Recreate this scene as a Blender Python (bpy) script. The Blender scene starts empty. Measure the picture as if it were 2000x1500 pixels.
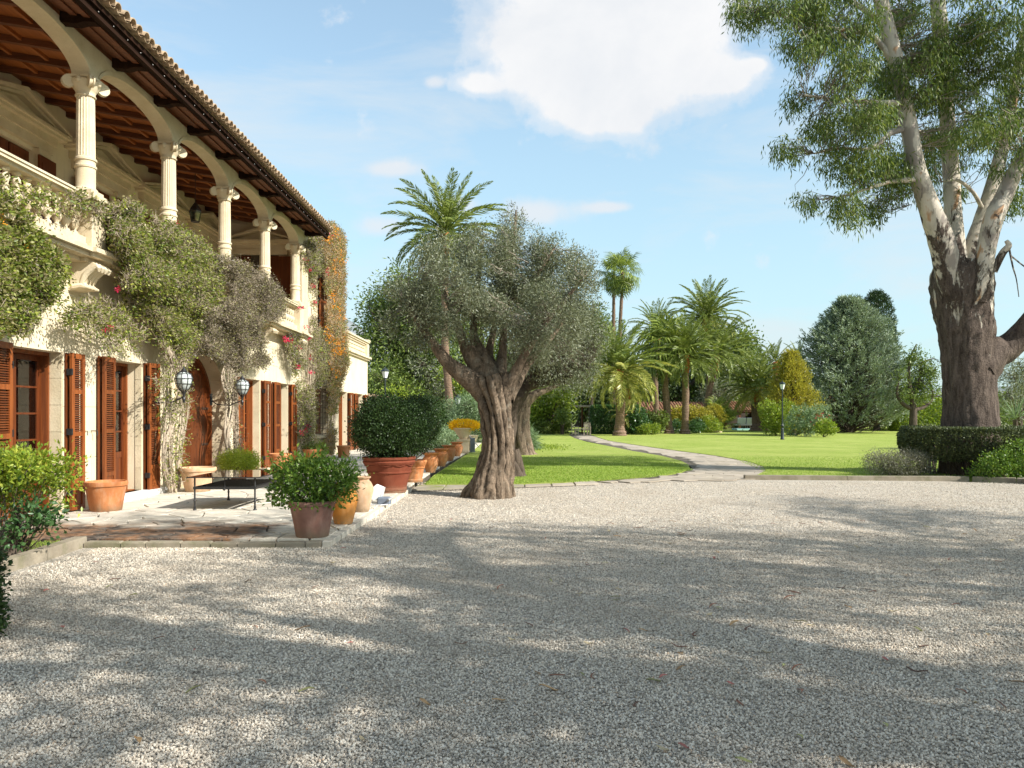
import bpy, math, random
import numpy as np
from mathutils import Vector, Matrix, noise as mnoise

random.seed(7)
scene = bpy.context.scene
COL = scene.collection
R = math.radians

# ------------------------------------------------------------------ camera, sky, sun, exposure
EYE = 1.6
FOC = 1500.0
cam_data = bpy.data.cameras.new('camera')
cam_data.sensor_width = 36.0
cam_data.lens = 27.0
cam_data.shift_y = 62.0 / 2000.0
cam_data.clip_start = 0.05
cam_data.clip_end = 6000
cam = bpy.data.objects.new('camera', cam_data)
COL.objects.link(cam)
cam.location = (0, 0, EYE)
cam.rotation_euler = (R(90), 0, 0)
scene.camera = cam

SUN_DIR = Vector((1.0, -0.5, 0.8)).normalized()
SUN_EL = math.asin(SUN_DIR.z)
SUN_ROT = math.atan2(SUN_DIR.x, SUN_DIR.y)
sun_data = bpy.data.lights.new('sun', 'SUN')
sun_data.energy = 4.15
sun_data.angle = R(0.53)
sun_data.color = (1.0, 0.965, 0.90)
sun = bpy.data.objects.new('sun', sun_data)
COL.objects.link(sun)
sun.rotation_euler = (-SUN_DIR).to_track_quat('-Z', 'Y').to_euler()
sun.location = (30, -15, 40)

SKY_STRENGTH = 0.148
world = bpy.data.worlds.new('World')
scene.world = world
world.use_nodes = True
wn, wl = world.node_tree.nodes, world.node_tree.links
for n in list(wn):
    wn.remove(n)


class NT:
    """tiny helper for building node graphs"""
    def __init__(self, tree):
        self.t = tree

    def node(self, typ, **kw):
        n = self.t.nodes.new(typ)
        for k, v in kw.items():
            setattr(n, k, v)
        return n

    def put(self, sock, v):
        if v is None:
            return
        if isinstance(v, bpy.types.NodeSocket):
            self.t.links.new(v, sock)
        else:
            try:
                sock.default_value = v
            except TypeError:
                sock.default_value = tuple(v) + (1.0,)

    def math(self, op, a, b=None, c=None, clamp=False):
        n = self.node('ShaderNodeMath', operation=op)
        n.use_clamp = clamp
        self.put(n.inputs[0], a)
        self.put(n.inputs[1], b)
        self.put(n.inputs[2], c)
        return n.outputs[0]

    def mix(self, f, a, b, blend='MIX'):
        n = self.node('ShaderNodeMix', data_type='RGBA', blend_type=blend)
        n.clamp_factor = True
        self.put(n.inputs[0], f)
        for s, v in ((n.inputs[6], a), (n.inputs[7], b)):
            if isinstance(v, (tuple, list)) and len(v) == 3:
                v = tuple(v) + (1.0,)
            self.put(s, v)
        return n.outputs[2]

    def ramp(self, f, stops, interp='LINEAR'):
        n = self.node('ShaderNodeValToRGB')
        cr = n.color_ramp
        cr.interpolation = interp
        while len(cr.elements) < len(stops):
            cr.elements.new(0.5)
        for e, (p, c) in zip(cr.elements, stops):
            e.position = p
            if isinstance(c, (int, float)):
                c = (c, c, c)
            e.color = tuple(c) + (1.0,)
        self.put(n.inputs[0], f)
        return n.outputs[0]

    def noise(self, vec, scale, detail=4, rough=0.55, dist=0.0):
        n = self.node('ShaderNodeTexNoise')
        if vec is not None:
            self.put(n.inputs['Vector'], vec)
        n.inputs['Scale'].default_value = scale
        n.inputs['Detail'].default_value = detail
        n.inputs['Roughness'].default_value = rough
        n.inputs['Distortion'].default_value = dist
        return n.outputs[0]

    def voronoi(self, vec, scale, feature='F1', out='Distance', rand=1.0):
        n = self.node('ShaderNodeTexVoronoi', feature=feature)
        if vec is not None:
            self.put(n.inputs['Vector'], vec)
        n.inputs['Scale'].default_value = scale
        n.inputs['Randomness'].default_value = rand
        return n.outputs[out]

    def mapping(self, vec, scale=(1, 1, 1), loc=(0, 0, 0), rot=(0, 0, 0)):
        n = self.node('ShaderNodeMapping')
        self.put(n.inputs[0], vec)
        n.inputs['Scale'].default_value = scale
        n.inputs['Location'].default_value = loc
        n.inputs['Rotation'].default_value = rot
        return n.outputs[0]

    def pos(self):
        return self.node('ShaderNodeNewGeometry').outputs['Position']

    def island(self):
        return self.node('ShaderNodeNewGeometry').outputs['Random Per Island']

    def obj(self):
        return self.node('ShaderNodeTexCoord').outputs['Object']

    def bump(self, h, strength=0.3, dist=0.02):
        n = self.node('ShaderNodeBump')
        self.put(n.inputs['Height'], h)
        n.inputs['Strength'].default_value = strength
        n.inputs['Distance'].default_value = dist
        return n.outputs[0]


w = NT(world.node_tree)
sky = w.node('ShaderNodeTexSky', sky_type='NISHITA')
sky.sun_disc = False
sky.sun_elevation = SUN_EL
sky.sun_rotation = SUN_ROT
sky.altitude = 50
sky.air_density = 1.0
sky.dust_density = 0.6
sky.ozone_density = 1.6
tc = w.node('ShaderNodeTexCoord').outputs['Generated']
sx = w.node('ShaderNodeSeparateXYZ')
wl.new(tc, sx.inputs[0])
dx, dy, dz = sx.outputs
yy = w.math('MAXIMUM', dy, 0.04)
uu = w.math('DIVIDE', dx, yy)
vv = w.math('DIVIDE', dz, yy)
cmb = w.node('ShaderNodeCombineXYZ')
wl.new(uu, cmb.inputs[0]); wl.new(vv, cmb.inputs[1])
cv = cmb.outputs[0]
warp = w.noise(cv, 7.0, 6, 0.6)
fine = w.noise(cv, 22.0, 6, 0.6)


def cloud_blob(px, py, rx, ry):
    cu, cvv = (px - 1000) / 1500.0, (812 - py) / 1500.0
    a = w.math('DIVIDE', w.math('SUBTRACT', uu, cu), rx / 1500.0)
    b = w.math('DIVIDE', w.math('SUBTRACT', vv, cvv), ry / 1500.0)
    d = w.math('ADD', w.math('MULTIPLY', a, a), w.math('MULTIPLY', b, b))
    return w.math('EXPONENT', w.math('MULTIPLY', d, -1.0))


tot = None
for b in ((1040, 100, 120, 95), (1190, 20, 200, 150), (1310, 110, 140, 100), (1180, 190, 110, 60), (1175, 235, 80, 34),
          (1420, 150, 60, 34), (930, 165, 45, 22), (1480, 125, 24, 18), (1330, -90, 200, 110), (1000, -140, 190, 90)):
    s = cloud_blob(*b)
    tot = s if tot is None else w.math('ADD', tot, s)
nz = w.math('ADD', w.math('MULTIPLY', w.math('SUBTRACT', warp, 0.5), 1.5),
            w.math('MULTIPLY', w.math('SUBTRACT', fine, 0.5), 1.1))
den = w.math('ADD', tot, nz)
cum = w.ramp(den, ((0.20, 0.0), (0.52, 0.40), (1.05, 1.0)), 'EASE')
thin = None
for b in ((1060, 412, 95, 30), (770, 330, 70, 18), (1190, 405, 50, 12), (740, 440, 60, 26), (850, 160, 26, 16), (890, 400, 40, 22)):
    s = cloud_blob(*b)
    thin = s if thin is None else w.math('ADD', thin, s)
thin = w.ramp(w.math('ADD', thin, w.math('MULTIPLY', nz, 0.75)), ((0.2, 0.0), (1.3, 0.8)), 'EASE')
# wide thin cirrus veil, everywhere in the sky
cir = w.noise(w.mapping(tc, (1.2, 1.2, 5.0), rot=(0.15, 0.1, 0.3)), 2.6, 8, 0.6, 0.5)
cir = w.ramp(cir, ((0.42, 0.10), (0.76, 0.80)))
hor = w.ramp(dz, ((0.0, 0.85), (0.10, 0.70), (0.26, 0.48), (0.42, 0.20), (0.6, 0.10)))
skyc = w.mix(1.0, sky.outputs[0], (1.04, 1.05, 0.92), 'MULTIPLY')
K = 0.507 / SKY_STRENGTH   # 0.507 is display white at this exposure
base = w.mix(hor, skyc, (0.47 * K, 0.72 * K, 0.82 * K))
base = w.mix(cir, base, (0.80 * K, 0.85 * K, 0.88 * K))
base = w.mix(thin, base, (0.84 * K, 0.87 * K, 0.91 * K))
ccol = w.ramp(w.noise(cv, 4.5, 6, 0.6, 0.3), ((0.36, (0.84, 0.87, 0.91)), (0.60, (0.96, 0.965, 0.975))))
ccol = w.mix(1.0, ccol, (K, K, K), 'MULTIPLY')
base = w.mix(cum, base, ccol)
bg = w.node('ShaderNodeBackground')
wl.new(base, bg.inputs[0])
bg.inputs[1].default_value = SKY_STRENGTH
wo = w.node('ShaderNodeOutputWorld')
wl.new(bg.outputs[0], wo.inputs[0])

scene.view_settings.view_transform = 'Standard'
scene.view_settings.look = 'None'
scene.view_settings.gamma = 1.0
scene.view_settings.use_curve_mapping = False
scene.view_settings.exposure = 0.98
scene.render.engine = 'CYCLES'
scene.cycles.max_bounces = 6
scene.cycles.transparent_max_bounces = 8

# ------------------------------------------------------------------ object helpers
def tag(o, label=None, cat=None, group=None, kind=None):
    if label: o['label'] = label
    if cat: o['category'] = cat
    if group: o['group'] = group
    if kind: o['kind'] = kind
    return o


def link(name, mesh, mat=None, parent=None, loc=None, rot=None, scale=None, label=None, cat=None, group=None, kind=None):
    o = bpy.data.objects.new(name, mesh)
    COL.objects.link(o)
    if mat is not None and mesh is not None and len(mesh.materials) == 0:
        mesh.materials.append(mat)
    if parent is not None: o.parent = parent
    if loc is not None: o.location = loc
    if rot is not None: o.rotation_euler = rot
    if scale is not None: o.scale = scale
    return tag(o, label, cat, group, kind)


def empty(name, loc, label=None, cat=None, group=None, kind=None, rz=0, scale=1):
    o = bpy.data.objects.new(name, None)
    COL.objects.link(o)
    o.location = loc
    o.rotation_euler = (0, 0, rz)
    o.scale = (scale,) * 3
    o.empty_display_size = 0.2
    return tag(o, label, cat, group, kind)


def copy_tree(o, parent=None, depth=0):
    c = o.copy()
    COL.objects.link(c)
    if parent is not None: c.parent = parent
    for ch in o.children:
        copy_tree(ch, c, depth + 1)
    return c


def mesh_arr(name, V, F, smooth=False, mat=None):
    """V (n,3); F (m,k) one face size"""
    V = np.asarray(V, dtype=np.float32)
    F = np.asarray(F, dtype=np.int32)
    me = bpy.data.meshes.new(name)
    me.vertices.add(len(V))
    me.vertices.foreach_set('co', V.ravel())
    m, k = F.shape
    me.loops.add(m * k)
    me.loops.foreach_set('vertex_index', F.ravel())
    me.polygons.add(m)
    me.polygons.foreach_set('loop_start', np.arange(0, m * k, k, dtype=np.int32))
    if smooth:
        me.polygons.foreach_set('use_smooth', np.ones(m, dtype=bool))
    me.update(calc_edges=True)
    if mat: me.materials.append(mat)
    return me


class MB:
    def __init__(self):
        self.v, self.f = [], []

    def add(self, vs, fs):
        n = len(self.v)
        self.v.extend(vs)
        self.f.extend([tuple(i + n for i in f) for f in fs])
        return self

    def box(self, x0, x1, y0, y1, z0, z1):
        if x0 > x1: x0, x1 = x1, x0
        if y0 > y1: y0, y1 = y1, y0
        return self.add([(x0, y0, z0), (x1, y0, z0), (x1, y1, z0), (x0, y1, z0), (x0, y0, z1), (x1, y0, z1), (x1, y1, z1), (x0, y1, z1)],
                        [(0, 3, 2, 1), (4, 5, 6, 7), (0, 1, 5, 4), (1, 2, 6, 5), (2, 3, 7, 6), (3, 0, 4, 7)])

    def bbox(self, x0, x1, y0, y1, z0, z1, b=0.01):
        """box with bevelled vertical + top edges (chamfer)"""
        p = [(x0 + b, y0), (x1 - b, y0), (x1, y0 + b), (x1, y1 - b), (x1 - b, y1), (x0 + b, y1), (x0, y1 - b), (x0, y0 + b)]
        cx, cy = (x0 + x1) / 2, (y0 + y1) / 2
        def ins(q, d):
            return (q[0] + (d if q[0] < cx else -d), q[1] + (d if q[1] < cy else -d))
        vs = [(a, c, z0) for a, c in p] + [(a, c, z1 - b) for a, c in p] + [(*ins(q, b), z1) for q in p]
        fs = [tuple(range(7, -1, -1)), tuple(range(16, 24))]
        for r in (0, 8):
            for i in range(8):
                j = (i + 1) % 8
                fs.append((r + i, r + j, r + 8 + j, r + 8 + i))
        return self.add(vs, fs)

    def lathe(self, prof, seg=20, c=(0, 0, 0), cap=True, flute=0.0):
        vs, fs = [], []
        for r, z in prof:
            for i in range(seg):
                a = 2 * math.pi * i / seg
                rr = r * (1 - flute * (i % 2))
                vs.append((c[0] + rr * math.cos(a), c[1] + rr * math.sin(a), c[2] + z))
        for k in range(len(prof) - 1):
            for i in range(seg):
                j = (i + 1) % seg
                fs.append((k * seg + i, k * seg + j, (k + 1) * seg + j, (k + 1) * seg + i))
        if cap:
            fs.append(tuple(range(seg - 1, -1, -1)))
            n = (len(prof) - 1) * seg
            fs.append(tuple(n + i for i in range(seg)))
        return self.add(vs, fs)

    def tube(self, pts, rad, seg=8, cap=True):
        pts = [Vector(p) for p in pts]
        n = len(pts)
        if isinstance(rad, (int, float)): rad = [rad] * n
        vs, fs = [], []
        up = Vector((0.31, 0.17, 0.93))
        prev = None
        for i, p in enumerate(pts):
            t = (pts[min(i + 1, n - 1)] - pts[max(i - 1, 0)])
            if t.length < 1e-9: t = Vector((0, 0, 1))
            t.normalize()
            if prev is None:
                a = t.cross(up)
                if a.length < 0.05: a = t.cross(Vector((1, 0, 0)))
            else:
                a = prev - t * prev.dot(t)
            a.normalize()
            prev = a
            b = t.cross(a)
            for k in range(seg):
                an = 2 * math.pi * k / seg
                vs.append(tuple(p + (a * math.cos(an) + b * math.sin(an)) * rad[i]))
        for i in range(n - 1):
            for k in range(seg):
                j = (k + 1) % seg
                fs.append((i * seg + k, i * seg + j, (i + 1) * seg + j, (i + 1) * seg + k))
        if cap:
            fs.append(tuple(range(seg - 1, -1, -1)))
            fs.append(tuple((n - 1) * seg + k for k in range(seg)))
        return self.add(vs, fs)

    def prism(self, poly, axis, a0, a1):
        """extrude a 2-D polygon along axis ('x','y','z')"""
        n = len(poly)
        def P(u, v, a):
            return {'x': (a, u, v), 'y': (u, a, v), 'z': (u, v, a)}[axis]
        vs = [P(u, v, a0) for u, v in poly] + [P(u, v, a1) for u, v in poly]
        fs = [tuple(range(n)), tuple(range(2 * n - 1, n - 1, -1))]
        for i in range(n):
            j = (i + 1) % n
            fs.append((i, i + n, j + n, j))
        return self.add(vs, fs)

    def mesh(self, name, smooth=False, mat=None, angle=None):
        me = bpy.data.meshes.new(name)
        me.from_pydata(self.v, [], self.f)
        me.validate()
        import bmesh
        bm = bmesh.new(); bm.from_mesh(me)
        bmesh.ops.recalc_face_normals(bm, faces=bm.faces)
        bm.to_mesh(me); bm.free()
        if smooth:
            me.shade_smooth()
            me.set_sharp_from_angle(angle=R(angle or 40))
        me.update()
        if mat: me.materials.append(mat)
        return me

    def obj(self, name, mat, parent=None, smooth=False, angle=None, **kw):
        return link(name, self.mesh(name, smooth, None, angle), mat, parent, **kw)


def bezier_like(pts, n):
    """Catmull-Rom resample of 3-D + radius tuples"""
    P = np.array(pts, dtype=float)
    m = len(P)
    out = []
    for t in np.linspace(0, m - 1, n):
        i = min(int(t), m - 2); f = t - i
        p0, p1, p2, p3 = P[max(i - 1, 0)], P[i], P[i + 1], P[min(i + 2, m - 1)]
        out.append(0.5 * ((2 * p1) + (-p0 + p2) * f + (2 * p0 - 5 * p1 + 4 * p2 - p3) * f * f + (-p0 + 3 * p1 - 3 * p2 + p3) * f ** 3))
    return np.array(out)


# ------------------------------------------------------------------ materials
def new_mat(name):
    m = bpy.data.materials.new(name)
    m.use_nodes = True
    t = m.node_tree
    for n in list(t.nodes): t.nodes.remove(n)
    out = t.nodes.new('ShaderNodeOutputMaterial')
    bs = t.nodes.new('ShaderNodeBsdfPrincipled')
    t.links.new(bs.outputs[0], out.inputs[0])
    return m, NT(t), bs, out


def simple(name, c, c2=None, scale=6, rough=0.7, bump=0.0, bscale=60, bdist=0.01, spec=0.3, metal=0.0, stretch=(1, 1, 1), detail=6):
    m, t, bs, out = new_mat(name)
    p = t.mapping(t.obj(), stretch)
    if c2:
        f = t.noise(p, scale, detail, 0.6)
        t.put(bs.inputs['Base Color'], t.ramp(f, ((0.3, c), (0.7, c2))))
    else:
        bs.inputs['Base Color'].default_value = (*c, 1)
    bs.inputs['Roughness'].default_value = rough
    bs.inputs['Specular IOR Level'].default_value = spec
    bs.inputs['Metallic'].default_value = metal
    if bump:
        t.put(bs.inputs['Normal'], t.bump(t.noise(p, bscale, 5, 0.6), bump, bdist))
    return m


def leaf_mat(name, stops, trans=0.35, rough=0.45, nscale=1.2, namp=0.35, spec=0.35):
    """leaf colours vary per leaf and by clump"""
    m, t, bs, out = new_mat(name)
    f = t.math('ADD', t.math('MULTIPLY', t.island(), 1 - namp), t.math('MULTIPLY', t.noise(t.pos(), nscale, 3, 0.6), namp))
    col = t.ramp(f, stops)
    t.put(bs.inputs['Base Color'], col)
    bs.inputs['Roughness'].default_value = rough
    bs.inputs['Specular IOR Level'].default_value = spec
    tr = t.node('ShaderNodeBsdfTranslucent')
    t.put(tr.inputs[0], t.mix(1.0, col, (1.25, 1.25, 0.7), 'MULTIPLY'))
    mx = t.node('ShaderNodeMixShader')
    mx.inputs[0].default_value = trans
    t.t.links.new(bs.outputs[0], mx.inputs[1]); t.t.links.new(tr.outputs[0], mx.inputs[2])
    t.t.links.new(mx.outputs[0], out.inputs[0])
    return m


def wall_mat():
    m, t, bs, out = new_mat('cream_plaster')
    p = t.pos()
    a = t.noise(p, 1.3, 6, 0.6)
    base = t.ramp(a, ((0.3, (0.68, 0.58, 0.395)), (0.7, (0.74, 0.65, 0.475))))
    st = t.noise(t.mapping(p, (3.0, 3.0, 0.35)), 2.2, 6, 0.65)
    st = t.ramp(st, ((0.52, 0.0), (0.74, 0.5)))
    base = t.mix(st, base, (0.50, 0.42, 0.28))
    sp = t.noise(p, 40, 4, 0.7)
    base = t.mix(t.math('MULTIPLY', sp, 0.18), base, (0.55, 0.45, 0.30))
    t.put(bs.inputs['Base Color'], base)
    bs.inputs['Roughness'].default_value = 0.9
    bs.inputs['Specular IOR Level'].default_value = 0.15
    t.put(bs.inputs['Normal'], t.bump(t.noise(p, 90, 5, 0.7), 0.25, 0.006))
    return m


def stone_mat(name, c1, c2, moss=(0.30, 0.30, 0.16), mossf=0.35, scale=3.0):
    m, t, bs, out = new_mat(name)
    p = t.pos()
    base = t.ramp(t.noise(p, scale, 7, 0.65), ((0.3, c1), (0.7, c2)))
    rnd = t.node('ShaderNodeObjectInfo').outputs['Random']
    base = t.mix(t.math('MULTIPLY', rnd, 0.35), base, tuple(x * 0.72 for x in c1))
    mo = t.ramp(t.noise(t.mapping(p, loc=(7, 3, 1)), scale * 0.7, 8, 0.7), ((0.5, 0.0), (0.68, mossf)))
    base = t.mix(mo, base, moss)
    pit = t.ramp(t.noise(p, 55, 4, 0.7), ((0.30, 0.75), (0.42, 1.0)))
    base = t.mix(1.0, base, pit, 'MULTIPLY')
    t.put(bs.inputs['Base Color'], base)
    bs.inputs['Roughness'].default_value = 0.88
    bs.inputs['Specular IOR Level'].default_value = 0.2
    h = t.math('ADD', t.noise(p, 30, 6, 0.7), t.math('MULTIPLY', t.noise(p, 7, 3, 0.5), 0.8))
    t.put(bs.inputs['Normal'], t.bump(h, 0.5, 0.012))
    return m


def wood_mat(name, c1, c2, rough=0.45, axis=2, sc=1.0, spec=0.35):
    m, t, bs, out = new_mat(name)
    s = [22 * sc, 22 * sc, 22 * sc]; s[axis] = 1.2 * sc
    p = t.mapping(t.pos(), tuple(s))
    f = t.noise(p, 1.0, 6, 0.6, 0.6)
    rnd = t.node('ShaderNodeObjectInfo').outputs['Random']
    f = t.math('ADD', f, t.math('MULTIPLY', t.math('SUBTRACT', rnd, 0.5), 0.22))
    t.put(bs.inputs['Base Color'], t.ramp(f, ((0.3, c1), (0.7, c2))))
    bs.inputs['Roughness'].default_value = rough
    bs.inputs['Specular IOR Level'].default_value = spec
    t.put(bs.inputs['Normal'], t.bump(f, 0.3, 0.004))
    return m


def bark_mat(name, c1, c2, sx=8, sz=1.5, bump=0.8, dist=0.05, crev=0.0):
    m, t, bs, out = new_mat(name)
    p = t.mapping(t.pos(), (sx, sx, sz))
    f = t.noise(p, 1.0, 8, 0.7, 0.8)
    g = t.noise(t.pos(), 26, 6, 0.7)
    f2 = t.math('ADD', t.math('MULTIPLY', f, 0.75), t.math('MULTIPLY', g, 0.25))
    bc = t.ramp(f2, ((0.34, c1), (0.62, c2)))
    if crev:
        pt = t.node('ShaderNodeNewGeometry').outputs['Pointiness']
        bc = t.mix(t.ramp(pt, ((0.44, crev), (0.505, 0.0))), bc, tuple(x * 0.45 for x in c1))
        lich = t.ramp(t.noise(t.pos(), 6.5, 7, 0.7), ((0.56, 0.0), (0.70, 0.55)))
        bc = t.mix(lich, bc, (0.36, 0.33, 0.26))
    t.put(bs.inputs['Base Color'], bc)
    bs.inputs['Roughness'].default_value = 0.95
    bs.inputs['Specular IOR Level'].default_value = 0.1
    t.put(bs.inputs['Normal'], t.bump(f2, bump, dist))
    return m


def euc_bark():
    m, t, bs, out = new_mat('eucalyptus_bark')
    p = t.pos()
    sep = t.node('ShaderNodeSeparateXYZ'); t.put(sep.inputs[0], p)
    f = t.noise(t.mapping(p, (9, 9, 1.8)), 1.0, 8, 0.7, 0.7)
    g = t.noise(p, 24, 5, 0.7)
    dark = t.ramp(t.math('ADD', t.math('MULTIPLY', f, 0.7), t.math('MULTIPLY', g, 0.3)), ((0.36, (0.030, 0.021, 0.016)), (0.64, (0.19, 0.145, 0.115))))
    pn = t.noise(t.mapping(p, (1, 1, 0.6)), 2.6, 4, 0.55, 0.4)
    pale = t.ramp(pn, ((0.42, (0.30, 0.26, 0.22)), (0.46, (0.46, 0.41, 0.33)), (0.60, (0.56, 0.50, 0.41)), (0.66, (0.42, 0.26, 0.15))))
    hz = t.math('ADD', t.math('MULTIPLY', t.math('SUBTRACT', sep.outputs[2], 4.55), 0.50), t.math('ADD', t.math('MULTIPLY', t.math('SUBTRACT', t.noise(t.mapping(p, (1.7, 1.7, 0.5), loc=(2, 1, 5)), 2.2, 6, 0.65, 0.6), 0.5), 5.5), t.math('MULTIPLY', t.math('SUBTRACT', f, 0.5), 1.2)))
    k = t.ramp(hz, ((0.34, 0.0), (0.42, 0.55), (0.60, 1.0)))
    t.put(bs.inputs['Base Color'], t.mix(k, dark, pale))
    bs.inputs['Roughness'].default_value = 0.85
    bs.inputs['Specular IOR Level'].default_value = 0.15
    inv = t.math('SUBTRACT', 1.0, t.math('MULTIPLY', k, 0.85))
    t.put(bs.inputs['Normal'], t.bump(t.math('MULTIPLY', t.math('ADD', f, g), inv), 0.9, 0.06))
    return m


def gravel_mat():
    m, t, bs, out = new_mat('gravel_ground')
    p = t.pos()
    vs = t.node('ShaderNodeTexVoronoi'); t.put(vs.inputs['Vector'], p); vs.inputs['Scale'].default_value = 62
    d, c = vs.outputs['Distance'], vs.outputs['Color']
    sep = t.node('ShaderNodeSeparateColor'); t.put(sep.inputs[0], c)
    base = t.ramp(sep.outputs[0], ((0.0, (0.30, 0.26, 0.205)), (0.5, (0.63, 0.555, 0.455)), (1.0, (0.84, 0.76, 0.64))))
    gap = t.ramp(d, ((0.35, 1.0), (0.80, 0.45)))
    base = t.mix(1.0, base, gap, 'MULTIPLY')
    big = t.noise(p, 0.9, 5, 0.6)
    base = t.mix(t.ramp(big, ((0.45, 0.0), (0.72, 0.5))), base, (0.42, 0.345, 0.26))
    t.put(bs.inputs['Base Color'], base)
    bs.inputs['Roughness'].default_value = 0.95
    bs.inputs['Specular IOR Level'].default_value = 0.15
    h = t.math('SUBTRACT', 1.0, d)
    t.put(bs.inputs['Normal'], t.bump(t.math('ADD', h, t.math('MULTIPLY', sep.outputs[1], 0.5)), 0.9, 0.014))
    return m


def pebble_mat():
    m, t, bs, out = new_mat('gravel_stone')
    rnd = t.node('ShaderNodeObjectInfo').outputs['Random']
    n = t.noise(t.obj(), 3.0, 4, 0.6)
    base = t.ramp(rnd, ((0.0, (0.22, 0.188, 0.15)), (0.35, (0.50, 0.432, 0.345)), (0.7, (0.72, 0.632, 0.51)), (0.95, (0.85, 0.77, 0.645)), (1.0, (0.62, 0.43, 0.28))))
    base = t.mix(t.math('MULTIPLY', n, 0.4), base, (0.44, 0.385, 0.31))
    base = t.mix(t.ramp(t.noise(t.pos(), 0.9, 5, 0.6), ((0.45, 0.0), (0.72, 0.45))), base, (0.40, 0.33, 0.25))
    t.put(bs.inputs['Base Color'], base)
    bs.inputs['Roughness'].default_value = 0.9
    bs.inputs['Specular IOR Level'].default_value = 0.2
    return m


def lawn_mat():
    m, t, bs, out = new_mat('lawn_grass')
    p = t.pos()
    f = t.noise(t.mapping(p, (1, 1, 1)), 55, 4, 0.7)
    g = t.noise(p, 0.35, 5, 0.6)
    h = t.noise(t.mapping(p, (1.0, 0.5, 1)), 3.0, 5, 0.6)
    c = t.ramp(f, ((0.3, (0.14, 0.20, 0.025)), (0.7, (0.34, 0.42, 0.08))))
    dry = t.ramp(t.noise(t.mapping(p, loc=(9, 4, 0)), 1.1, 7, 0.7), ((0.52, 0.0), (0.72, 0.5)))
    c = t.mix(dry, c, (0.24, 0.23, 0.07))
    c = t.mix(t.ramp(g, ((0.4, 0.0), (0.7, 0.6))), c, (0.40, 0.43, 0.12))
    c = t.mix(t.ramp(h, ((0.45, 0.0), (0.75, 0.35))), c, (0.46, 0.44, 0.16))
    t.put(bs.inputs['Base Color'], c)
    bs.inputs['Roughness'].default_value = 0.9
    bs.inputs['Specular IOR Level'].default_value = 0.1
    t.put(bs.inputs['Normal'], t.bump(f, 0.9, 0.03))
    return m


def flag_mat():
    m, t, bs, out = new_mat('terrace_flagstone')
    p = t.pos()
    sep = t.node('ShaderNodeSeparateXYZ'); t.put(sep.inputs[0], p)
    rnd = t.node('ShaderNodeObjectInfo').outputs['Random']
    isl = t.island()
    a = t.noise(p, 5, 7, 0.65)
    base = t.ramp(a, ((0.3, (0.55, 0.49, 0.39)), (0.7, (0.76, 0.70, 0.59))))
    base = t.mix(t.math('MULTIPLY', isl, 0.45), base, (0.48, 0.42, 0.33))
    ds = t.ramp(t.noise(t.mapping(p, (2.0, 5.0, 1)), 1.6, 7, 0.7), ((0.5, 0.0), (0.68, 0.55)))
    base = t.mix(ds, base, (0.28, 0.26, 0.20))
    # old reddish brown stain along the front edge of the terrace
    yd = t.math('ADD', sep.outputs[1], t.math('MULTIPLY', t.math('SUBTRACT', t.noise(p, 1.4, 6, 0.6), 0.5), 2.4))
    sm = t.ramp(t.math('MULTIPLY', yd, 0.05), ((0.525, 1.0), (0.555, 0.0)))
    xd = t.math('ADD', sep.outputs[0], t.math('MULTIPLY', t.math('SUBTRACT', t.noise(t.mapping(p, loc=(3, 3, 3)), 1.8, 5, 0.6), 0.5), 2.0))
    xm = t.ramp(t.math('ADD', t.math('MULTIPLY', xd, 0.1), 1.0), ((0.66, 1.0), (0.70, 0.0)))
    k = t.math('MULTIPLY', t.math('MULTIPLY', sm, xm), t.ramp(t.noise(p, 9, 5, 0.7), ((0.25, 0.75), (0.6, 1.0))))
    br = t.ramp(t.noise(p, 2.2, 6, 0.7), ((0.42, (0.045, 0.033, 0.027)), (0.60, (0.27, 0.135, 0.065))))
    base = t.mix(k, base, br)
    t.put(bs.inputs['Base Color'], base)
    bs.inputs['Roughness'].default_value = 0.85
    bs.inputs['Specular IOR Level'].default_value = 0.2
    hh = t.math('ADD', t.noise(p, 14, 7, 0.7), t.math('MULTIPLY', t.noise(p, 60, 3, 0.6), 0.3))
    t.put(bs.inputs['Normal'], t.bump(hh, 0.6, 0.02))
    return m


def glass_mat(name, tint=(0.9, 0.95, 0.93), rough=0.02, refl=1.6):
    m, t, bs, out = new_mat(name)
    tr = t.node('ShaderNodeBsdfTransparent'); t.put(tr.inputs[0], (*tint, 1))
    gl = t.node('ShaderNodeBsdfGlossy'); gl.inputs['Roughness'].default_value = rough
    fr = t.node('ShaderNodeFresnel'); fr.inputs[0].default_value = 1.5
    f = t.math('ADD', t.math('MULTIPLY', fr.outputs[0], refl), 0.02, clamp=True)
    mx = t.node('ShaderNodeMixShader')
    t.put(mx.inputs[0], f)
    t.t.links.new(tr.outputs[0], mx.inputs[1]); t.t.links.new(gl.outputs[0], mx.inputs[2])
    t.t.links.new(mx.outputs[0], out.inputs[0])
    return m


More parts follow.
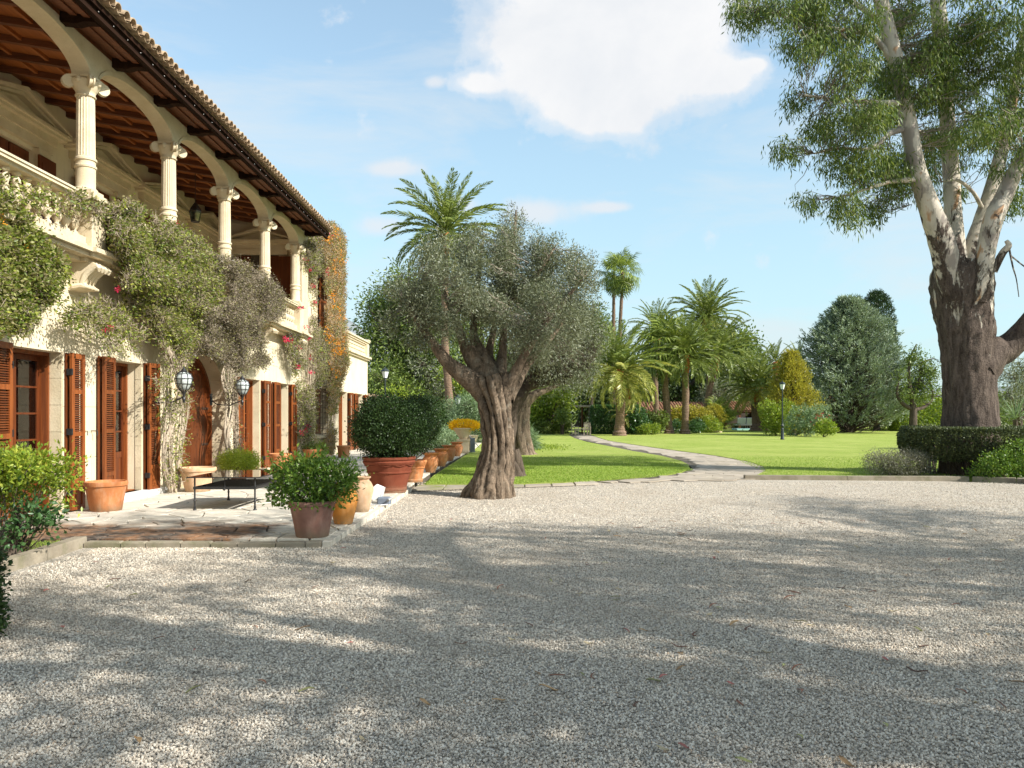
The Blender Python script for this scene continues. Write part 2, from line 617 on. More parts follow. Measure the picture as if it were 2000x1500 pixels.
def pot_mat(name, c1, c2, chalk=(0.62, 0.50, 0.40), cf=0.35):
    m, t, bs, out = new_mat(name)
    p = t.obj()
    base = t.ramp(t.noise(p, 5, 6, 0.6), ((0.3, c1), (0.7, c2)))
    st = t.ramp(t.noise(t.mapping(p, (4, 4, 1.2)), 2.0, 8, 0.7), ((0.5, 0.0), (0.72, cf)))
    base = t.mix(st, base, chalk)
    sz = t.node('ShaderNodeSeparateXYZ'); t.put(sz.inputs[0], p)
    foot = t.math('MULTIPLY', t.ramp(sz.outputs[2], ((0.0, 1.0), (0.16, 0.0))), t.ramp(t.noise(p, 14, 6, 0.7), ((0.35, 0.2), (0.6, 0.8))))
    base = t.mix(foot, base, (0.20, 0.16, 0.10))
    t.put(bs.inputs['Base Color'], base)
    bs.inputs['Roughness'].default_value = 0.85
    bs.inputs['Specular IOR Level'].default_value = 0.2
    t.put(bs.inputs['Normal'], t.bump(t.noise(p, 40, 5, 0.7), 0.3, 0.006))
    return m


M = {}
M['plaster'] = wall_mat()
M['stone'] = stone_mat('dressed_stone', (0.60, 0.49, 0.32), (0.74, 0.64, 0.46), mossf=0.2)
M['kerb'] = stone_mat('kerb_stone', (0.24, 0.20, 0.145), (0.40, 0.345, 0.26), (0.12, 0.13, 0.05), 0.7)
M['slab'] = stone_mat('mossy_slab', (0.26, 0.225, 0.165), (0.42, 0.37, 0.29), (0.20, 0.23, 0.05), 0.9, 1.8)
M['path'] = stone_mat('path_stone', (0.33, 0.275, 0.21), (0.49, 0.425, 0.34), (0.30, 0.25, 0.16), 0.4, 1.5)
M['flag'] = flag_mat()
M['grout'] = simple('earth_joint', (0.075, 0.062, 0.045), (0.15, 0.125, 0.09), 4, 0.95, 0.5, 40)
M['gravel'] = gravel_mat()
M['pebble'] = pebble_mat()
M['lawn'] = lawn_mat()
M['soil'] = simple('soil', (0.045, 0.032, 0.022), (0.10, 0.075, 0.05), 6, 0.95, 0.6, 30, 0.02)
M['field'] = simple('field_ground', (0.10, 0.12, 0.04), (0.20, 0.20, 0.09), 0.2, 0.95)
M['shutter'] = wood_mat('varnished_shutter_wood', (0.125, 0.034, 0.010), (0.29, 0.082, 0.019), 0.42)
M['slat'] = wood_mat('shutter_slat_wood', (0.095, 0.026, 0.009), (0.19, 0.054, 0.015), 0.42, axis=1)
M['door'] = wood_mat('door_wood', (0.09, 0.022, 0.007), (0.18, 0.048, 0.012), 0.35)
M['beam'] = wood_mat('dark_beam_wood', (0.075, 0.026, 0.012), (0.17, 0.058, 0.024), 0.6, axis=0)
M['board'] = wood_mat('ceiling_board_wood', (0.20, 0.058, 0.014), (0.36, 0.12, 0.03), 0.5, axis=1, sc=0.6)
M['fascia'] = wood_mat('eave_fascia_wood', (0.012, 0.006, 0.004), (0.035, 0.017, 0.010), 0.8, axis=1, spec=0.05)
M['tile'] = stone_mat('roof_tile_clay', (0.36, 0.24, 0.15), (0.56, 0.42, 0.27), (0.22, 0.20, 0.14), 0.6, 5)
M['redtile'] = stone_mat('red_roof_tile', (0.19, 0.09, 0.05), (0.33, 0.17, 0.095), (0.20, 0.14, 0.09), 0.5, 2)
M['iron'] = simple('black_iron', (0.012, 0.012, 0.013), (0.03, 0.028, 0.026), 20, 0.5, 0.1, 80, spec=0.5)
M['lampgreen'] = simple('lamp_post_paint', (0.008, 0.014, 0.014), (0.02, 0.03, 0.03), 12, 0.4, spec=0.5)
M['rust'] = simple('rusty_iron', (0.05, 0.028, 0.018), (0.10, 0.05, 0.03), 10, 0.7)
M['glass'] = glass_mat('window_glass')
M['lantern_glass'] = simple('lantern_ribbed_glass', (0.40, 0.44, 0.42), (0.62, 0.66, 0.63), 18, 0.12, spec=0.8)
M['smoke'] = glass_mat('smoked_table_glass', (0.30, 0.27, 0.23), 0.03, 1.3)
M['frost'] = simple('lamp_glass', (0.62, 0.66, 0.64), (0.72, 0.75, 0.73), 5, 0.2, spec=0.6)
M['cloth'] = simple('white_curtain', (0.55, 0.53, 0.50), (0.68, 0.66, 0.62), 4, 0.9, 0.4, 10, 0.04, stretch=(1, 6, 0.2))
M['white'] = simple('white_paint', (0.70, 0.69, 0.66), (0.78, 0.77, 0.74), 5, 0.5)
M['cushion'] = simple('white_cushion', (0.72, 0.71, 0.69), (0.80, 0.79, 0.77), 5, 0.9)
M['teak'] = simple('weathered_teak', (0.42, 0.33, 0.25), (0.58, 0.47, 0.37), 9, 0.8)
M['interior'] = simple('interior_wall', (0.26, 0.21, 0.15), (0.33, 0.27, 0.20), 2, 0.9)
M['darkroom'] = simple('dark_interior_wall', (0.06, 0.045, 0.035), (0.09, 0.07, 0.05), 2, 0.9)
M['pot'] = pot_mat('terracotta', (0.40, 0.14, 0.048), (0.54, 0.22, 0.085), (0.62, 0.44, 0.30), 0.45)
M['pot_pale'] = pot_mat('pale_terracotta', (0.56, 0.33, 0.18), (0.68, 0.45, 0.28), (0.66, 0.55, 0.42), 0.5)
M['pot_red_shaded'] = pot_mat('red_terracotta_shaded', (0.15, 0.036, 0.018), (0.20, 0.055, 0.027), (0.28, 0.12, 0.075), 0.2)  # albedo lowered so the colour itself holds the tree crown's shade
M['pot_plum'] = pot_mat('weathered_plum_terracotta', (0.20, 0.10, 0.075), (0.30, 0.155, 0.115), (0.38, 0.27, 0.21), 0.5)
M['pot_orange'] = pot_mat('orange_terracotta', (0.60, 0.22, 0.035), (0.72, 0.32, 0.08), (0.70, 0.48, 0.28), 0.3)
M['pot_stone'] = pot_mat('stone_planter', (0.58, 0.44, 0.29), (0.70, 0.58, 0.42), (0.5, 0.42, 0.3), 0.4)
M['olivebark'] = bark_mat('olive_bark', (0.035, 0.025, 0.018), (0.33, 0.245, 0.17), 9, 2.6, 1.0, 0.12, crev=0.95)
M['darkbark'] = bark_mat('dark_bark', (0.035, 0.026, 0.02), (0.13, 0.10, 0.075), 8, 1.5)
M['twig'] = bark_mat('grey_twig', (0.16, 0.13, 0.10), (0.34, 0.29, 0.23), 10, 3, 0.4, 0.02)
M['vinestem'] = bark_mat('climber_stem', (0.20, 0.155, 0.11), (0.52, 0.43, 0.32), 14, 3, 0.7, 0.02)
M['euc'] = euc_bark()
M['rock'] = stone_mat('mountain_rock', (0.14, 0.16, 0.165), (0.26, 0.27, 0.27), (0.08, 0.12, 0.09), 0.95, 0.02)


def palm_bark():
    m, t, bs, out = new_mat('palm_trunk_bark')
    p = t.obj()
    sep = t.node('ShaderNodeSeparateXYZ'); t.put(sep.inputs[0], p)
    rings = t.math('FRACT', t.math('ADD', t.math('MULTIPLY', sep.outputs[2], 7.0), t.math('MULTIPLY', t.noise(p, 3, 3, 0.5), 0.8)))
    n = t.noise(p, 9, 6, 0.7)
    c = t.ramp(n, ((0.3, (0.12, 0.075, 0.05)), (0.7, (0.34, 0.22, 0.15))))
    c = t.mix(t.ramp(rings, ((0.0, 0.75), (0.35, 0.0))), c, (0.07, 0.042, 0.028))
    t.put(bs.inputs['Base Color'], c)
    bs.inputs['Roughness'].default_value = 0.95
    t.put(bs.inputs['Normal'], t.bump(t.math('ADD', rings, n), 0.8, 0.05))
    return m
M['palmbark'] = palm_bark()
M['palmbase'] = simple('palm_orange_crownshaft', (0.36, 0.10, 0.03), (0.50, 0.19, 0.06), 8, 0.8, 0.5, 20)

G = lambda *a: a
M['olive'] = leaf_mat('olive_leaf', ((0.1, (0.075, 0.088, 0.045)), (0.5, (0.165, 0.185, 0.11)), (0.9, (0.33, 0.345, 0.24))), 0.25, 0.42)
M['eucleaf'] = leaf_mat('eucalyptus_leaf', ((0.1, (0.045, 0.080, 0.018)), (0.5, (0.10, 0.155, 0.032)), (0.8, (0.22, 0.26, 0.06)), (1.0, (0.38, 0.33, 0.09))), 0.32, 0.5)
M['vine_green'] = leaf_mat('climber_leaf_green', ((0.1, (0.055, 0.095, 0.015)), (0.5, (0.17, 0.225, 0.035)), (0.9, (0.40, 0.41, 0.07))), 0.3)
M['vine_dry'] = leaf_mat('climber_leaf_dry', ((0.1, (0.15, 0.13, 0.055)), (0.4, (0.30, 0.26, 0.13)), (0.7, (0.26, 0.28, 0.08)), (1.0, (0.46, 0.42, 0.20))), 0.3)
M['vine_grey'] = leaf_mat('climber_leaf_grey', ((0.1, (0.065, 0.055, 0.035)), (0.5, (0.15, 0.125, 0.085)), (0.9, (0.26, 0.22, 0.15))), 0.2)
M['vine_gold'] = leaf_mat('climber_leaf_gold', ((0.1, (0.22, 0.15, 0.08)), (0.5, (0.40, 0.26, 0.13)), (0.85, (0.52, 0.34, 0.14)), (1.0, (0.24, 0.27, 0.08))), 0.3)
M['fl_pink'] = leaf_mat('magenta_flower', ((0.2, (0.55, 0.02, 0.08)), (0.9, (0.75, 0.05, 0.16))), 0.4)
M['fl_orange'] = leaf_mat('orange_flower', ((0.2, (0.80, 0.26, 0.02)), (0.9, (0.90, 0.46, 0.05))), 0.4)
M['fl_yellow'] = leaf_mat('yellow_flower', ((0.2, (0.80, 0.50, 0.01)), (0.9, (0.90, 0.68, 0.03))), 0.4)
M['box'] = leaf_mat('clipped_box_leaf', ((0.1, (0.016, 0.036, 0.009)), (0.6, (0.036, 0.070, 0.017)), (0.95, (0.07, 0.115, 0.028))), 0.2, 0.45)
M['varieg'] = leaf_mat('variegated_leaf', ((0.1, (0.10, 0.18, 0.02)), (0.45, (0.22, 0.31, 0.03)), (0.8, (0.42, 0.46, 0.06)), (1.0, (0.58, 0.52, 0.16))), 0.3, 0.35)
M['dkshrub'] = leaf_mat('glossy_dark_leaf', ((0.1, (0.03, 0.07, 0.02)), (0.6, (0.06, 0.13, 0.04)), (0.95, (0.11, 0.19, 0.06))), 0.2, 0.35)
M['potshrub'] = leaf_mat('potted_shrub_leaf', ((0.1, (0.055, 0.11, 0.018)), (0.6, (0.13, 0.23, 0.035)), (0.9, (0.28, 0.36, 0.06))), 0.3, 0.35)
M['lime'] = leaf_mat('lime_green_leaf', ((0.1, (0.24, 0.31, 0.03)), (0.6, (0.44, 0.52, 0.06)), (0.9, (0.58, 0.62, 0.12))), 0.35)
M['midgreen'] = leaf_mat('mid_green_leaf', ((0.1, (0.06, 0.095, 0.02)), (0.6, (0.15, 0.205, 0.045)), (0.95, (0.27, 0.32, 0.085))), 0.3)
M['brightgreen'] = leaf_mat('bright_green_leaf', ((0.1, (0.10, 0.16, 0.02)), (0.6, (0.24, 0.32, 0.04)), (0.95, (0.42, 0.44, 0.06))), 0.35)
M['yellowgreen'] = leaf_mat('yellow_green_leaf', ((0.1, (0.18, 0.18, 0.03)), (0.6, (0.38, 0.34, 0.05)), (0.95, (0.58, 0.46, 0.07))), 0.35)
M['darkgreen'] = leaf_mat('dark_green_leaf', ((0.1, (0.022, 0.038, 0.014)), (0.6, (0.055, 0.085, 0.03)), (0.95, (0.11, 0.14, 0.05))), 0.15)
M['juniper'] = leaf_mat('juniper_needle', ((0.1, (0.09, 0.15, 0.07)), (0.6, (0.19, 0.27, 0.13)), (0.95, (0.32, 0.40, 0.22))), 0.2)
M['bluecypress'] = leaf_mat('blue_cypress_needle', ((0.1, (0.08, 0.11, 0.06)), (0.6, (0.26, 0.32, 0.215)), (0.95, (0.50, 0.56, 0.41))), 0.15, nscale=0.6)
M['cypress'] = leaf_mat('cypress_needle', ((0.1, (0.02, 0.045, 0.018)), (0.9, (0.07, 0.11, 0.04))), 0.1)
M['hedge'] = leaf_mat('hedge_leaf', ((0.1, (0.04, 0.052, 0.022)), (0.6, (0.11, 0.135, 0.055)), (0.95, (0.22, 0.24, 0.10))), 0.15)
M['greyshrub'] = leaf_mat('grey_shrub_leaf', ((0.1, (0.09, 0.08, 0.055)), (0.5, (0.19, 0.18, 0.13)), (0.95, (0.33, 0.32, 0.26))), 0.2)
M['frond'] = leaf_mat('palm_frond', ((0.1, (0.085, 0.12, 0.025)), (0.6, (0.20, 0.25, 0.055)), (0.95, (0.40, 0.42, 0.13))), 0.28, 0.4, nscale=0.5)
M['frond_gold'] = leaf_mat('golden_palm_frond', ((0.1, (0.15, 0.18, 0.04)), (0.5, (0.32, 0.34, 0.08)), (0.95, (0.55, 0.48, 0.15))), 0.3, 0.35)  # golden fronds, yellower in their own colour
M['fan'] = leaf_mat('fan_palm_leaf', ((0.1, (0.08, 0.12, 0.02)), (0.6, (0.22, 0.28, 0.05)), (0.95, (0.42, 0.46, 0.13))), 0.3, 0.4)
M['grass'] = leaf_mat('grass_blade', ((0.1, (0.12, 0.21, 0.02)), (0.6, (0.27, 0.39, 0.055)), (0.95, (0.42, 0.48, 0.11))), 0.3, 0.6)
M['dryleaf'] = leaf_mat('fallen_leaf', ((0.1, (0.14, 0.055, 0.03)), (0.5, (0.36, 0.17, 0.08)), (0.8, (0.46, 0.30, 0.12)), (1.0, (0.20, 0.22, 0.07))), 0.1)
M['agave'] = leaf_mat('blue_grey_blade', ((0.1, (0.10, 0.16, 0.08)), (0.9, (0.30, 0.38, 0.22))), 0.2)

# ------------------------------------------------------------------ foliage helpers (numpy)
def unit(a):
    return a / np.maximum(np.linalg.norm(a, axis=-1, keepdims=True), 1e-9)


def leaf_quads(C, D, L, W, rng, fold=False):
    n = len(C)
    N = unit(rng.normal(size=(n, 3)) + np.array([0, 0, 0.6]))
    S = unit(np.cross(D, N))
    L = np.asarray(L).reshape(-1, 1); Wd = np.asarray(W).reshape(-1, 1)
    mid = C + D * L * 0.45
    tip = C + D * L
    if not fold:
        V = np.stack([C, mid + S * Wd / 2, tip, mid - S * Wd / 2], axis=1).reshape(-1, 3)
        F = np.arange(4 * n).reshape(-1, 4)
        return V, F
    NN = np.cross(S, D)
    V = np.stack([C, mid + S * Wd / 2 + NN * Wd * 0.22, tip, mid - S * Wd / 2 + NN * Wd * 0.22], axis=1).reshape(-1, 3)
    i = np.arange(n).reshape(-1, 1) * 4
    F = np.concatenate([i + np.array([[0, 1, 2]]), i + np.array([[0, 2, 3]])], axis=1).reshape(-1, 3)
    return V, F


def rand_dirs(n, rng, bias=(0, 0, 0), amt=1.0):
    return unit(unit(rng.normal(size=(n, 3))) * amt + np.array(bias, dtype=float))


def twig_prisms(P0, P1, r0, r1, rng, sag=0.12):
    """bent triangular twigs between P0 and P1"""
    n = len(P0)
    d = P1 - P0
    ln = np.linalg.norm(d, axis=1, keepdims=True)
    mids = [P0, P0 + d * 0.35 + rng.normal(size=(n, 3)) * ln * sag, P0 + d * 0.7 + rng.normal(size=(n, 3)) * ln * sag, P1]
    t = unit(d + 1e-6)
    a = unit(np.cross(t, np.array([0.3, 0.2, 0.93])))
    b = np.cross(t, a)
    rs = [r0, r0 * 0.65 + r1 * 0.35, r0 * 0.3 + r1 * 0.7, r1]
    V = []
    for p, r in zip(mids, rs):
        for k in range(3):
            an = 2 * math.pi * k / 3
            V.append(p + (a * math.cos(an) + b * math.sin(an)) * r)
    V = np.stack(V, axis=1).reshape(-1, 3)   # 12 per twig
    F = []
    base = np.arange(n).reshape(-1, 1) * 12
    for s in range(3):
        for k in range(3):
            j = (k + 1) % 3
            F.append(base + np.array([[s * 3 + k, s * 3 + j, s * 3 + 3 + j, s * 3 + 3 + k]]))
    return V, np.concatenate(F, axis=1).reshape(-1, 4)


def cluster_leaves(centers, per, spread, L, W, rng, droop=0.0, outward=None, jitter=0.3, fold=False):
    n = len(centers)
    C = np.repeat(centers, per, axis=0)
    off = rng.normal(size=(n * per, 3)) * spread
    if droop:
        off[:, 2] -= np.abs(rng.normal(size=n * per)) * spread * droop * 0.8
    D = unit(rng.normal(size=(n * per, 3)) + unit(off) * 0.8 + np.array([0, 0, -droop * 1.6]))
    if outward is not None:
        D = unit(D + np.repeat(outward, per, axis=0) * 0.9)
    Ls = L * (1 + rng.uniform(-jitter, jitter, n * per))
    Ws = W * (1 + rng.uniform(-jitter, jitter, n * per))
    return leaf_quads(C + off, D, Ls, Ws, rng, fold)


def clump(P, f, seed=0):
    """smooth pseudo noise in -1..1 used to leave gaps between leaf clumps"""
    rg = np.random.default_rng(1000 + seed)
    s = 0
    for k in range(7):
        d = rg.normal(size=3); d /= np.linalg.norm(d)
        s = s + np.sin(P @ d * f * rg.uniform(0.7, 1.9) + rg.uniform(0, 6.28))
    return s / 3.5


def short(src, cen, m):
    d = src - cen
    l = np.linalg.norm(d, axis=1, keepdims=True)
    return cen + d * np.minimum(1, m / np.maximum(l, 1e-6))


def nearest(pts, limbs):
    out = np.zeros_like(pts)
    for i in range(0, len(pts), 2000):
        d = ((pts[i:i + 2000, None, :] - limbs[None, :, :]) ** 2).sum(-1)
        out[i:i + 2000] = limbs[d.argmin(1)]
    return out


def join_arr(parts):
    Vs, Fs, n = [], [], 0
    for V, F in parts:
        Vs.append(V); Fs.append(F + n); n += len(V)
    return np.concatenate(Vs), np.concatenate(Fs)


def P3(px, py, Y, dy=0.0):
    """a point at depth Y seen at photo pixel (px, py)"""
    y = Y + dy
    return ((px - 1000) / FOC * y, y, EYE + (812 - py) / FOC * y)


def GP(px, py, z=0.0):
    """ground point seen at photo pixel"""
    y = (EYE - z) * FOC / (py - 812)
    return ((px - 1000) / FOC * y, y, z)


def sample_blobs(blobs, n, rng, surf=0.5):
    """blobs: (x,y,z,rx,ry,rz) world; points in the blobs, denser near the surface"""
    B = np.array(blobs, dtype=float)
    vol = B[:, 3] * B[:, 4] * B[:, 5]
    vol = vol ** 0.8
    idx = rng.choice(len(B), size=n, p=vol / vol.sum())
    d = unit(rng.normal(size=(n, 3)))
    r = rng.uniform(0, 1, n) ** (1 / 3.0)
    r = np.where(rng.uniform(0, 1, n) < surf, 0.82 + 0.2 * rng.uniform(0, 1, n), r).reshape(-1, 1)
    return B[idx, :3] + d * r * B[idx, 3:6], d


def rough_tube(path, n_rings, seg, ridge=0.12, lump=0.06, freq=2.5, flare=None, seed=0, twist=0.6, nridge=9):
    """trunk surface with lengthwise ridges and lumps; path rows x,y,z,r"""
    P = bezier_like(path, n_rings)
    V = np.zeros((n_rings * seg, 3))
    prev = None
    cum = 0
    for i in range(n_rings):
        c = Vector(P[i, :3]); r = P[i, 3]
        t = Vector(P[min(i + 1, n_rings - 1), :3] - P[max(i - 1, 0), :3]).normalized()
        if prev is None:
            a = t.cross(Vector((0.1, 1, 0.05)))
        else:
            a = prev - t * prev.dot(t)
        a.normalize(); prev = a
        b = t.cross(a)
        if i: cum += (Vector(P[i, :3]) - Vector(P[i - 1, :3])).length
        for k in range(seg):
            an = 2 * math.pi * k / seg
            d = a * math.cos(an) + b * math.sin(an)
            q = Vector((math.cos(an) * 1.6, math.sin(an) * 1.6, cum * freq * 0.22 + seed * 7.1))
            n1 = mnoise.noise(q * 1.3)
            ph = an * nridge + twist * cum * nridge * 0.4 + 3.0 * mnoise.noise(q * 0.9)
            rid = abs(math.sin(ph * 0.5)) ** 0.7 - 0.5
            n2 = mnoise.noise(Vector((d.x * r, d.y * r, d.z * r)) * 5.0 + Vector((seed, 0, cum * 3.2)))
            n3 = mnoise.noise(Vector((d.x * r, d.y * r, d.z * r)) * 13.0 + Vector((0, seed, cum * 9.0)))
            rr = r * (1 + ridge * rid + lump * 2.0 * n1 + lump * 1.3 * n2 + lump * 0.7 * n3)
            V[i * seg + k] = c + d * rr
    i0 = np.arange((n_rings - 1) * seg)
    ring, k = i0 // seg, i0 % seg
    j = (k + 1) % seg
    F = np.stack([ring * seg + k, ring * seg + j, (ring + 1) * seg + j, (ring + 1) * seg + k], axis=1)
    return V, F


def limb_points(limbs, n=24):
    return np.concatenate([bezier_like(l, n)[:, :3] for l in limbs])


def tree(name, trunk_arr, trunk_mat, crown_arr, crown_mat, twig_arr, loc, label, cat='tree', group=None, twig_mat=None, extra=None):
    r = empty(name, loc, label, cat, group)
    off = np.array(loc)
    if trunk_arr is not None:
        link('trunk', mesh_arr('trunk', trunk_arr[0] - off, trunk_arr[1], True), trunk_mat, r)
    if twig_arr is not None:
        link('branches', mesh_arr('branches', twig_arr[0] - off, twig_arr[1], True), twig_mat or trunk_mat, r)
    link('crown', mesh_arr('crown', crown_arr[0] - off, crown_arr[1]), crown_mat, r)
    if extra:
        for nm, arr, mt in extra:
            link(nm, mesh_arr(nm, arr[0] - off, arr[1]), mt, r)
    return r


def blob_tree(name, base, blobs, nclust, per, spread, L, W, mat, label, seed, trunk_r=0.3, cat='tree', group=None, droop=0.2,
              surf=0.45, bark='darkbark', limbs=None, twr=0.03, light=None):
    """generic broadleaf tree: base xyz, blobs world"""
    rng = np.random.default_rng(seed)
    cen, d = sample_blobs(blobs, nclust, rng, surf)
    B = np.array(blobs)
    top = B[:, :3].mean(0)
    base = np.array(base, dtype=float)
    if limbs is None:
        fork = base + (top - base) * 0.45
        limbs = [[(*base, trunk_r * 1.25), (*(base + (fork - base) * 0.15), trunk_r), (*fork, trunk_r * 0.8), (*top, trunk_r * 0.3)]]
        for i in range(min(len(B), 7)):
            c = B[i, :3]
            mid = fork + (c - fork) * 0.5 + rng.normal(size=3) * 0.08 * np.linalg.norm(c - fork)
            limbs.append([(*(base + (fork - base) * 0.8), trunk_r * 0.55), (*mid, trunk_r * 0.33), (*c, trunk_r * 0.12)])
    parts = []
    for k, l in enumerate(limbs):
        parts.append(rough_tube(l, 22, 12, 0.12, 0.06, seed=seed + k))
    lp = limb_points(limbs)
    src = nearest(cen, lp)
    if len(cen) > 300:
        k_ = clump(cen, 3.2 / max(B[:, 3].mean(), 0.1) , seed) > -0.38
        cen, d, src = cen[k_], d[k_], src[k_]
    tw = twig_prisms(short(src, cen, twr * 60), cen, twr, twr * 0.2, rng)
    cr = cluster_leaves(cen, per, spread, L, W, rng, droop, outward=d)
    return tree(name, join_arr(parts), M[bark], cr, M[mat], tw, tuple(base), label, cat, group)


def pxblobs(lst, Y, dyr=0.8, seed=0, sq=1.0, deep=1.0):
    """(px,py,r[,dy]) -> world blobs at depth Y"""
    rng = random.Random(seed)
    out = []
    for b in lst:
        px, py, r = b[:3]
        dy = b[3] if len(b) > 3 else rng.uniform(-dyr, dyr)
        x, y, z = P3(px, py, Y + dy)
        rr = r / FOC * Y
        out.append((x, y, z, rr, rr * deep, rr * sq))
    return out


def shrub(name, loc, blobs, n, L, W, mat, label, seed, cat='shrub', group=None, stems=10, stem_r=0.02, surf=0.75, outward=0.7,
          fold=False, per=6, spread=0.05, bark='darkbark', up=0.0):
    rng = np.random.default_rng(seed)
    cen, d = sample_blobs(blobs, n // per, rng, surf)
    cen += rng.normal(size=cen.shape) * spread * 0.8
    cen[:, 2] = np.maximum(cen[:, 2], loc[2] + 0.02)
    dd = d * outward + np.array([0, 0, up])
    cr = cluster_leaves(cen, per, spread, L, W, rng, 0.0, outward=dd, fold=fold)
    r = empty(name, loc, label, cat, group)
    off = np.array(loc)
    link('crown', mesh_arr('crown', cr[0] - off, cr[1]), M[mat], r)
    if stems:
        B = np.array(blobs)
        c0 = off + np.stack([rng.normal(size=stems) * 0.04, rng.normal(size=stems) * 0.04, np.zeros(stems)], 1)
        idx = rng.integers(0, len(B), stems)
        ends = B[idx, :3] + rng.normal(size=(stems, 3)) * B[idx, 3:6] * 0.4
        tw = twig_prisms(c0, ends, stem_r, stem_r * 0.4, rng, 0.06)
        link('stems', mesh_arr('stems', tw[0] - off, tw[1], True), M[bark], r)
    return r


# ------------------------------------------------------------------ setting: ground, court, lawns, path
mb = MB(); mb.add([(-900, -60, -0.12), (900, -60, -0.12), (900, 1600, -0.12), (-900, 1600, -0.12)], [(0, 1, 2, 3)])
mb.obj('ground', M['field'], kind='structure')

gv = [(-60, -30, 0), (60, -30, 0), (60, 17.9, 0), (12, 17.9, 0), (10, 19.1, 0), (6, 19.6, 0), (3, 19.6, 0), (1.6, 18.8, 0), (-2.1, 17.2, 0), (-2.3, 9.35, 0), (-60, 9.35, 0)]
mb = MB(); mb.add(gv, [tuple(range(len(gv)))])
gravel = mb.obj('gravel_court', M['gravel'], kind='structure')


def sheet(name, poly, z, mat, depth=0.06, **kw):
    n = len(poly)
    vs = [(x, y, z) for x, y in poly] + [(x, y, z - depth) for x, y in poly]
    fs = [tuple(range(n))]
    for i in range(n):
        j = (i + 1) % n
        fs.append((i, i + n, j + n, j))
    m_ = MB(); m_.add(vs, fs)
    return m_.obj(name, mat, **kw)


left_lawn = [GP(*p)[:2] for p in ((1004, 949), (1100, 946), (1180, 939.5), (1250, 934), (1300, 930), (1330, 925), (1347, 917), (1345, 910), (1330, 902.5), (1295, 893), (1235, 882.5), (1185, 872), (1145, 864), (1122, 857), (1110, 850.5))]
left_lawn = [(-1.95, 17.35), (-1.0, 17.4), (-0.1, 17.5)] + left_lawn + [(6.5, 80), (-30, 110), (-30, 66), (-6.0, 60), (-1.9, 45), (-1.75, 36), (-2.05, 20)]
right_lawn = [(30, 17.2), (14, 18.05), (11.5, 18.75), (9.0, 19.0)] + [GP(*p)[:2] for p in ((1462, 936.5), (1480, 930), (1496, 921), (1490, 913), (1465, 904), (1400, 892), (1310, 880), (1240, 870), (1190, 862), (1170, 856), (1156, 851))] + [(7.5, 110), (140, 110), (140, 17.2)]
sheet('lawn', left_lawn, 0.045, M['lawn'], kind='structure')
sheet('lawn', right_lawn, 0.045, M['lawn'], kind='structure')

path_poly = [GP(*p)[:2] for p in ((1110, 946), (1190, 941), (1290, 935), (1355, 922), (1370, 910), (1345, 898), (1280, 886), (1200, 870), (1150, 861), (1120, 850), (1150, 848), (1185, 859), (1240, 867), (1310, 876), (1400, 888), (1480, 900), (1512, 914), (1500, 932), (1462, 938))]
rx = [p[0] for p in path_poly]
sheet('path', [(0.9, 18.2)] + [GP(*p)[:2] for p in ((1195, 938), (1320, 924), (1352, 914), (1330, 900), (1200, 874), (1100, 852), (1095, 847), (1165, 847), (1250, 866), (1420, 889), (1520, 914), (1500, 936))] + [(6.0, 19.25), (4, 18.9)], 0.012, M['grout'], 0.03, kind='structure')
path_obj = [o for o in bpy.data.objects if o.name == 'path'][0]


# ---- irregular flagstones by clipping Voronoi cells
def clip_half(poly, mx, my, nx, ny):
    out = []
    n = len(poly)
    for i in range(n):
        a, b = poly[i], poly[(i + 1) % n]
        da = (a[0] - mx) * nx + (a[1] - my) * ny
        db = (b[0] - mx) * nx + (b[1] - my) * ny
        if da <= 0: out.append(a)
        if da * db < 0:
            t = da / (da - db)
            out.append((a[0] + (b[0] - a[0]) * t, a[1] + (b[1] - a[1]) * t))
    return out


def voronoi_cells(pts, bound, gap=0.006, k=14):
    A = np.array(pts)
    cells = []
    for i, p in enumerate(pts):
        d = ((A - A[i]) ** 2).sum(1)
        order = np.argsort(d)[1:k + 1]
        poly = list(bound)
        for j in order:
            q = A[j]
            nx, ny = q[0] - p[0], q[1] - p[1]
            ln = math.hypot(nx, ny)
            nx /= ln; ny /= ln
            mx, my = (p[0] + q[0]) / 2 - nx * gap, (p[1] + q[1]) / 2 - ny * gap
            poly = clip_half(poly, mx, my, nx, ny)
            if len(poly) < 3: break
        if len(poly) >= 3: cells.append((p, poly))
    return cells


def stone_piece(poly, z, t, rng, bev=0.008, origin=None):
    cx = sum(p[0] for p in poly) / len(poly); cy = sum(p[1] for p in poly) / len(poly)
    n = len(poly)
    tilt = (rng.uniform(-0.006, 0.006), rng.uniform(-0.006, 0.006))
    ox, oy = origin if origin else (0, 0)
    def zz(x, y): return z + (x - cx) * tilt[0] + (y - cy) * tilt[1]
    vs = [(x - ox, y - oy, z - t) for x, y in poly]
    vs += [(x - ox, y - oy, zz(x, y) - bev) for x, y in poly]
    for x, y in poly:
        dx_, dy_ = cx - x, cy - y
        ln = max(math.hypot(dx_, dy_), 1e-6)
        vs.append((x - ox + dx_ / ln * bev, y - oy + dy_ / ln * bev, zz(x, y)))
    fs = [tuple(range(2 * n, 3 * n))]
    for r in (0, n):
        for i in range(n):
            j = (i + 1) % n
            fs.append((r + i, r + j, r + n + j, r + n + i))
    return vs, fs


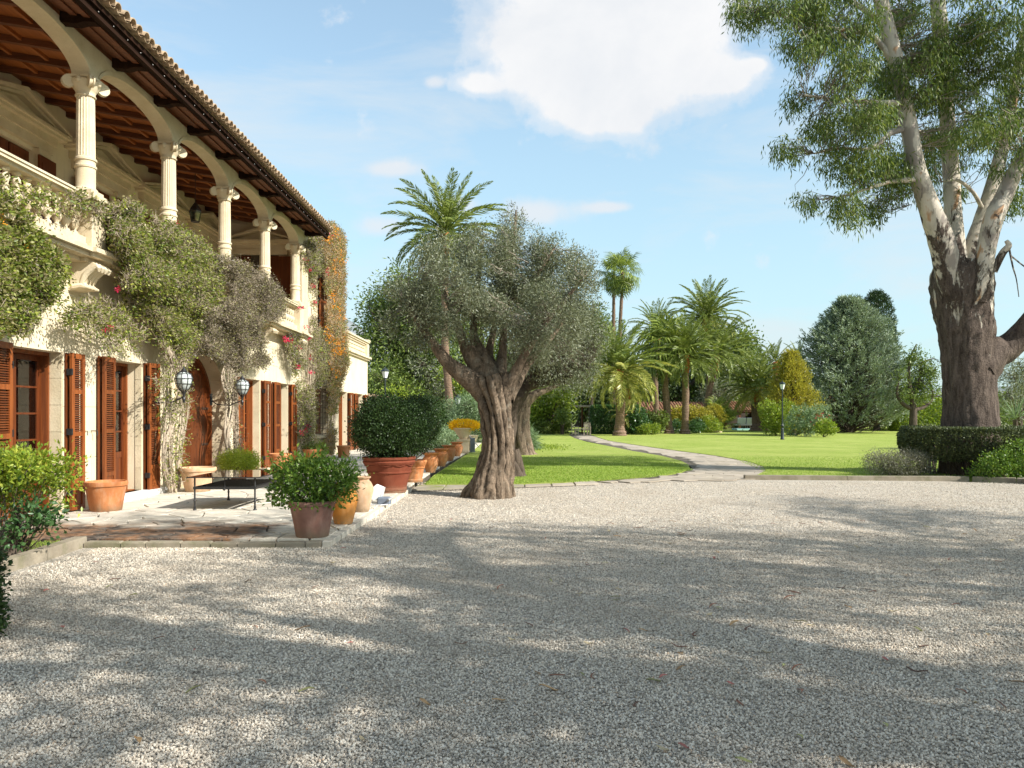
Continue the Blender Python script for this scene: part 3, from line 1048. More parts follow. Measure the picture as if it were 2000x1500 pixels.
def pave(name, parent, pts, bound, z, t, mat, limit, key, rng, accept=None, gap=0.006):
    cells = [c for c in voronoi_cells(pts, bound, gap) if accept is None or accept(c[0])]
    cells.sort(key=lambda c: key(c[0]))
    rest = MB()
    for i, (p, poly) in enumerate(cells):
        zz = z + rng.uniform(-0.004, 0.004)
        if i < limit:
            vs, fs = stone_piece(poly, zz, t, rng, origin=p)
            m_ = MB(); m_.add(vs, fs)
            m_.obj(name, mat, parent, loc=(p[0], p[1], 0))
        else:
            vs, fs = stone_piece(poly, zz, t, rng)
            rest.add(vs, fs)
    if rest.v:
        rest.obj(name, mat, parent, kind='stuff')


rr = random.Random(11)
TZ = 0.08
terr_bound = [(-7.35, 9.42), (-2.30, 9.42), (-2.22, 16.0), (-2.12, 24), (-1.72, 36.0), (-1.72, 48), (-7.35, 48)]
sheet('terrace', terr_bound, 0.055, M['grout'], 0.15, kind='structure')
terrace = [o for o in bpy.data.objects if o.name == 'terrace'][0]
pts = []
for i in range(1400):
    y = 9.2 + 30 * rr.random() ** 1.15
    pts.append((rr.uniform(-7.35, -1.75), y))
# relax by rejection so that stones are not tiny
keep = []
for p in pts:
    if all((p[0] - q[0]) ** 2 * 0.8 + (p[1] - q[1]) ** 2 * 1.3 > (0.34 + 0.01 * p[1]) ** 2 * 0.55 for q in keep): keep.append(p)
for i in range(14):   # a row of squarer border stones along the front edge
    keep.append((-7.1 + i * 0.37 + rr.uniform(-0.05, 0.05), 9.5))
keep = [p for k_, p in enumerate(keep) if p[1] <= 9.51 and k_ >= len(keep) - 14 or p[1] > 9.75]
pave('flagstone', terrace, keep, terr_bound, TZ + 0.012, 0.05, M['flag'], 290, lambda p: p[1], rr, gap=0.013)

pts = []
tries = 0
def in_poly(p, poly):
    x, y = p; c = False
    for i in range(len(poly)):
        (x1, y1), (x2, y2) = poly[i], poly[i - 1]
        if (y1 > y) != (y2 > y) and x < (x2 - x1) * (y - y1) / (y2 - y1) + x1: c = not c
    return c
big = [(min(rx) - 1, 17.5), (max(rx) + 1, 17.5), (max(rx) + 1, 66), (min(rx) - 1, 66)]
for i in range(9000):
    p = (rr.uniform(min(rx), max(rx)), 18.2 + 45 * rr.random() ** 1.3)
    if in_poly(p, path_poly) and all((p[0] - q[0]) ** 2 + (p[1] - q[1]) ** 2 > (0.35 + 0.012 * (p[1] - 18)) ** 2 for q in pts[-900:]):
        pts.append(p)
n_in = len(pts)
guard = []
gy = 17.2
while gy < 68:
    st_ = 0.45 + 0.012 * (gy - 18)
    gx = min(rx) - 1.5
    while gx < max(rx) + 1.5:
        if not in_poly((gx, gy), path_poly): guard.append((gx + rr.uniform(-0.1, 0.1), gy + rr.uniform(-0.1, 0.1)))
        gx += st_
    gy += st_
gs = set(guard)
allp = pts + guard
pave('paving_stone', path_obj, allp, big, 0.028, 0.02, M['path'], 280, lambda p: p[1], rr, accept=lambda p: p not in gs, gap=0.006)

# paving strip between gravel and lawn: rectangular slabs
strip = MB(); strip.add([(-2.2, 16.0, 0.006), (1.9, 17.6, 0.006), (1.9, 18.75, 0.006), (-2.1, 17.4, 0.006)], [(0, 1, 2, 3)])
strip = strip.obj('paving_strip', M['grout'], kind='structure')
x = -2.12
edge_lo = lambda x_: 16.35 + (x_ + 2.1) * 0.33
edge_hi = lambda x_: 17.33 + (x_ + 2.1) * 0.34
while x < 1.75:
    wd = rr.uniform(0.50, 0.66)
    poly = [(x, edge_lo(x)), (x + wd - 0.03, edge_lo(x + wd)), (x + wd - 0.03, edge_hi(x + wd)), (x, edge_hi(x))]
    sp = edge_lo(x) + (edge_hi(x) - edge_lo(x)) * rr.uniform(0.55, 0.7)
    if x < 0.2:
        a = [(x, edge_lo(x)), (x + wd - 0.03, edge_lo(x + wd)), (x + wd - 0.03, sp), (x, sp - 0.03)]
        b = [(x, sp), (x + wd - 0.03, sp + 0.03), (x + wd - 0.03, edge_hi(x + wd)), (x, edge_hi(x))]
        ps = [a, b]
    else: ps = [poly]
    for q in ps:
        vs, fs = stone_piece(q, 0.035 + rr.uniform(-0.004, 0.004), 0.05, rr, 0.01)
        m_ = MB(); m_.add(vs, fs); m_.obj('slab', M['slab'] if x < 0.25 else M['path'], strip)
    x += wd

# stone kerbs
def kerb_run(pts_, wd, z1, name, parent_name, inward=1, gap=0.012):
    root = empty(parent_name, (pts_[0][0], pts_[0][1], 0), kind='structure')
    for a, b in zip(pts_[:-1], pts_[1:]):
        A, B = Vector((a[0], a[1], 0)), Vector((b[0], b[1], 0))
        d = (B - A).normalized(); nrm = Vector((-d.y, d.x, 0)) * wd * inward
        A2, B2 = A + d * gap / 2, B - d * gap / 2
        poly = [(q.x - pts_[0][0], q.y - pts_[0][1]) for q in (A2, B2, B2 + nrm, A2 + nrm)]
        vs, fs = stone_piece(poly, z1, z1 + 0.03, rr, 0.015)
        m_ = MB(); m_.add(vs, fs); m_.obj(name, M['kerb'], root)
    return root

kerb_run([(5.82, 19.18), (8.3, 19.0), (11.15, 18.72)], 0.2, 0.11, 'kerb_stone', 'lawn_kerb')
kerb_run([(11.2, 18.7), (11.95, 18.2), (12.15, 18.05)], 0.2, 0.12, 'kerb_stone', 'lawn_kerb')
kerb_run([(12.0, 17.9), (13.4, 17.75), (16, 17.3)], 0.22, 0.12, 'kerb_stone', 'lawn_kerb')
kerb_run([(-5.12, 4.5), (-5.12, 5.9), (-5.12, 7.3), (-5.14, 8.5), (-5.2, 9.4)], 0.14, 0.13, 'kerb_stone', 'bed_kerb')
sheet('garden_bed', [(-9, 4.5), (-5.26, 4.5), (-5.26, 8.5), (-5.34, 9.4), (-9, 9.4)], 0.06, M['soil'], 0.08, kind='structure')
# terrace front edging: squared stones with a visible rough face
edge = empty('terrace_edging', (-5.2, 9.3, 0), kind='structure')
x = -5.18
while x < -2.32:
    wd = rr.uniform(0.28, 0.5)
    wd = min(wd, -2.30 - x)
    if wd < 0.1: break
    m_ = MB(); vs, fs = stone_piece([(x + 5.2, 0.0 + rr.uniform(-.012, .012)), (x + wd - 0.012 + 5.2, rr.uniform(-.012, .012)), (x + wd - 0.012 + 5.2, 0.115), (x + 5.2, 0.115)], 0.072 + rr.uniform(-0.014, 0.008), 0.1, rr, 0.016)
    m_.add(vs, fs); m_.obj('edging_stone', M['kerb'], edge); x += wd
x = 9.32
while x < 16.0:
    wd = rr.uniform(0.35, 0.6)
    xx = -2.30 + (x - 9.4) * 0.0125
    m_ = MB(); vs, fs = stone_piece([(xx + 5.2, x - 9.3), (xx + 0.1 + 5.2, x - 9.3), (xx + 0.1 + 5.2, x + wd - 0.012 - 9.3), (xx + 5.2, x + wd - 0.012 - 9.3)], 0.082 + rr.uniform(-0.006, 0.004), 0.1, rr, 0.012)
    m_.add(vs, fs); m_.obj('edging_stone', M['flag'], edge); x += wd

# ---- distant hills
def hills():
    prof = [(-900, 40), (-420, 120), (-230, 112), (-160, 90), (-115, 74), (-60, 70), (0, 40), (120, 26), (300, 22), (500, 30), (900, 40)]
    xs = np.linspace(-900, 900, 181); ys = np.linspace(500, 1300, 41)
    ph = np.interp(xs, [p[0] for p in prof], [p[1] for p in prof])
    V = []
    for j, y in enumerate(ys):
        f = math.sin(min(1, (y - 500) / 350) * math.pi / 2)
        for i, x_ in enumerate(xs):
            n = mnoise.fractal(Vector((x_ * 0.012, y * 0.012, 3)), 0.9, 2.0, 6)
            V.append((x_ * (y / 850.0), y, ph[i] * f * (1 + 0.22 * n) - (0 if j else 6)))
    nx = len(xs)
    F = [(j * nx + i, j * nx + i + 1, (j + 1) * nx + i + 1, (j + 1) * nx + i) for j in range(len(ys) - 1) for i in range(nx - 1)]
    link('hills', mesh_arr('hills', V, F, True), M['rock'], kind='structure')
hills()

# ------------------------------------------------------------------ the villa
villa = empty('villa', (-7.0, 6.0, 0), 'cream two storey villa with arched wooden loggia and brown louvred shutters', 'house')
VO = Vector(villa.location)
INV = Matrix.Translation(-VO)


def vp(m_, name, mat, smooth=False, parent=None, angle=None, **kw):
    """a part of the villa given in world coordinates"""
    o = m_.obj(name, mat, parent or villa, smooth, angle, **kw)
    o.data.transform(INV) if parent is None else None
    return o


WX = -7.0           # ground floor wall plane
WT = 0.42
holes = [(10.57, 11.95, 0.10, 2.58), (13.31, 14.52, 0.20, 2.58), (15.92, 18.93, 0.0, 3.30), (19.75, 21.30, 0.15, 2.58), (22.80, 23.95, 0.15, 2.58),
         (27.35, 29.25, 0.92, 2.62), (31.0, 32.55, 0.12, 2.6), (34.25, 36.0, 0.12, 2.6)]


def wall_cells(m_, y0, y1, z0, z1, x0, x1, holes_):
    ys = sorted({y0, y1} | {h[0] for h in holes_ if y0 < h[0] < y1} | {h[1] for h in holes_ if y0 < h[1] < y1})
    for a, b in zip(ys[:-1], ys[1:]):
        hs = [h for h in holes_ if h[0] <= a + 1e-6 and h[1] >= b - 1e-6]
        zc = z0
        for h in sorted(hs, key=lambda h: h[2]):
            if h[2] > zc: m_.box(x0, x1, a, b, zc, h[2])
            zc = h[3]
        if zc < z1: m_.box(x0, x1, a, b, zc, z1)


mb = MB()
wall_cells(mb, 4.5, 30.5, 0, 4.02, WX - WT, WX, holes)
wall_cells(mb, 30.5, 37.2, 0, 4.25, WX - WT, WX, holes)
mb.box(WX - WT - 5, WX - WT, 36.8, 37.2, 0, 4.25)
mb.box(WX - WT - 5, WX - WT, 4.5, 4.9, 0, 4.02)
# wing upper storey
wall_cells(mb, 25.1, 30.5, 4.02, 8.2, WX - WT, WX, [(27.65, 28.75, 4.75, 6.9)])
mb.box(-12.4, WX - WT, 25.1, 25.5, 4.3, 8.2)
mb.box(-12.4, WX - WT, 30.1, 30.5, 4.3, 8.2)
# spandrels over the arched door
yc, zs, ro = 17.425, 1.775, 1.505
for s in (-1, 1):
    poly = [(yc + s * ro, zs), (yc + s * ro, 3.30), (yc, 3.30)]
    for k in range(13):
        a = math.pi / 2 * (1 - k / 12)
        poly.append((yc + s * ro * math.cos(a), zs + ro * math.sin(a)))
    mb.prism(poly[:-1], 'x', WX - WT, WX)
vp(mb, 'wall', M['plaster'])

# rooms behind the openings
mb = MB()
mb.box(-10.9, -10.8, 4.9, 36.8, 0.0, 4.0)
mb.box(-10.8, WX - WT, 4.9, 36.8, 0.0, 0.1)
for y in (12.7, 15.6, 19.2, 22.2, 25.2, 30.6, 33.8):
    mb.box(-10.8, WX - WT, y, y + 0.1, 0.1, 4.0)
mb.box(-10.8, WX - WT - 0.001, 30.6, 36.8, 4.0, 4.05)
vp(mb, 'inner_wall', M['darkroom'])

# thin facing blocks of dressed stone on the ground floor wall
rr = random.Random(5)
fb_rows = [(0.08 + i * 0.41667, 0.08 + (i + 1) * 0.41667) for i in range(6)] + [(2.58 + i * 0.48, 2.58 + (i + 1) * 0.48) for i in range(3)]
fblock_n = 0
stuffb = MB()
for ri, (z0, z1) in enumerate(fb_rows):
    y = 9.6 + (ri % 2) * 0.42
    y = 9.6
    first = 0.45 if ri % 2 else 0.88
    while y < 25.05:
        L = first if y == 9.6 else rr.uniform(0.78, 0.95)
        segs = [(y, min(y + L, 25.08))]
        for h in holes:
            hz1 = h[3]
            if h[0] > 15.9 and h[0] < 16: hz1 = 3.54
            if z0 < hz1 - 0.01:
                ns = []
                for a, b in segs:
                    if b <= h[0] or a >= h[1]: ns.append((a, b))
                    else:
                        if a < h[0]: ns.append((a, h[0]))
                        if b > h[1]: ns.append((h[1], b))
                segs = ns
        for a, b in segs:
            if b - a > 0.06:
                m_ = MB(); g = 0.003
                m_.box(WX + 0.0005, WX + 0.010 + rr.uniform(0, 0.0015), a + g, b - g, z0 + g, z1 - g)
                vp(m_, 'facing_block', M['plaster'])
        y += L

# reveals of the far jambs in stone blocks
for (y1, x0, zt, zb) in ((11.95, -7.19, 2.575, 0.1), (21.30, -7.19, 2.575, 0.15), (14.52, -7.12, 2.575, 0.2)):
    z = zb; k = 0
    while z < zt - 0.05:
        h = min(0.4167, zt - z)
        m_ = MB(); m_.box(x0, WX - 0.002, y1 - 0.012, y1 - 0.001, z + 0.003, z + h - 0.003)
        vp(m_, 'reveal_block', M['stone']); z += h
# door surround: jamb blocks and voussoirs
def arc_piece(yc, zs, r0, r1, a0, a1, x0, x1, n=4):
    poly = [(yc + r0 * math.cos(a0 + (a1 - a0) * i / n), zs + r0 * math.sin(a0 + (a1 - a0) * i / n)) for i in range(n + 1)]
    poly += [(yc + r1 * math.cos(a1 + (a0 - a1) * i / n), zs + r1 * math.sin(a1 + (a0 - a1) * i / n)) for i in range(n + 1)]
    m_ = MB(); m_.prism(poly, 'x', x0, x1)
    return m_
ri_ = 1.225
for k in range(11):
    g = 0.0025
    vp(arc_piece(yc, zs, ri_, ro - 0.001, math.pi * k / 11 + g, math.pi * (k + 1) / 11 - g, -7.33, -6.965), 'arch_stone', M['stone'])
for s in (-1, 1):
    z = 0.08
    for hgt in (0.42, 0.45, 0.40, 0.425):
        m_ = MB(); y0, y1 = yc + s * ri_, yc + s * (ro - 0.001)
        m_.box(-7.33, -6.965, min(y0, y1), max(y0, y1), z + 0.003, z + hgt - 0.003)
        vp(m_, 'jamb_stone', M['stone']); z += hgt
door = vp(arc_piece(yc, zs, 1.15, 1.224, 0, math.pi, -7.40, -7.28, 24), 'entrance_door', M['shutter'])
for s in (-1, 1):
    m_ = MB(); m_.box(-7.40, -7.28, yc + s * 1.15, yc + s * 1.224, 0.1, zs)
    o = m_.obj('door_frame', M['shutter'], door); o.data.transform(INV)
n = 9
for k in range(n):
    a, b = yc - 1.149 + 2.298 * k / n + 0.003, yc - 1.149 + 2.298 * (k + 1) / n - 0.003
    poly = [(a, 0.1), (b, 0.1)] + [(b + (a - b) * i / 5, zs + math.sqrt(max(1.149 ** 2 - (b + (a - b) * i / 5 - yc) ** 2, 0))) for i in range(6)]
    m_ = MB(); m_.prism(poly, 'x', -7.40, -7.355 + 0.004 * (k % 2))
    o = m_.obj('plank', M['door'], door); o.data.transform(INV)
m_ = MB()
m_.box(-7.352, -7.335, yc - 1.1, yc + 1.1, 0.12, 0.34)
for z in (0.9, 1.75): m_.box(-7.352, -7.34, yc + 0.75, yc + 1.14, z, z + 0.05)
m_.lathe([(0.0, 0), (0.03, 0.0), (0.035, 0.03), (0.0, 0.05)], 10, (-7.33, yc - 0.25, 1.1))
o = m_.obj('door_fitting', M['rust'], door); o.data.transform(INV)
m_ = MB(); m_.box(-7.30, -6.80, 16.1, 18.75, 0.08, 0.16)
vp(m_, 'doorstep', M['stone'])
m_ = MB(); m_.box(-6.965, -6.955, 18.70, 18.80, 0.42, 0.52)
vp(m_, 'wall_plate', M['rust'])


def french(y0, y1, z0, z1, curtain=None, lining=0.19, solid=0.62, cols=2, rows=4, mat='door'):
    """glazed double leaf set back in the wall"""
    xf = -7.38
    root = MB()
    root.box(xf, xf + lining, y0 + 0.001, y0 + 0.05, z0, z1 - 0.001)
    root.box(xf, xf + lining, y1 - 0.05, y1 - 0.013, z0, z1 - 0.001)
    root.box(xf, xf + lining, y0 + 0.05, y1 - 0.05, z1 - 0.055, z1 - 0.001)
    root.box(xf, xf + lining + .15, y0 + 0.05, y1 - 0.05, z0 - 0.05, z0 + 0.02)
    fr = vp(root, 'french_window', M['shutter'])
    ya, yb = y0 + 0.05, y1 - 0.05
    m_ = MB(); wdt = (yb - ya) / cols
    for c in range(cols):
        a, b = ya + c * wdt + 0.004, ya + (c + 1) * wdt - 0.004
        s = 0.065
        m_.box(xf + 0.02, xf + 0.065, a, a + s, z0 + 0.03, z1 - 0.06)
        m_.box(xf + 0.02, xf + 0.065, b - s, b, z0 + 0.03, z1 - 0.06)
        m_.box(xf + 0.022, xf + 0.063, a + s, b - s, z1 - 0.14, z1 - 0.06)
        m_.box(xf + 0.022, xf + 0.063, a + s, b - s, z0 + 0.03, z0 + 0.15)
        m_.box(xf + 0.022, xf + 0.063, a + s, b - s, z0 + solid, z0 + solid + 0.11)
        m_.box(xf + 0.03, xf + 0.05, a + s, b - s, z0 + 0.15, z0 + solid)
        zt, zb = z1 - 0.14, z0 + solid + 0.11
        for r_ in range(1, rows):
            z = zb + (zt - zb) * r_ / rows
            m_.box(xf + 0.024, xf + 0.061, a + s, b - s, z - 0.014, z + 0.014)
        for r_ in range(rows):
            za, zc = zb + (zt - zb) * r_ / rows, zb + (zt - zb) * (r_ + 1) / rows
            g_ = MB(); g_.box(xf + 0.038, xf + 0.043, a + s, b - s, za + 0.014, zc - 0.014)
            o = g_.obj('pane', M['glass'], fr); o.data.transform(INV)
    o = m_.obj('leaf_frame', M[mat], fr); o.data.transform(INV)
    if curtain:
        for (a, b) in curtain:
            n_ = 24; V = []; F = []
            for i in range(n_ + 1):
                y = a + (b - a) * i / n_
                for z in (z0 + 0.35, (z0 + z1) / 2, z1 - 0.1):
                    V.append((xf - 0.06 + 0.025 * math.sin(i * 1.7), y + (0.03 * math.sin(z * 2) if z < z1 - 0.2 else 0), z))
            for i in range(n_):
                for k in range(2):
                    F.append((i * 3 + k, i * 3 + k + 1, i * 3 + 4 + k, i * 3 + 3 + k))
            c_ = MB(); c_.add(V, F)
            o = c_.obj('curtain', M['cloth'], fr, True, 80); o.data.transform(INV)
    return fr


french(10.57, 11.95, 0.10, 2.58, [(11.62, 11.86), (10.7, 10.9)])
french(13.31, 14.52, 0.20, 2.58, [(14.2, 14.44), (13.4, 13.6)], lining=0.12)
french(19.75, 21.30, 0.15, 2.58, [(20.2, 20.5), (20.95, 21.2)])
french(22.80, 23.95, 0.15, 2.58)
french(31.0, 32.55, 0.12, 2.6)
french(34.25, 36.0, 0.12, 2.6)

slat_cache = {}
def slat_mesh(L):
    key = round(L, 3)
    if key not in slat_cache:
        m_ = MB()
        a = R(38)
        w_, t_ = 0.030, 0.006
        c, s = math.cos(a), math.sin(a)
        poly = [(-w_ * c / 2 - t_ * s / 2, w_ * s / 2 - t_ * c / 2 + 0.0), (w_ * c / 2 - t_ * s / 2, -w_ * s / 2 - t_ * c / 2), (w_ * c / 2 + t_ * s / 2, -w_ * s / 2 + t_ * c / 2), (-w_ * c / 2 + t_ * s / 2, w_ * s / 2 + t_ * c / 2)]
        m_.prism(poly, 'y', -L / 2, L / 2)
        slat_cache[key] = m_.mesh('slat', False, M['slat'])
    return slat_cache[key]


def shutter(y0, y1, z0, z1, hinge, individual=True, x=WX + 0.02, swing=0.0, fold=0.05, joined=False, label=None):
    """louvred shutter leaf lying against the wall, hinged at hinge (y), with a folded leaf behind it"""
    Wd = y1 - y0
    root = empty('shutter', (0, 0, 0))
    root.parent = villa
    far = hinge == y0
    root.location = Vector((x, hinge, z0)) - VO
    root.rotation_euler = (0, 0, (-swing if far else swing))
    s = 1 if far else -1
    H = z1 - z0
    def bx(m_, xa, xb, u0, u1, za, zb):
        m_.box(xa, xb, s * u0, s * u1, za, zb)
    st = 0.07
    back = MB()
    bx(back, 0.0, 0.03, 0.0, Wd - 0.01, 0, H)
    back.obj('rear_leaf', M['door'], root)
    f0, f1 = 0.03 + fold, 0.03 + fold + 0.042
    fr = MB()
    bx(fr, f0, f1, 0.0, st, 0, H); bx(fr, f0, f1, Wd - st, Wd, 0, H)
    cuts = [0.0, 0.02, 0.19, 0.46, 0.74, 1.0]
    rails = [0.0, 0.17, 0.47, 0.74, 0.965]
    rh = 0.075
    zs_ = [r_ * H for r_ in rails]
    for i, z in enumerate(zs_):
        hh = H - z if i == len(zs_) - 1 else rh
        bx(fr, f0 + 0.001, f1 - 0.001, st, Wd - st, z, z + hh)
    bx(fr, f0 + 0.012, f0 + 0.026, st, Wd - st, rh, zs_[1])
    bx(fr, f0 + 0.02, f0 + 0.034, st + 0.04, Wd - st - 0.04, rh + 0.05, zs_[1] - 0.05)
    fr.obj('frame', M['shutter'], root)
    hg = MB()
    for z in (0.12, 0.5, 0.88):
        bx(hg, f0 - fold * 0.8, f1 + 0.004, -0.012, 0.02, z * H - 0.05, z * H + 0.05)
    hg.obj('hinge', M['iron'], root)
    L = Wd - 2 * st - 0.002
    pitch = 0.034
    js = MB()
    for i in range(1, 4):
        z = zs_[i] + rh + 0.018
        ze = zs_[i + 1] - 0.012
        while z < ze:
            if joined:
                a = R(38); w_ = 0.030
                js.prism([(f0 + 0.021 - w_ * math.cos(a) / 2, z + w_ * math.sin(a) / 2), (f0 + 0.021 + w_ * math.cos(a) / 2, z - w_ * math.sin(a) / 2), (f0 + 0.023 + w_ * math.cos(a) / 2, z - w_ * math.sin(a) / 2 + 0.006), (f0 + 0.023 - w_ * math.cos(a) / 2, z + w_ * math.sin(a) / 2 + 0.006)], 'y', s * st, s * (Wd - st))
            else:
                o = link('slat', slat_mesh(L), None, root, loc=(f0 + 0.021, s * Wd / 2, z))
            z += pitch
    if joined: js.obj('slat', M['slat'], root, kind='stuff')
    return root


shutter(10.13, 10.55, 0.12, 2.60, 10.55, swing=R(4))
shutter(11.98, 12.32, 0.12, 2.58, 11.98, swing=R(3))
shutter(12.87, 13.29, 0.16, 2.60, 13.29, swing=R(4))
shutter(14.54, 14.90, 0.18, 2.60, 14.54, swing=R(7))
shutter(21.34, 21.78, 0.14, 2.58, 21.34, joined=True, swing=R(4))
shutter(19.3, 19.72, 0.14, 2.58, 19.72, joined=True)
shutter(22.16, 22.77, 0.14, 2.58, 22.77, joined=True, swing=R(4))
shutter(23.97, 24.35, 0.14, 2.58, 23.97, joined=True, swing=R(8))
shutter(32.58, 33.0, 0.14, 2.58, 32.58, joined=True, swing=R(6))
shutter(33.55, 34.22, 0.14, 2.58, 34.22, joined=True, swing=R(4))
shutter(36.03, 36.45, 0.14, 2.58, 36.03, joined=True, swing=R(6))
shutter(27.66, 28.60, 4.78, 6.85, 27.66, joined=True, x=WX - 0.02)
shutter(27.40, 28.35, 0.94, 2.60, 27.40, joined=True, x=WX - 0.20)
# iron hooks that hold the shutters back
mb = MB()
for y in (12.45, 12.75):
    mb.tube([(-6.99, y, 1.35), (-6.88, y, 1.35), (-6.88, y, 1.28)], 0.008, 5)
for y in (12.05, 13.5, 14.6):
    mb.box(-6.99, -6.90, y, y + 0.02, 2.35, 2.37)
vp(mb, 'shutter_hook', M['iron'])
mb = MB(); mb.box(-7.2, -6.80, 13.25, 15.15, 0.08, 0.20)
vp(mb, 'doorstep', M['white'])
mb = MB(); mb.box(-7.2, -6.78, 19.4, 24.2, 0.08, 0.15)
vp(mb, 'doorstep', M['stone'])
# window grille and sill on the wing
gr = empty('window_grille', (0, 0, 0)); gr.parent = villa; gr.location = Vector((-6.86, 27.3, 0.92)) - VO
for i in range(9):
    m_ = MB(); m_.box(-0.008, 0.008, i * 0.245 - 0.008, i * 0.245 + 0.008, 0, 1.78); m_.obj('bar', M['rust'], gr)
for i in range(10):
    m_ = MB(); m_.box(0.009, 0.022, -0.03, 1.99, i * 0.19 + 0.02, i * 0.19 + 0.04); m_.obj('bar', M['rust'], gr)
mb = MB(); mb.box(-7.1, -6.76, 27.1, 29.5, 0.80, 0.90); mb.box(-7.0, -6.84, 27.2, 29.4, 0.62, 0.80); mb.box(-7.0, -6.90, 27.25, 29.35, 0.45, 0.58)
vp(mb, 'window_sill', M['stone'])

# ---- loggia
COLX = -6.80
CY = [12.25 + 2.96 * k for k in range(-2, 5)]
ZC = lambda x_: 7.50 + (-6.67 - x_) * 0.165      # underside of the sloping ceiling
mb = MB()
mb.box(-12.0, -6.64, 4.5, 25.095, 4.08, 4.205)
vp(mb, 'loggia_floor', M['stone'])
mb = MB()
mb.box(WX, -6.74, 4.5, 25.1, 4.021, 4.079)
mb.box(-6.639, -6.58, 4.5, 25.1, 4.085, 4.145)
mb.box(-6.639, -6.50, 4.5, 25.1, 4.150, 4.212)
for y in CY:
    mb.box(WX, -6.66, y - 0.27, y + 0.27, 4.019, 4.082)
    mb.box(-6.62, -6.52, y - 0.30, y + 0.30, 4.083, 4.147)
    mb.box(-6.62, -6.44, y - 0.34, y + 0.34, 4.148, 4.216)
vp(mb, 'balcony_cornice', M['stone'])

# annex: cornice + balustraded parapet with beading
mb = MB()
mb.box(-12.4, -6.90, 30.52, 37.25, 4.25, 4.33); mb.box(-12.4, -6.82, 30.52, 37.32, 4.33, 4.42)
mb.box(-7.35, -7.0, 30.52, 37.1, 4.42, 4.55)
mb.box(-7.30, -7.06, 30.52, 37.0, 4.55, 5.02)
mb.box(-7.38, -6.94, 30.52, 37.2, 5.02, 5.10); mb.box(-7.42, -6.88, 30.52, 37.25, 5.10, 5.17)
mb.box(-7.38, -6.92, 36.75, 37.20, 4.42, 5.02); mb.box(-7.44, -6.86, 36.70, 37.26, 5.17, 5.24)
mb.box(-7.06, -7.03, 30.6, 36.7, 4.62, 4.70); mb.box(-7.06, -7.03, 30.6, 36.7, 4.80, 4.88)
for i in range(60): mb.box(-7.03, -6.985, 30.6 + i * 0.1, 30.65 + i * 0.1, 4.94, 5.01)
vp(mb, 'parapet', M['stone'])
# wing top
mb = MB(); mb.box(-12.4, -6.85, 25.1, 30.55, 8.2, 8.32); mb.box(-12.4, -6.78, 25.05, 30.6, 8.32, 8.40)
vp(mb, 'wing_cornice', M['stone'])
mb = MB(); mb.box(-7.0, -6.93, 28.76, 28.95, 4.7, 6.95); mb.box(-7.0, -6.93, 27.5, 28.95, 6.95, 7.05); mb.box(-7.0, -6.88, 27.45, 29.0, 4.6, 4.72)
vp(mb, 'window_surround', M['plaster'])

# columns
def column(y):
    root = empty('column', (0, 0, 0)); root.parent = villa
    root.location = Vector((COLX, y, 5.17)) - VO
    m_ = MB(); r = 0.145
    m_.lathe([(r + 0.03, 0), (r + 0.03, 0.03), (r + 0.005, 0.05), (r, 0.06), (r, 0.36), (r + 0.015, 0.37), (r + 0.018, 0.40), (r, 0.42), (r, 0.47), (r + 0.02, 0.485), (r + 0.02, 0.515), (r - 0.002, 0.535), (r - 0.002, 0.55)], 32)
    m_.obj('column_base', M['stone'], root, True, 35)
    m_ = MB(); m_.lathe([(r - 0.004, 0.55), (r - 0.004, 0.62), (r - 0.012, 1.40), (r - 0.016, 1.50)], 40, flute=0.075)
    m_.obj('fluted_shaft', M['stone'], root)
    m_ = MB()
    m_.lathe([(r + 0.004, 1.50), (r + 0.010, 1.515), (r - 0.006, 1.535), (r - 0.006, 1.56), (r + 0.008, 1.59), (r + 0.07, 1.68), (r + 0.08, 1.73), (r + 0.03, 1.78)], 28)
    m_.box(-0.20, 0.20, -0.20, 0.20, 1.765, 1.80)
    m_.box(-0.15, 0.15, -0.15, 0.15, 1.80, 1.83)
    for k in range(4):
        a = math.pi / 4 + k * math.pi / 2
        d = Vector((math.cos(a), math.sin(a), 0)); t = Vector((-d.y, d.x, 0))
        c = d * 0.255 + Vector((0, 0, 1.69))
        prof = [(0.0, -0.04), (0.095, -0.04), (0.095, -0.02), (0.075, -0.012), (0.075, 0.012), (0.095, 0.02), (0.095, 0.04), (0.0, 0.04)]
        vs, fs = [], []
        sg = 14
        for (pr, ph) in prof:
            for i in range(sg):
                an = 2 * math.pi * i / sg
                q = c + t * ph + d * (pr * math.cos(an)) + Vector((0, 0, pr * math.sin(an)))
                vs.append(tuple(q))
        for q in range(len(prof) - 1):
            for i in range(sg):
                j = (i + 1) % sg
                fs.append((q * sg + i, q * sg + j, (q + 1) * sg + j, (q + 1) * sg + i))
        m_.add(vs, fs)
        m_.tube([tuple(d * 0.10 + Vector((0, 0, 1.76))), tuple(d * 0.22 + Vector((0, 0, 1.785))), tuple(d * 0.30 + Vector((0, 0, 1.76)))], [0.03, 0.032, 0.02], 6)
        # rosette head between the volutes
        a2 = k * math.pi / 2
        cc = (math.cos(a2) * 0.20, math.sin(a2) * 0.20, 1.715)
        m_.lathe([(0.0, -0.055), (0.035, -0.04), (0.052, 0.0), (0.042, 0.035), (0.0, 0.058)], 10, cc)
    m_.obj('capital', M['stone'], root, True, 35)
    return root
c0 = column(CY[0])
for y in CY[1:]:
    c = copy_tree(c0); c.parent = villa; c.location = Vector((COLX, y, 5.17)) - VO

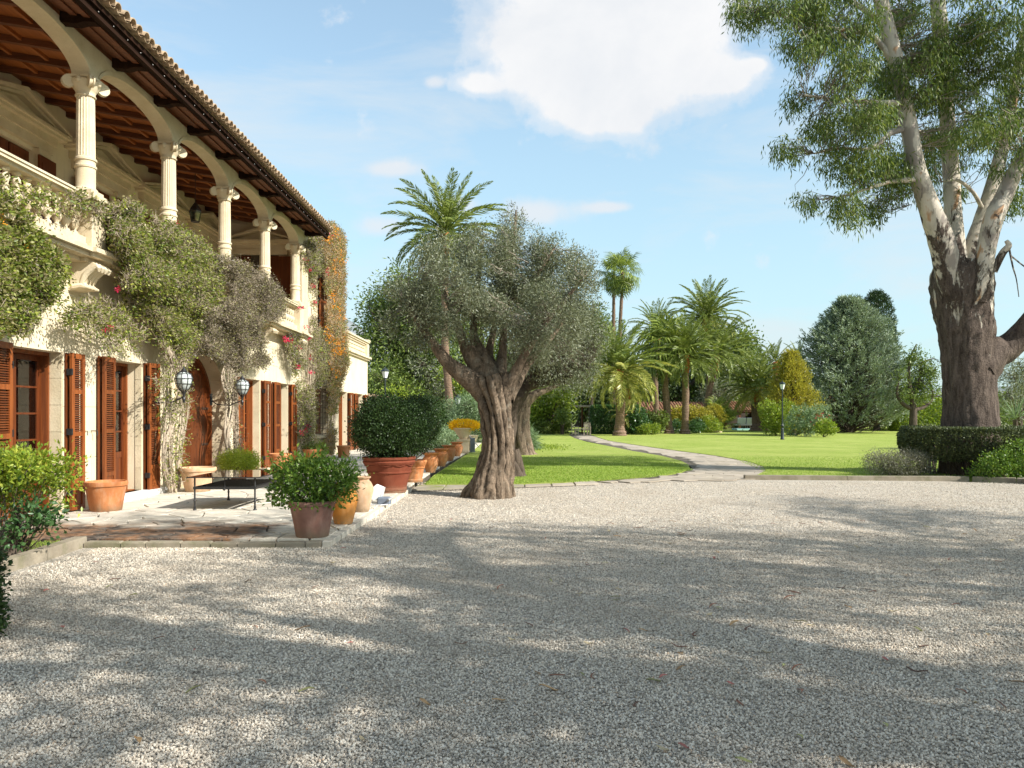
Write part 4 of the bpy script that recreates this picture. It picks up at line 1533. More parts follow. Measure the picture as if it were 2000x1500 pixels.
# pedestals and consoles
def console_mesh():
    m_ = MB()
    prof = [(0.0, 0.29), (0.40, 0.29), (0.44, 0.25), (0.43, 0.17), (0.38, 0.13), (0.31, 0.09), (0.25, 0.02), (0.24, -0.02), (0.27, -0.06), (0.20, -0.10), (0.0, -0.16)]
    m_.prism([(a, b) for a, b in prof], 'y', -0.17, 0.17)
    for k in range(4):
        y = -0.145 + k * 0.097
        m_.tube([(0.20, y, -0.06), (0.24, y, 0.02), (0.28, y, 0.10), (0.36, y, 0.17), (0.46, y, 0.23), (0.50, y, 0.19), (0.48, y, 0.14)], [0.03, 0.045, 0.05, 0.05, 0.052, 0.045, 0.02], 8)
        m_.tube([(0.08, y, -0.10), (0.22, y, -0.08), (0.33, y, -0.11)], [0.05, 0.05, 0.015], 8)
    return m_
pd = MB()
pd.bbox(-6.98, -6.585, -0.20, 0.20, 4.218, 5.0, 0.008)
pd.box(-7.02, -6.54, -0.25, 0.25, 5.0, 5.06); pd.box(-6.99, -6.57, -0.21, 0.21, 5.06, 5.11); pd.box(-6.97, -6.61, -0.18, 0.18, 5.11, 5.169)
pm = pd.mesh('pedestal', False, M['stone'])
cm = console_mesh().mesh('console', True, M['stone'], 40)
for y in CY:
    link('pedestal', pm, None, villa, loc=Vector((0, y, 0)) - VO)
    link('console', cm, None, villa, loc=Vector((-7.0, y, 3.73)) - VO)
# balustrades
bp = [(0.062, 0), (0.062, 0.05), (0.035, 0.07), (0.030, 0.09), (0.058, 0.13), (0.078, 0.18), (0.070, 0.23), (0.038, 0.27), (0.034, 0.285), (0.048, 0.30), (0.034, 0.315), (0.040, 0.35), (0.058, 0.40), (0.052, 0.44), (0.032, 0.47), (0.030, 0.49), (0.058, 0.505), (0.058, 0.545)]
m_ = MB(); m_.lathe(bp, 18); bm_ = m_.mesh('baluster', True, M['stone'], 50)
for a, b in zip(CY[:-1], CY[1:]):
    m_ = MB()
    m_.box(-6.94, -6.66, a + 0.21, b - 0.21, 4.218, 4.30); m_.box(-6.92, -6.68, a + 0.21, b - 0.21, 4.30, 4.40)
    m_.box(-6.92, -6.68, a + 0.21, b - 0.21, 4.945, 4.985); m_.box(-6.97, -6.63, a + 0.26, b - 0.26, 4.985, 5.03); m_.box(-6.99, -6.61, a + 0.26, b - 0.26, 5.03, 5.062)
    bal = vp(m_, 'balustrade', M['stone'])
    n = 11
    for i in range(n):
        y = a + 0.21 + (b - a - 0.42) * (i + 0.5) / n
        link('baluster', bm_, None, bal, loc=Vector((-6.80, y, 4.40)) - VO)

# arcade wall with archivolts
mb = MB(); av = MB()
def ell(y, yc_, a_, b_, z_, p=2.0):
    u = min(abs((y - yc_) / a_), 1.0)
    return z_ + b_ * (1 - u ** p) ** (1 / p)
for a, b in zip(CY[:-1], CY[1:]):
    yc_ = (a + b) / 2; hw = (b - a) / 2 - 0.155
    top = 7.495
    N = 28
    cur = []
    for i in range(N + 1):
        th = math.pi * i / N
        cur.append((yc_ - hw * math.cos(th), 6.99 + 0.37 * math.sin(th)))
    pl = [(a, top), (a, 6.99)] + cur + [(b, 6.99), (b, top)]
    # strips: quads between curve and top
    for (p, q) in zip(pl[1:-2], pl[2:-1]):
        if abs(p[0] - q[0]) < 1e-6: continue
        mb.prism([p, q, (q[0], top), (p[0], top)], 'x', -6.94, -6.66)
    for i in range(N):
        t0, t1 = math.pi * i / N, math.pi * (i + 1) / N
        q = []
        for t_, e in ((t0, 0), (t1, 0), (t1, 0.085), (t0, 0.085)):
            q.append((yc_ - (hw + e * 0.6) * math.cos(t_), 6.99 + (0.37 + e) * math.sin(t_)))
        if i not in (0, N - 1): av.prism(q, 'x', -6.66, -6.645)
mb.box(-6.94, -6.66, CY[-1], 25.09, 6.99, 7.495)
mb.box(-6.94, -6.66, 24.35, 25.09, 4.22, 6.99)
mb.box(-6.94, -6.66, 4.5, CY[0], 6.99, 7.495)
vp(mb, 'arcade_wall', M['stone'])
vp(av, 'archivolt', M['stone'])
# loggia back and end walls
mb = MB()
BD = [11.65, 14.62, 17.66, 20.72, 23.70, 8.6]
wall_cells(mb, 4.5, 25.095, 4.205, 8.1, -9.8, -9.5, [(y - 0.62, y + 0.62, 4.22, 6.85) for y in BD])
mb.box(-9.5, -6.95, 4.5, 4.7, 4.205, 7.9)
mb.prism([(-9.5, 4.206), (-6.95, 4.206), (-6.95, 7.54), (-9.5, 7.96)], 'y', 24.98, 25.09)
vp(mb, 'loggia_wall', M['plaster'])
mb = MB(); mb.box(-10.3, -10.2, 4.5, 25.0, 4.2, 7.5)
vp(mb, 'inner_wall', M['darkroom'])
for y in BD:
    m_ = MB()
    x1 = -9.5
    for s in (-1, 1):
        m_.box(x1, x1 + 0.09, y + s * 0.66, y + s * 0.98, 4.22, 6.80)
        m_.box(x1, x1 + 0.12, y + s * 0.62, y + s * 1.02, 6.80, 6.92)
    m_.box(x1, x1 + 0.10, y - 1.12, y + 1.12, 6.93, 7.12)
    m_.box(x1, x1 + 0.14, y - 1.20, y + 1.20, 7.12, 7.28)
    m_.box(x1, x1 + 0.24, y - 1.38, y + 1.38, 7.28, 7.34); m_.box(x1, x1 + 0.30, y - 1.46, y + 1.46, 7.34, 7.40)
    m_.prism([(y - 1.30, 7.405), (y + 1.30, 7.405), (y, 7.72)], 'x', x1, x1 + 0.06)
    for s in (-1, 1):
        m_.prism([(y + s * 1.46, 7.405), (y + s * 1.46, 7.46), (y, 7.86), (y, 7.78)], 'x', x1, x1 + 0.30)
        m_.prism([(y + s * 1.32, 7.405), (y + s * 1.30, 7.43), (y, 7.775), (y, 7.70)], 'x', x1 + 0.001, x1 + 0.20)
    vp(m_, 'door_surround', M['stone'])
    m_ = MB()
    for s in (-1, 1):
        m_.box(x1 + 0.10, x1 + 0.14, y + s * 0.60, y + s * 1.15, 4.26, 6.78)
        for k in range(3): m_.box(x1 + 0.14, x1 + 0.15, y + s * 0.68, y + s * 1.07, 4.4 + k * 0.8, 5.05 + k * 0.8)
        m_.box(x1 - 0.12, x1 - 0.08, y + s * 0.02, y + s * 0.61, 4.26, 6.83)
    vp(m_, 'loggia_shutter', M['door'])
# end wall pediment facing the garden drive
m_ = MB(); yE = 24.98; xc = -8.18
for s in (-1, 1):
    m_.box(xc + s * 0.62, xc + s * 0.86, yE - 0.08, yE, 4.22, 6.80)
    m_.prism([(xc + s * 1.05, 7.29), (xc + s * 1.05, 7.34), (xc, 7.66), (xc, 7.58)], 'y', yE - 0.28, yE)
m_.box(xc - 0.9, xc + 0.9, yE - 0.10, yE, 6.82, 7.0)
m_.box(xc - 0.86, xc + 0.86, yE - 0.07, yE, 7.0, 7.18)
m_.box(xc - 1.0, xc + 1.0, yE - 0.20, yE, 7.18, 7.23); m_.box(xc - 1.05, xc + 1.05, yE - 0.27, yE, 7.23, 7.285)
vp(m_, 'door_surround', M['stone'])
m_ = MB(); m_.box(xc - 0.6, xc + 0.6, yE - 0.03, yE - 0.001, 4.22, 6.81)
vp(m_, 'loggia_door', M['darkroom'])
for s in (-1, 1):
    m_ = MB(); m_.box(xc + s * 0.30, xc + s * 0.60, yE - 0.08, yE - 0.032, 4.24, 6.78)
    m_.box(xc + s * 0.62, xc + s * 1.12, yE - 0.14, yE - 0.09, 4.24, 6.76)
    vp(m_, 'loggia_shutter', M['door'])

# ceiling: boards, beams, battens
mb = MB()
mb.prism([(-12.2, ZC(-12.2) + 0.11), (-6.0, ZC(-6.0) + 0.11), (-6.0, ZC(-6.0) + 0.14), (-12.2, ZC(-12.2) + 0.14)], 'y', 5.0, 25.0)
vp(mb, 'ceiling_boards', M['board'])
bm0 = MB(); bm0.prism([(-9.5, ZC(-9.5)), (-6.945, ZC(-6.945)), (-6.945, ZC(-6.945) + 0.108), (-9.5, ZC(-9.5) + 0.108)], 'y', -0.05, 0.05)
bmm = bm0.mesh('ceiling_beam', False, M['beam'])
y = 5.3
while y < 25:
    link('ceiling_beam', bmm, None, villa, loc=Vector((0, y, 0)) - VO); y += 0.74
mb = MB()
for x_ in (-7.45, -8.1, -8.75):
    y = 5.3
    while y < 24.3:
        mb.prism([(x_ - 0.03, ZC(x_) + 0.05), (x_ + 0.03, ZC(x_) + 0.045), (x_ + 0.03, ZC(x_) + 0.105), (x_ - 0.03, ZC(x_) + 0.108)], 'y', y + 0.052, y + 0.688)
        y += 0.74
vp(mb, 'ceiling_batten', M['board'])
# eave brackets, soffit boards, fascia
ob = MB()
ob.prism([(-6.655, ZC(-6.655) - 0.10), (-6.42, ZC(-6.42) - 0.09), (-6.30, ZC(-6.3) - 0.04), (-6.14, ZC(-6.14) - 0.02), (-6.06, ZC(-6.06) + 0.04), (-6.06, ZC(-6.06) + 0.107), (-6.655, ZC(-6.655) + 0.107)], 'y', -0.075, 0.075)
obm = ob.mesh('eave_bracket', False, M['fascia'])
y = 12.25 - 2.96 * 2 + 0.60
while y < 25.0:
    link('eave_bracket', obm, None, villa, loc=Vector((0, y, 0)) - VO); y += 1.48
mb = MB()
mb.prism([(-6.655, ZC(-6.655) + 0.06), (-6.06, ZC(-6.06) + 0.06), (-6.06, ZC(-6.06) + 0.108), (-6.655, ZC(-6.655) + 0.108)], 'y', 5.0, 25.0)
for x_ in (-6.25, -6.45):
    mb.prism([(x_ - 0.05, ZC(x_) + 0.03), (x_ + 0.05, ZC(x_) + 0.02), (x_ + 0.05, ZC(x_) + 0.059), (x_ - 0.05, ZC(x_) + 0.059)], 'y', 5.0, 25.0)
vp(mb, 'eave_soffit', M['beam'])
mb = MB()
mb.box(-6.059, -6.0, 5.0, 25.0, 7.37, 7.53); mb.box(-5.999, -5.95, 5.0, 25.0, 7.47, 7.56)
mb.box(-6.06, -5.97, 5.0, 25.0, 7.34, 7.369)
vp(mb, 'eave_fascia', M['fascia'])
mb = MB()
y = 9.0
while y < 25:
    mb.lathe([(0.0, -0.009), (0.008, 0), (0.0, 0.010)], 6, (-5.975, y, 7.44)); y += 0.42
vp(mb, 'string_light', M['white'])
# roof slab and clay tiles
SL = math.atan(0.165 * 1.6)
RZ = lambda x_: 7.60 + (-5.95 - x_) * math.tan(SL)
mb = MB()
mb.prism([(-5.97, 7.565), (-12.4, 7.565 + (12.4 - 5.97) * 0.165 + .4), (-12.4, RZ(-12.4)+.1), (-5.97, 7.60)], 'y', 5.0, 25.02)
mb.box(-12.4, -12.2, 4.5, 25.0, 4.2, RZ(-12.4))
roof = vp(mb, 'roof', M['tile'])


def tile_mesh(name, r0, r1, L, up=True, seg=8):
    vs, fs = [], []
    th = 0.014
    for e, x_ in enumerate((0.0, -L)):
        r = r0 if e == 0 else r1
        for rr_ in (r, r - th):
            for i in range(seg + 1):
                a = math.pi * i / seg
                zz = rr_ * math.sin(a) * (1 if up else -0.55)
                vs.append((x_, rr_ * math.cos(a), zz))
    n_ = seg + 1
    for i in range(seg):
        fs.append((i, i + 1, 2 * n_ + i + 1, 2 * n_ + i))
        fs.append((n_ + i, 3 * n_ + i, 3 * n_ + i + 1, n_ + i + 1))
        fs.append((i, n_ + i, n_ + i + 1, i + 1))
        fs.append((2 * n_ + i, 2 * n_ + i + 1, 3 * n_ + i + 1, 3 * n_ + i))
    m_ = MB(); m_.add(vs, fs)
    return m_.mesh(name, True, M['tile'], 50)
cov = tile_mesh('roof_tile', 0.092, 0.075, 0.42)
pan = tile_mesh('roof_tile', 0.085, 0.10, 0.42, False)
rr = random.Random(3)
y = 6.6; TS = 0.215
while y < 25.0:
    for k in range(2):
        x_ = -5.80 - k * 0.32 + rr.uniform(-0.012, 0.012)
        link('roof_tile', cov, None, roof, loc=Vector((x_, y + rr.uniform(-0.006, 0.006), RZ(x_) + 0.035 + k * 0.012)) - VO, rot=(rr.uniform(-0.04, 0.04), SL, rr.uniform(-0.03, 0.03)))
    x_ = -5.84
    link('roof_tile', pan, None, roof, loc=Vector((x_, y + TS / 2, RZ(x_) + 0.045)) - VO, rot=(0, SL, rr.uniform(-0.02, 0.02)))
    y += TS
rest = MB()
y = 6.6
while y < 25.0:
    x_ = -6.44
    seg = 5
    vs = []
    for xx in (x_, -12.2):
        for i in range(seg + 1):
            a = math.pi * i / seg
            vs.append((xx, y + 0.088 * math.cos(a), RZ(xx) + 0.05 + 0.088 * math.sin(a)))
    rest.add(vs, [(i, i + 1, seg + 2 + i, seg + 1 + i) for i in range(seg)])
    y += TS
o = rest.obj('roof_tile', M['tile'], roof, True, kind='stuff'); o.data.transform(INV)
# wing roof: cover
mb = MB(); mb.box(-12.3, -7.0, 25.2, 30.4, 8.05, 8.15)
vp(mb, 'wing_roof', M['tile'])

# lanterns
def ball_lantern(loc, wall_x, label):
    r = empty('wall_lantern', loc, label, 'lantern', 'cage lanterns beside the entrance door')
    m_ = MB()
    rings = []
    for k in range(9):
        a = 2 * math.pi * k / 9
        m_.tube([(math.cos(a) * rr_, math.sin(a) * rr_, z) for rr_, z in ((0.05, -0.19), (0.09, -0.16), (0.145, -0.06), (0.165, 0.05), (0.13, 0.14), (0.05, 0.19))], 0.007, 4)
    for rr_, z in ((0.10, -0.15), (0.147, -0.05), (0.166, 0.05), (0.13, 0.14), (0.05, 0.19)):
        m_.tube([(rr_ * math.cos(t * math.pi / 9), rr_ * math.sin(t * math.pi / 9), z) for t in range(19)], 0.006, 4)
    m_.lathe([(0.05, 0.18), (0.06, 0.20), (0.03, 0.24), (0.01, 0.27), (0.0, 0.28)], 10)
    m_.obj('cage', M['iron'], r)
    m_ = MB(); m_.lathe([(0.04, -0.18), (0.085, -0.15), (0.138, -0.05), (0.156, 0.05), (0.12, 0.14), (0.03, 0.18)], 18)
    m_.obj('glass_bowl', M['lantern_glass'], r, True, 80)
    m_ = MB(); m_.lathe([(0.0, -0.10), (0.035, -0.08), (0.05, -0.01), (0.03, 0.05), (0.0, 0.07)], 12)
    m_.obj('bulb', M['frost'], r, True, 80)
    m_ = MB(); m_.lathe([(0.0, -0.42), (0.02, -0.40), (0.035, -0.34), (0.02, -0.30), (0.03, -0.24), (0.06, -0.19), (0.0, -0.185)], 10)
    dxw = wall_x - loc[0]
    m_.tube([(0, 0, -0.30), (dxw * 0.4, 0, -0.42), (dxw * 0.8, 0, -0.40), (dxw, 0, -0.30)], 0.014, 6)
    m_.box(dxw - 0.005, dxw + 0.02, -0.05, 0.05, -0.42, -0.15)
    m_.obj('bracket', M['iron'], r)
    return r
ball_lantern((-6.28, 14.70, 2.26), -7.0 + 0.02, 'glass cage lantern on the near side of the arched door, among pale climber stems')
ball_lantern((-6.25, 17.80, 2.26), -7.0 + 0.02, 'glass cage lantern on the far side of the arched door, below the grey climber')


def hung_lantern(loc, label):
    r = empty('hanging_lantern', loc, label, 'lantern')
    m_ = MB()
    for k in range(6):
        a = math.pi / 3 * k
        m_.tube([(0.10 * math.cos(a), 0.10 * math.sin(a), -0.22), (0.15 * math.cos(a), 0.15 * math.sin(a), 0.05), (0.05 * math.cos(a), 0.05 * math.sin(a), 0.22)], 0.008, 4)
    m_.lathe([(0.11, -0.23), (0.12, -0.21), (0.0, -0.21)], 6); m_.lathe([(0.16, 0.04), (0.16, 0.06), (0.10, 0.16), (0.05, 0.20), (0.03, 0.26), (0.0, 0.27)], 6)
    m_.obj('lantern_frame', M['iron'], r)
    m_ = MB(); m_.lathe([(0.09, -0.20), (0.14, 0.04)], 6, cap=False); m_.obj('pane', M['glass'], r)
    m_ = MB(); m_.tube([(0, 0, 0.26), (0, 0, ZC(loc[0]) - loc[2])], 0.008, 5); m_.obj('chain', M['iron'], r)
    return r
hung_lantern((-8.0, 19.4, 6.72), 'dark iron lantern hanging from the loggia ceiling')

# ------------------------------------------------------------------ pots, table, lamps, furniture
def pot(name, prof, mat, loc, label, cat='pot', group=None, soil=True, rim=None, orn=None, seg=36, sq=None):
    r = empty(name, loc, label, cat, group)
    m_ = MB(); m_.lathe(prof, seg)
    m_.obj('body', M[mat], r, True, 30)
    if orn: 
        m_ = MB(); orn(m_); m_.obj('relief', M[mat], r, True, 50)
    return r


def flower_pot(rt, rb, h, lip=0.03, liph=0.07):
    t = 0.03
    return [(0.0, 0), (rb, 0), (rb + 0.008, 0.02), (rb + (rt - rb) * 0.45, h * 0.45), (rt - lip * 0.6, h - liph - 0.005), (rt, h - liph), (rt + 0.006, h - liph * 0.5), (rt, h - 0.006), (rt - 0.012, h), (rt - t, h - 0.004), (rt - t - 0.02, h - 0.06), (0.0, h - 0.065)]


def urn(rm, rn, rb, h):
    return [(0.0, 0), (rb, 0), (rb + 0.01, 0.02), (rm * 0.82, h * 0.32), (rm, h * 0.60), (rm * 0.97, h * 0.72), (rm * 0.80, h * 0.84), (rn, h * 0.90), (rn - 0.005, h * 0.93), (rn + 0.028, h * 0.965), (rn + 0.03, h), (rn + 0.005, h), (rn - 0.02, h * 0.93), (rn - 0.02, h * 0.88), (0, h * 0.87)]

Z0 = TZ + 0.012
pot('terracotta_pot', flower_pot(0.315, 0.225, 0.47), 'pot', (-6.46, 12.22, Z0), 'empty orange terracotta pot with thick rim beside the second shuttered doorway')
pot('pale_pot', flower_pot(0.35, 0.23, 0.48), 'pot_pale', (-6.28, 15.35, Z0), 'wide pale terracotta pot standing in front of the arched entrance door')
def swags(rad, z, n=8, rs=0.018, amp=0.05):
    def f(m_):
        for k in range(n):
            a0 = 2 * math.pi * k / n; a1 = 2 * math.pi * (k + 1) / n
            pts_ = []
            for i in range(7):
                a = a0 + (a1 - a0) * i / 6
                pts_.append((rad(z) * math.cos(a), rad(z) * math.sin(a), z - amp * math.sin(math.pi * i / 6)))
            m_.tube(pts_, rs, 6)
            m_.lathe([(0.0, -0.03), (0.03, 0.0), (0.0, 0.03)], 8, (rad(z) * math.cos(a0), rad(z) * math.sin(a0), z))
    return f
pot('round_planter', [(0, 0), (0.10, 0), (0.13, 0.03), (0.19, 0.14), (0.205, 0.24), (0.19, 0.30), (0.21, 0.33), (0.21, 0.36), (0.18, 0.36), (0.17, 0.32), (0, 0.32)], 'pot_plum', (-6.12, 17.2, Z0 + 0.02), 'brown relief planter holding the lime green ball shrub behind the iron table', 'planter', orn=swags(lambda z: 0.203, 0.22, 8, 0.014, 0.05))
pot('terracotta_pot', flower_pot(0.30, 0.20, 0.50), 'pot', (-6.22, 20.6, Z0), 'orange terracotta pot before the shuttered doorway right of the grey climber')
pot('terracotta_pot', flower_pot(0.31, 0.19, 0.44), 'pot', (-6.42, 24.7, Z0), 'flared terracotta pot with the stems of the red flowering climber in it')
pot('terracotta_pot', flower_pot(0.235, 0.185, 0.44, 0.02), 'pot', (-6.05, 27.6, Z0), 'small terracotta pot near the far corner of the villa right of the grille')
# foreground group along the terrace edge
pot('plum_pot', flower_pot(0.285, 0.195, 0.45, 0.012, 0.05), 'pot_plum', (-2.50, 9.62, Z0), 'weathered brown pot with a leafy shrub on the front corner of the terrace')
pot('orange_urn', urn(0.205, 0.13, 0.12, 0.56), 'pot_orange', (-2.36, 10.75, Z0), 'bright orange oil jar behind the corner pot shrub', 'urn')
pot('pale_urn', urn(0.185, 0.115, 0.11, 0.55), 'pot_pale', (-2.37, 12.1, Z0), 'pale pink terracotta jar between the orange jar and the white floodlight', 'urn')
def bigp():
    h, rt, rb = 0.70, 0.50, 0.34
    return [(0, 0), (rb, 0), (rb, 0.04), (rb + 0.012, 0.05), (rb + 0.012, 0.09), (rb + 0.005, 0.10), (0.42, 0.38), (0.44, 0.385), (0.445, 0.41), (0.43, 0.42), (0.465, 0.54), (0.50, 0.56), (0.52, 0.60), (0.50, 0.63), (0.525, 0.655), (0.53, 0.69), (0.50, 0.70), (0.46, 0.69), (0.45, 0.62), (0, 0.60)]
pot('large_terracotta_planter', bigp(), 'pot_red_shaded', (-2.44, 15.25, Z0), 'large red ribbed terracotta planter, coloured as in shade, under the big dark ball shrub', 'planter', orn=swags(lambda z: 0.475, 0.56, 10, 0.012, 0.03))
pot('ornate_terracotta_planter', [(0, 0), (0.24, 0), (0.25, 0.05), (0.23, 0.08), (0.27, 0.30), (0.29, 0.32), (0.29, 0.36), (0.31, 0.38), (0.34, 0.46), (0.33, 0.50), (0.30, 0.50), (0.28, 0.44), (0, 0.42)], 'pot', (-2.28, 17.55, Z0), 'terracotta planter with garland relief behind the large red planter', 'planter', orn=swags(lambda z: 0.285, 0.42, 9, 0.022, 0.05))
lab = ['wide necked terracotta jar nearest the big planter in the row along the lawn', 'second wide necked jar of the row along the lawn', 'third wide necked jar of the row along the lawn', 'farthest wide necked jar of the row, before the stone planter']
for (px, py, Y), lb in zip(((841, 922, 20.4), (861, 909, 22.9), (877, 897, 25.6), (892, 890, 28.6)), lab):
    X = (px - 1000) * Y / 1500
    s = 0.94 if Y < 22 else 1.0
    pot('wide_necked_jar', [(0, 0), (0.13 * s, 0), (0.135 * s, 0.03), (0.20 * s, 0.18), (0.235 * s, 0.30), (0.22 * s, 0.38), (0.175 * s, 0.43), (0.17 * s, 0.46), (0.24 * s, 0.515), (0.24 * s, 0.53), (0.15 * s, 0.50), (0.14 * s, 0.44), (0, 0.42)], 'pot', (X, Y, Z0), lb, 'jar', 'terracotta jars in a row along the lawn edge')
r = empty('stone_planter', (-2.9, 31.0, Z0), 'pale stone bowl planter on a pedestal with yellow flowers', 'planter')
m_ = MB(); m_.box(-0.22, 0.22, -0.22, 0.22, 0, 0.5); m_.box(-0.26, 0.26, -0.26, 0.26, 0.5, 0.56); m_.obj('pedestal', M['pot_stone'], r)
m_ = MB(); m_.lathe([(0.0, 0.56), (0.15, 0.56), (0.17, 0.62), (0.30, 0.80), (0.38, 0.96), (0.42, 0.98), (0.42, 1.02), (0.36, 1.02), (0.3, 0.92), (0, 0.9)], 28); m_.obj('bowl', M['pot_stone'], r, True, 40)
r.location = ((905 - 1000) * 31.0 / 1500, 31.0, Z0)
r2 = pot('stone_vase', [(0, 0), (0.14, 0), (0.14, 0.06), (0.22, 0.3), (0.32, 0.62), (0.34, 0.66), (0.28, 0.66), (0, 0.6)], 'pot_stone', ((919 - 1000) * 33.5 / 1500, 33.5, Z0), 'tapering pale vase behind the bowl planter with yellow flowers', 'vase')
r = empty('garden_post', ((924 - 1000) * 33 / 1500, 32.6, 0.04), 'short grey service box with a leaning tool at the lawn corner', 'post')
m_ = MB(); m_.bbox(-0.10, 0.10, -0.10, 0.10, 0, 0.62, 0.01); m_.obj('box', simple('grey_plastic', (0.13, 0.16, 0.2), (0.18, 0.2, 0.24), 4, 0.6), r)
m_ = MB(); m_.tube([(-0.3, 0.1, 0.9), (0.3, -0.1, 0.2)], 0.018, 6); m_.obj('handle', M['white'], r)
M['greypl'] = bpy.data.materials['grey_plastic']

# floodlights at the terrace edge
r = empty('floodlight', (-2.30, 13.15, Z0), 'white floodlight tilted up on the terrace edge beside the pale jar', 'floodlight')
m_ = MB()
m_.prism([(-0.16, 0.10), (0.04, 0.06), (0.10, 0.28), (-0.02, 0.33), (-0.14, 0.22)], 'y', -0.10, 0.10)
m_.obj('housing', M['white'], r)
m_ = MB(); m_.prism([(0.05, 0.07), (0.065, 0.065), (0.12, 0.275), (0.10, 0.28)], 'y', -0.09, 0.09); m_.obj('lens', M['frost'], r)
m_ = MB(); m_.tube([(-0.10, -0.11, 0.18), (-0.12, -0.12, 0.02), (0.05, -0.12, 0.01), (0.06, 0.12, 0.01), (-0.12, 0.12, 0.02), (-0.10, 0.11, 0.18)], 0.012, 6); m_.obj('bracket', M['white'], r)
m_ = MB(); m_.tube([(-0.1, -0.1, 0.2), (-0.2, -0.2, 0.1), (-0.1, -0.28, 0.015), (0.1, -0.3, 0.012), (0.2, -0.2, 0.012)], 0.008, 6); m_.obj('cable', M['white'], r)
r = empty('spotlight', (-2.16, 13.05, Z0), 'small grey spotlight lying low in front of the white floodlight', 'spotlight')
m_ = MB(); m_.bbox(-0.12, 0.10, -0.09, 0.09, 0.01, 0.13, 0.02); m_.obj('housing', M['greypl'], r)
m_ = MB(); m_.tube([(0.07, -0.10, 0.08), (0.08, -0.14, 0.09), (0.13, 0.0, 0.12), (0.08, 0.12, 0.09)], 0.02, 8); m_.obj('shade', simple('grey_metal', (0.3, 0.3, 0.29), (0.36, 0.36, 0.35), 5, 0.5), r)

# iron table with smoked glass top
r = empty('low_table', (-4.58, 12.98, Z0), 'low black iron table with smoked glass top on the terrace', 'table')
hx, hy = 0.50, 0.75
for sx_, sy_ in ((-1, -1), (1, -1), (-1, 1), (1, 1)):
    m_ = MB(); x_, y_ = sx_ * (hx - 0.02), sy_ * (hy - 0.02)
    m_.lathe([(0.0, 0), (0.028, 0), (0.028, 0.02), (0.016, 0.03), (0.022, 0.05), (0.015, 0.08), (0.015, 0.14), (0.022, 0.15), (0.015, 0.17), (0.014, 0.44), (0.014, 0.52), (0, 0.52)], 8, (x_, y_, 0)); m_.obj('leg', M['iron'], r, True, 50)
m_ = MB()
m_.box(-hx, hx, -hy, -hy + 0.03, 0.335, 0.375); m_.box(-hx, hx, hy - 0.03, hy, 0.335, 0.375)
m_.box(-hx, -hx + 0.03, -hy + 0.03, hy - 0.03, 0.335, 0.375); m_.box(hx - 0.03, hx, -hy + 0.03, hy - 0.03, 0.335, 0.375)
m_.lathe([(0, -0.03), (0.03, 0), (0, 0.03)], 8, (0, -hy - 0.01, 0.34))
m_.obj('frame', M['iron'], r)
m_ = MB()
for i in range(22):
    y_ = -hy + 0.05 + i * (2 * hy - 0.1) / 21
    m_.box(-hx + 0.03, hx - 0.03, y_ - 0.009, y_ + 0.009, 0.35, 0.358)
for i in range(14):
    x_ = -hx + 0.05 + i * (2 * hx - 0.1) / 13
    m_.box(x_ - 0.009, x_ + 0.009, -hy + 0.03, hy - 0.03, 0.3585, 0.366)
m_.obj('lattice', M['iron'], r)
for q in ((0, -hy + 0.02), (-hx + 0.02, 0), (0, hy - 0.02)):
    m_ = MB(); m_.tube([(q[0], q[1], 0.375), (q[0], q[1], 0.52)], 0.009, 6); m_.obj('support', M['iron'], r)
m_ = MB(); m_.bbox(-hx - 0.08, hx + 0.06, -hy - 0.05, hy + 0.06, 0.522, 0.534, 0.003); m_.obj('glass_top', M['smoke'], r)
m_ = MB()
m_.box(-hx - 0.085, hx + 0.065, -hy - 0.057, -hy - 0.051, 0.52, 0.536); m_.box(hx + 0.0605, hx + 0.066, -hy - 0.05, hy + 0.06, 0.52, 0.536)
m_.obj('glass_edge', M['iron'], r)


def street_lamp(loc, H, label, s=1.0, arm=None):
    r = empty('street_lamp', loc, label, 'street lamp', 'black lantern lamp posts in the garden')
    m_ = MB()
    m_.lathe([(0.0, 0), (0.13, 0), (0.13, 0.06), (0.11, 0.10), (0.09, 0.55), (0.075, 0.62), (0.11, 0.66), (0.07, 0.70), (0.06, 0.82), (0.10, 0.88), (0.10, 0.92), (0.055, 0.98), (0.05, 1.1), (0.035, H - 0.62), (0.06, H - 0.60), (0.03, H - 0.56), (0.03, H - 0.50), (0, H - 0.5)], 12)
    m_.obj('post', M['lampgreen'], r, True, 40)
    m_ = MB()
    m_.lathe([(0.0, H - 0.53), (0.06, H - 0.53), (0.105, H - 0.49), (0.105, H - 0.47)], 4)
    for k in range(4):
        a = math.pi / 2 * k
        m_.tube([(0.10 * math.cos(a), 0.10 * math.sin(a), H - 0.48), (0.19 * math.cos(a), 0.19 * math.sin(a), H - 0.14)], 0.010, 4)
    m_.lathe([(0.21, H - 0.15), (0.215, H - 0.12), (0.13, H - 0.03), (0.06, H - 0.01), (0.06, H + 0.02), (0.02, H + 0.04), (0.02, H + 0.08), (0.0, H + 0.10)], 4)
    m_.obj('lantern_head', M['lampgreen'], r)
    m_ = MB(); m_.lathe([(0.095, H - 0.47), (0.18, H - 0.15)], 4); m_.obj('lamp_pane', M['frost'], r)
    r.scale = (s,) * 3
    return r
street_lamp((P3(1528, 858, 50)[0], 50.0, 0.045), 3.75, 'tall black street lamp standing alone on the right lawn')
street_lamp((P3(894, 858, 44)[0], 44.0, 0.0), 2.75, 'street lamp between the palm trunk and the big olive tree')
street_lamp((P3(743, 0, 36.8)[0], 38.2, 0.0), 3.95, 'street lamp just right of the villa far corner')
r = empty('globe_lamp', (P3(729, 790, 44)[0], 44, 2.3), 'small white lamp under the low roof edge beyond the villa corner', 'lamp')
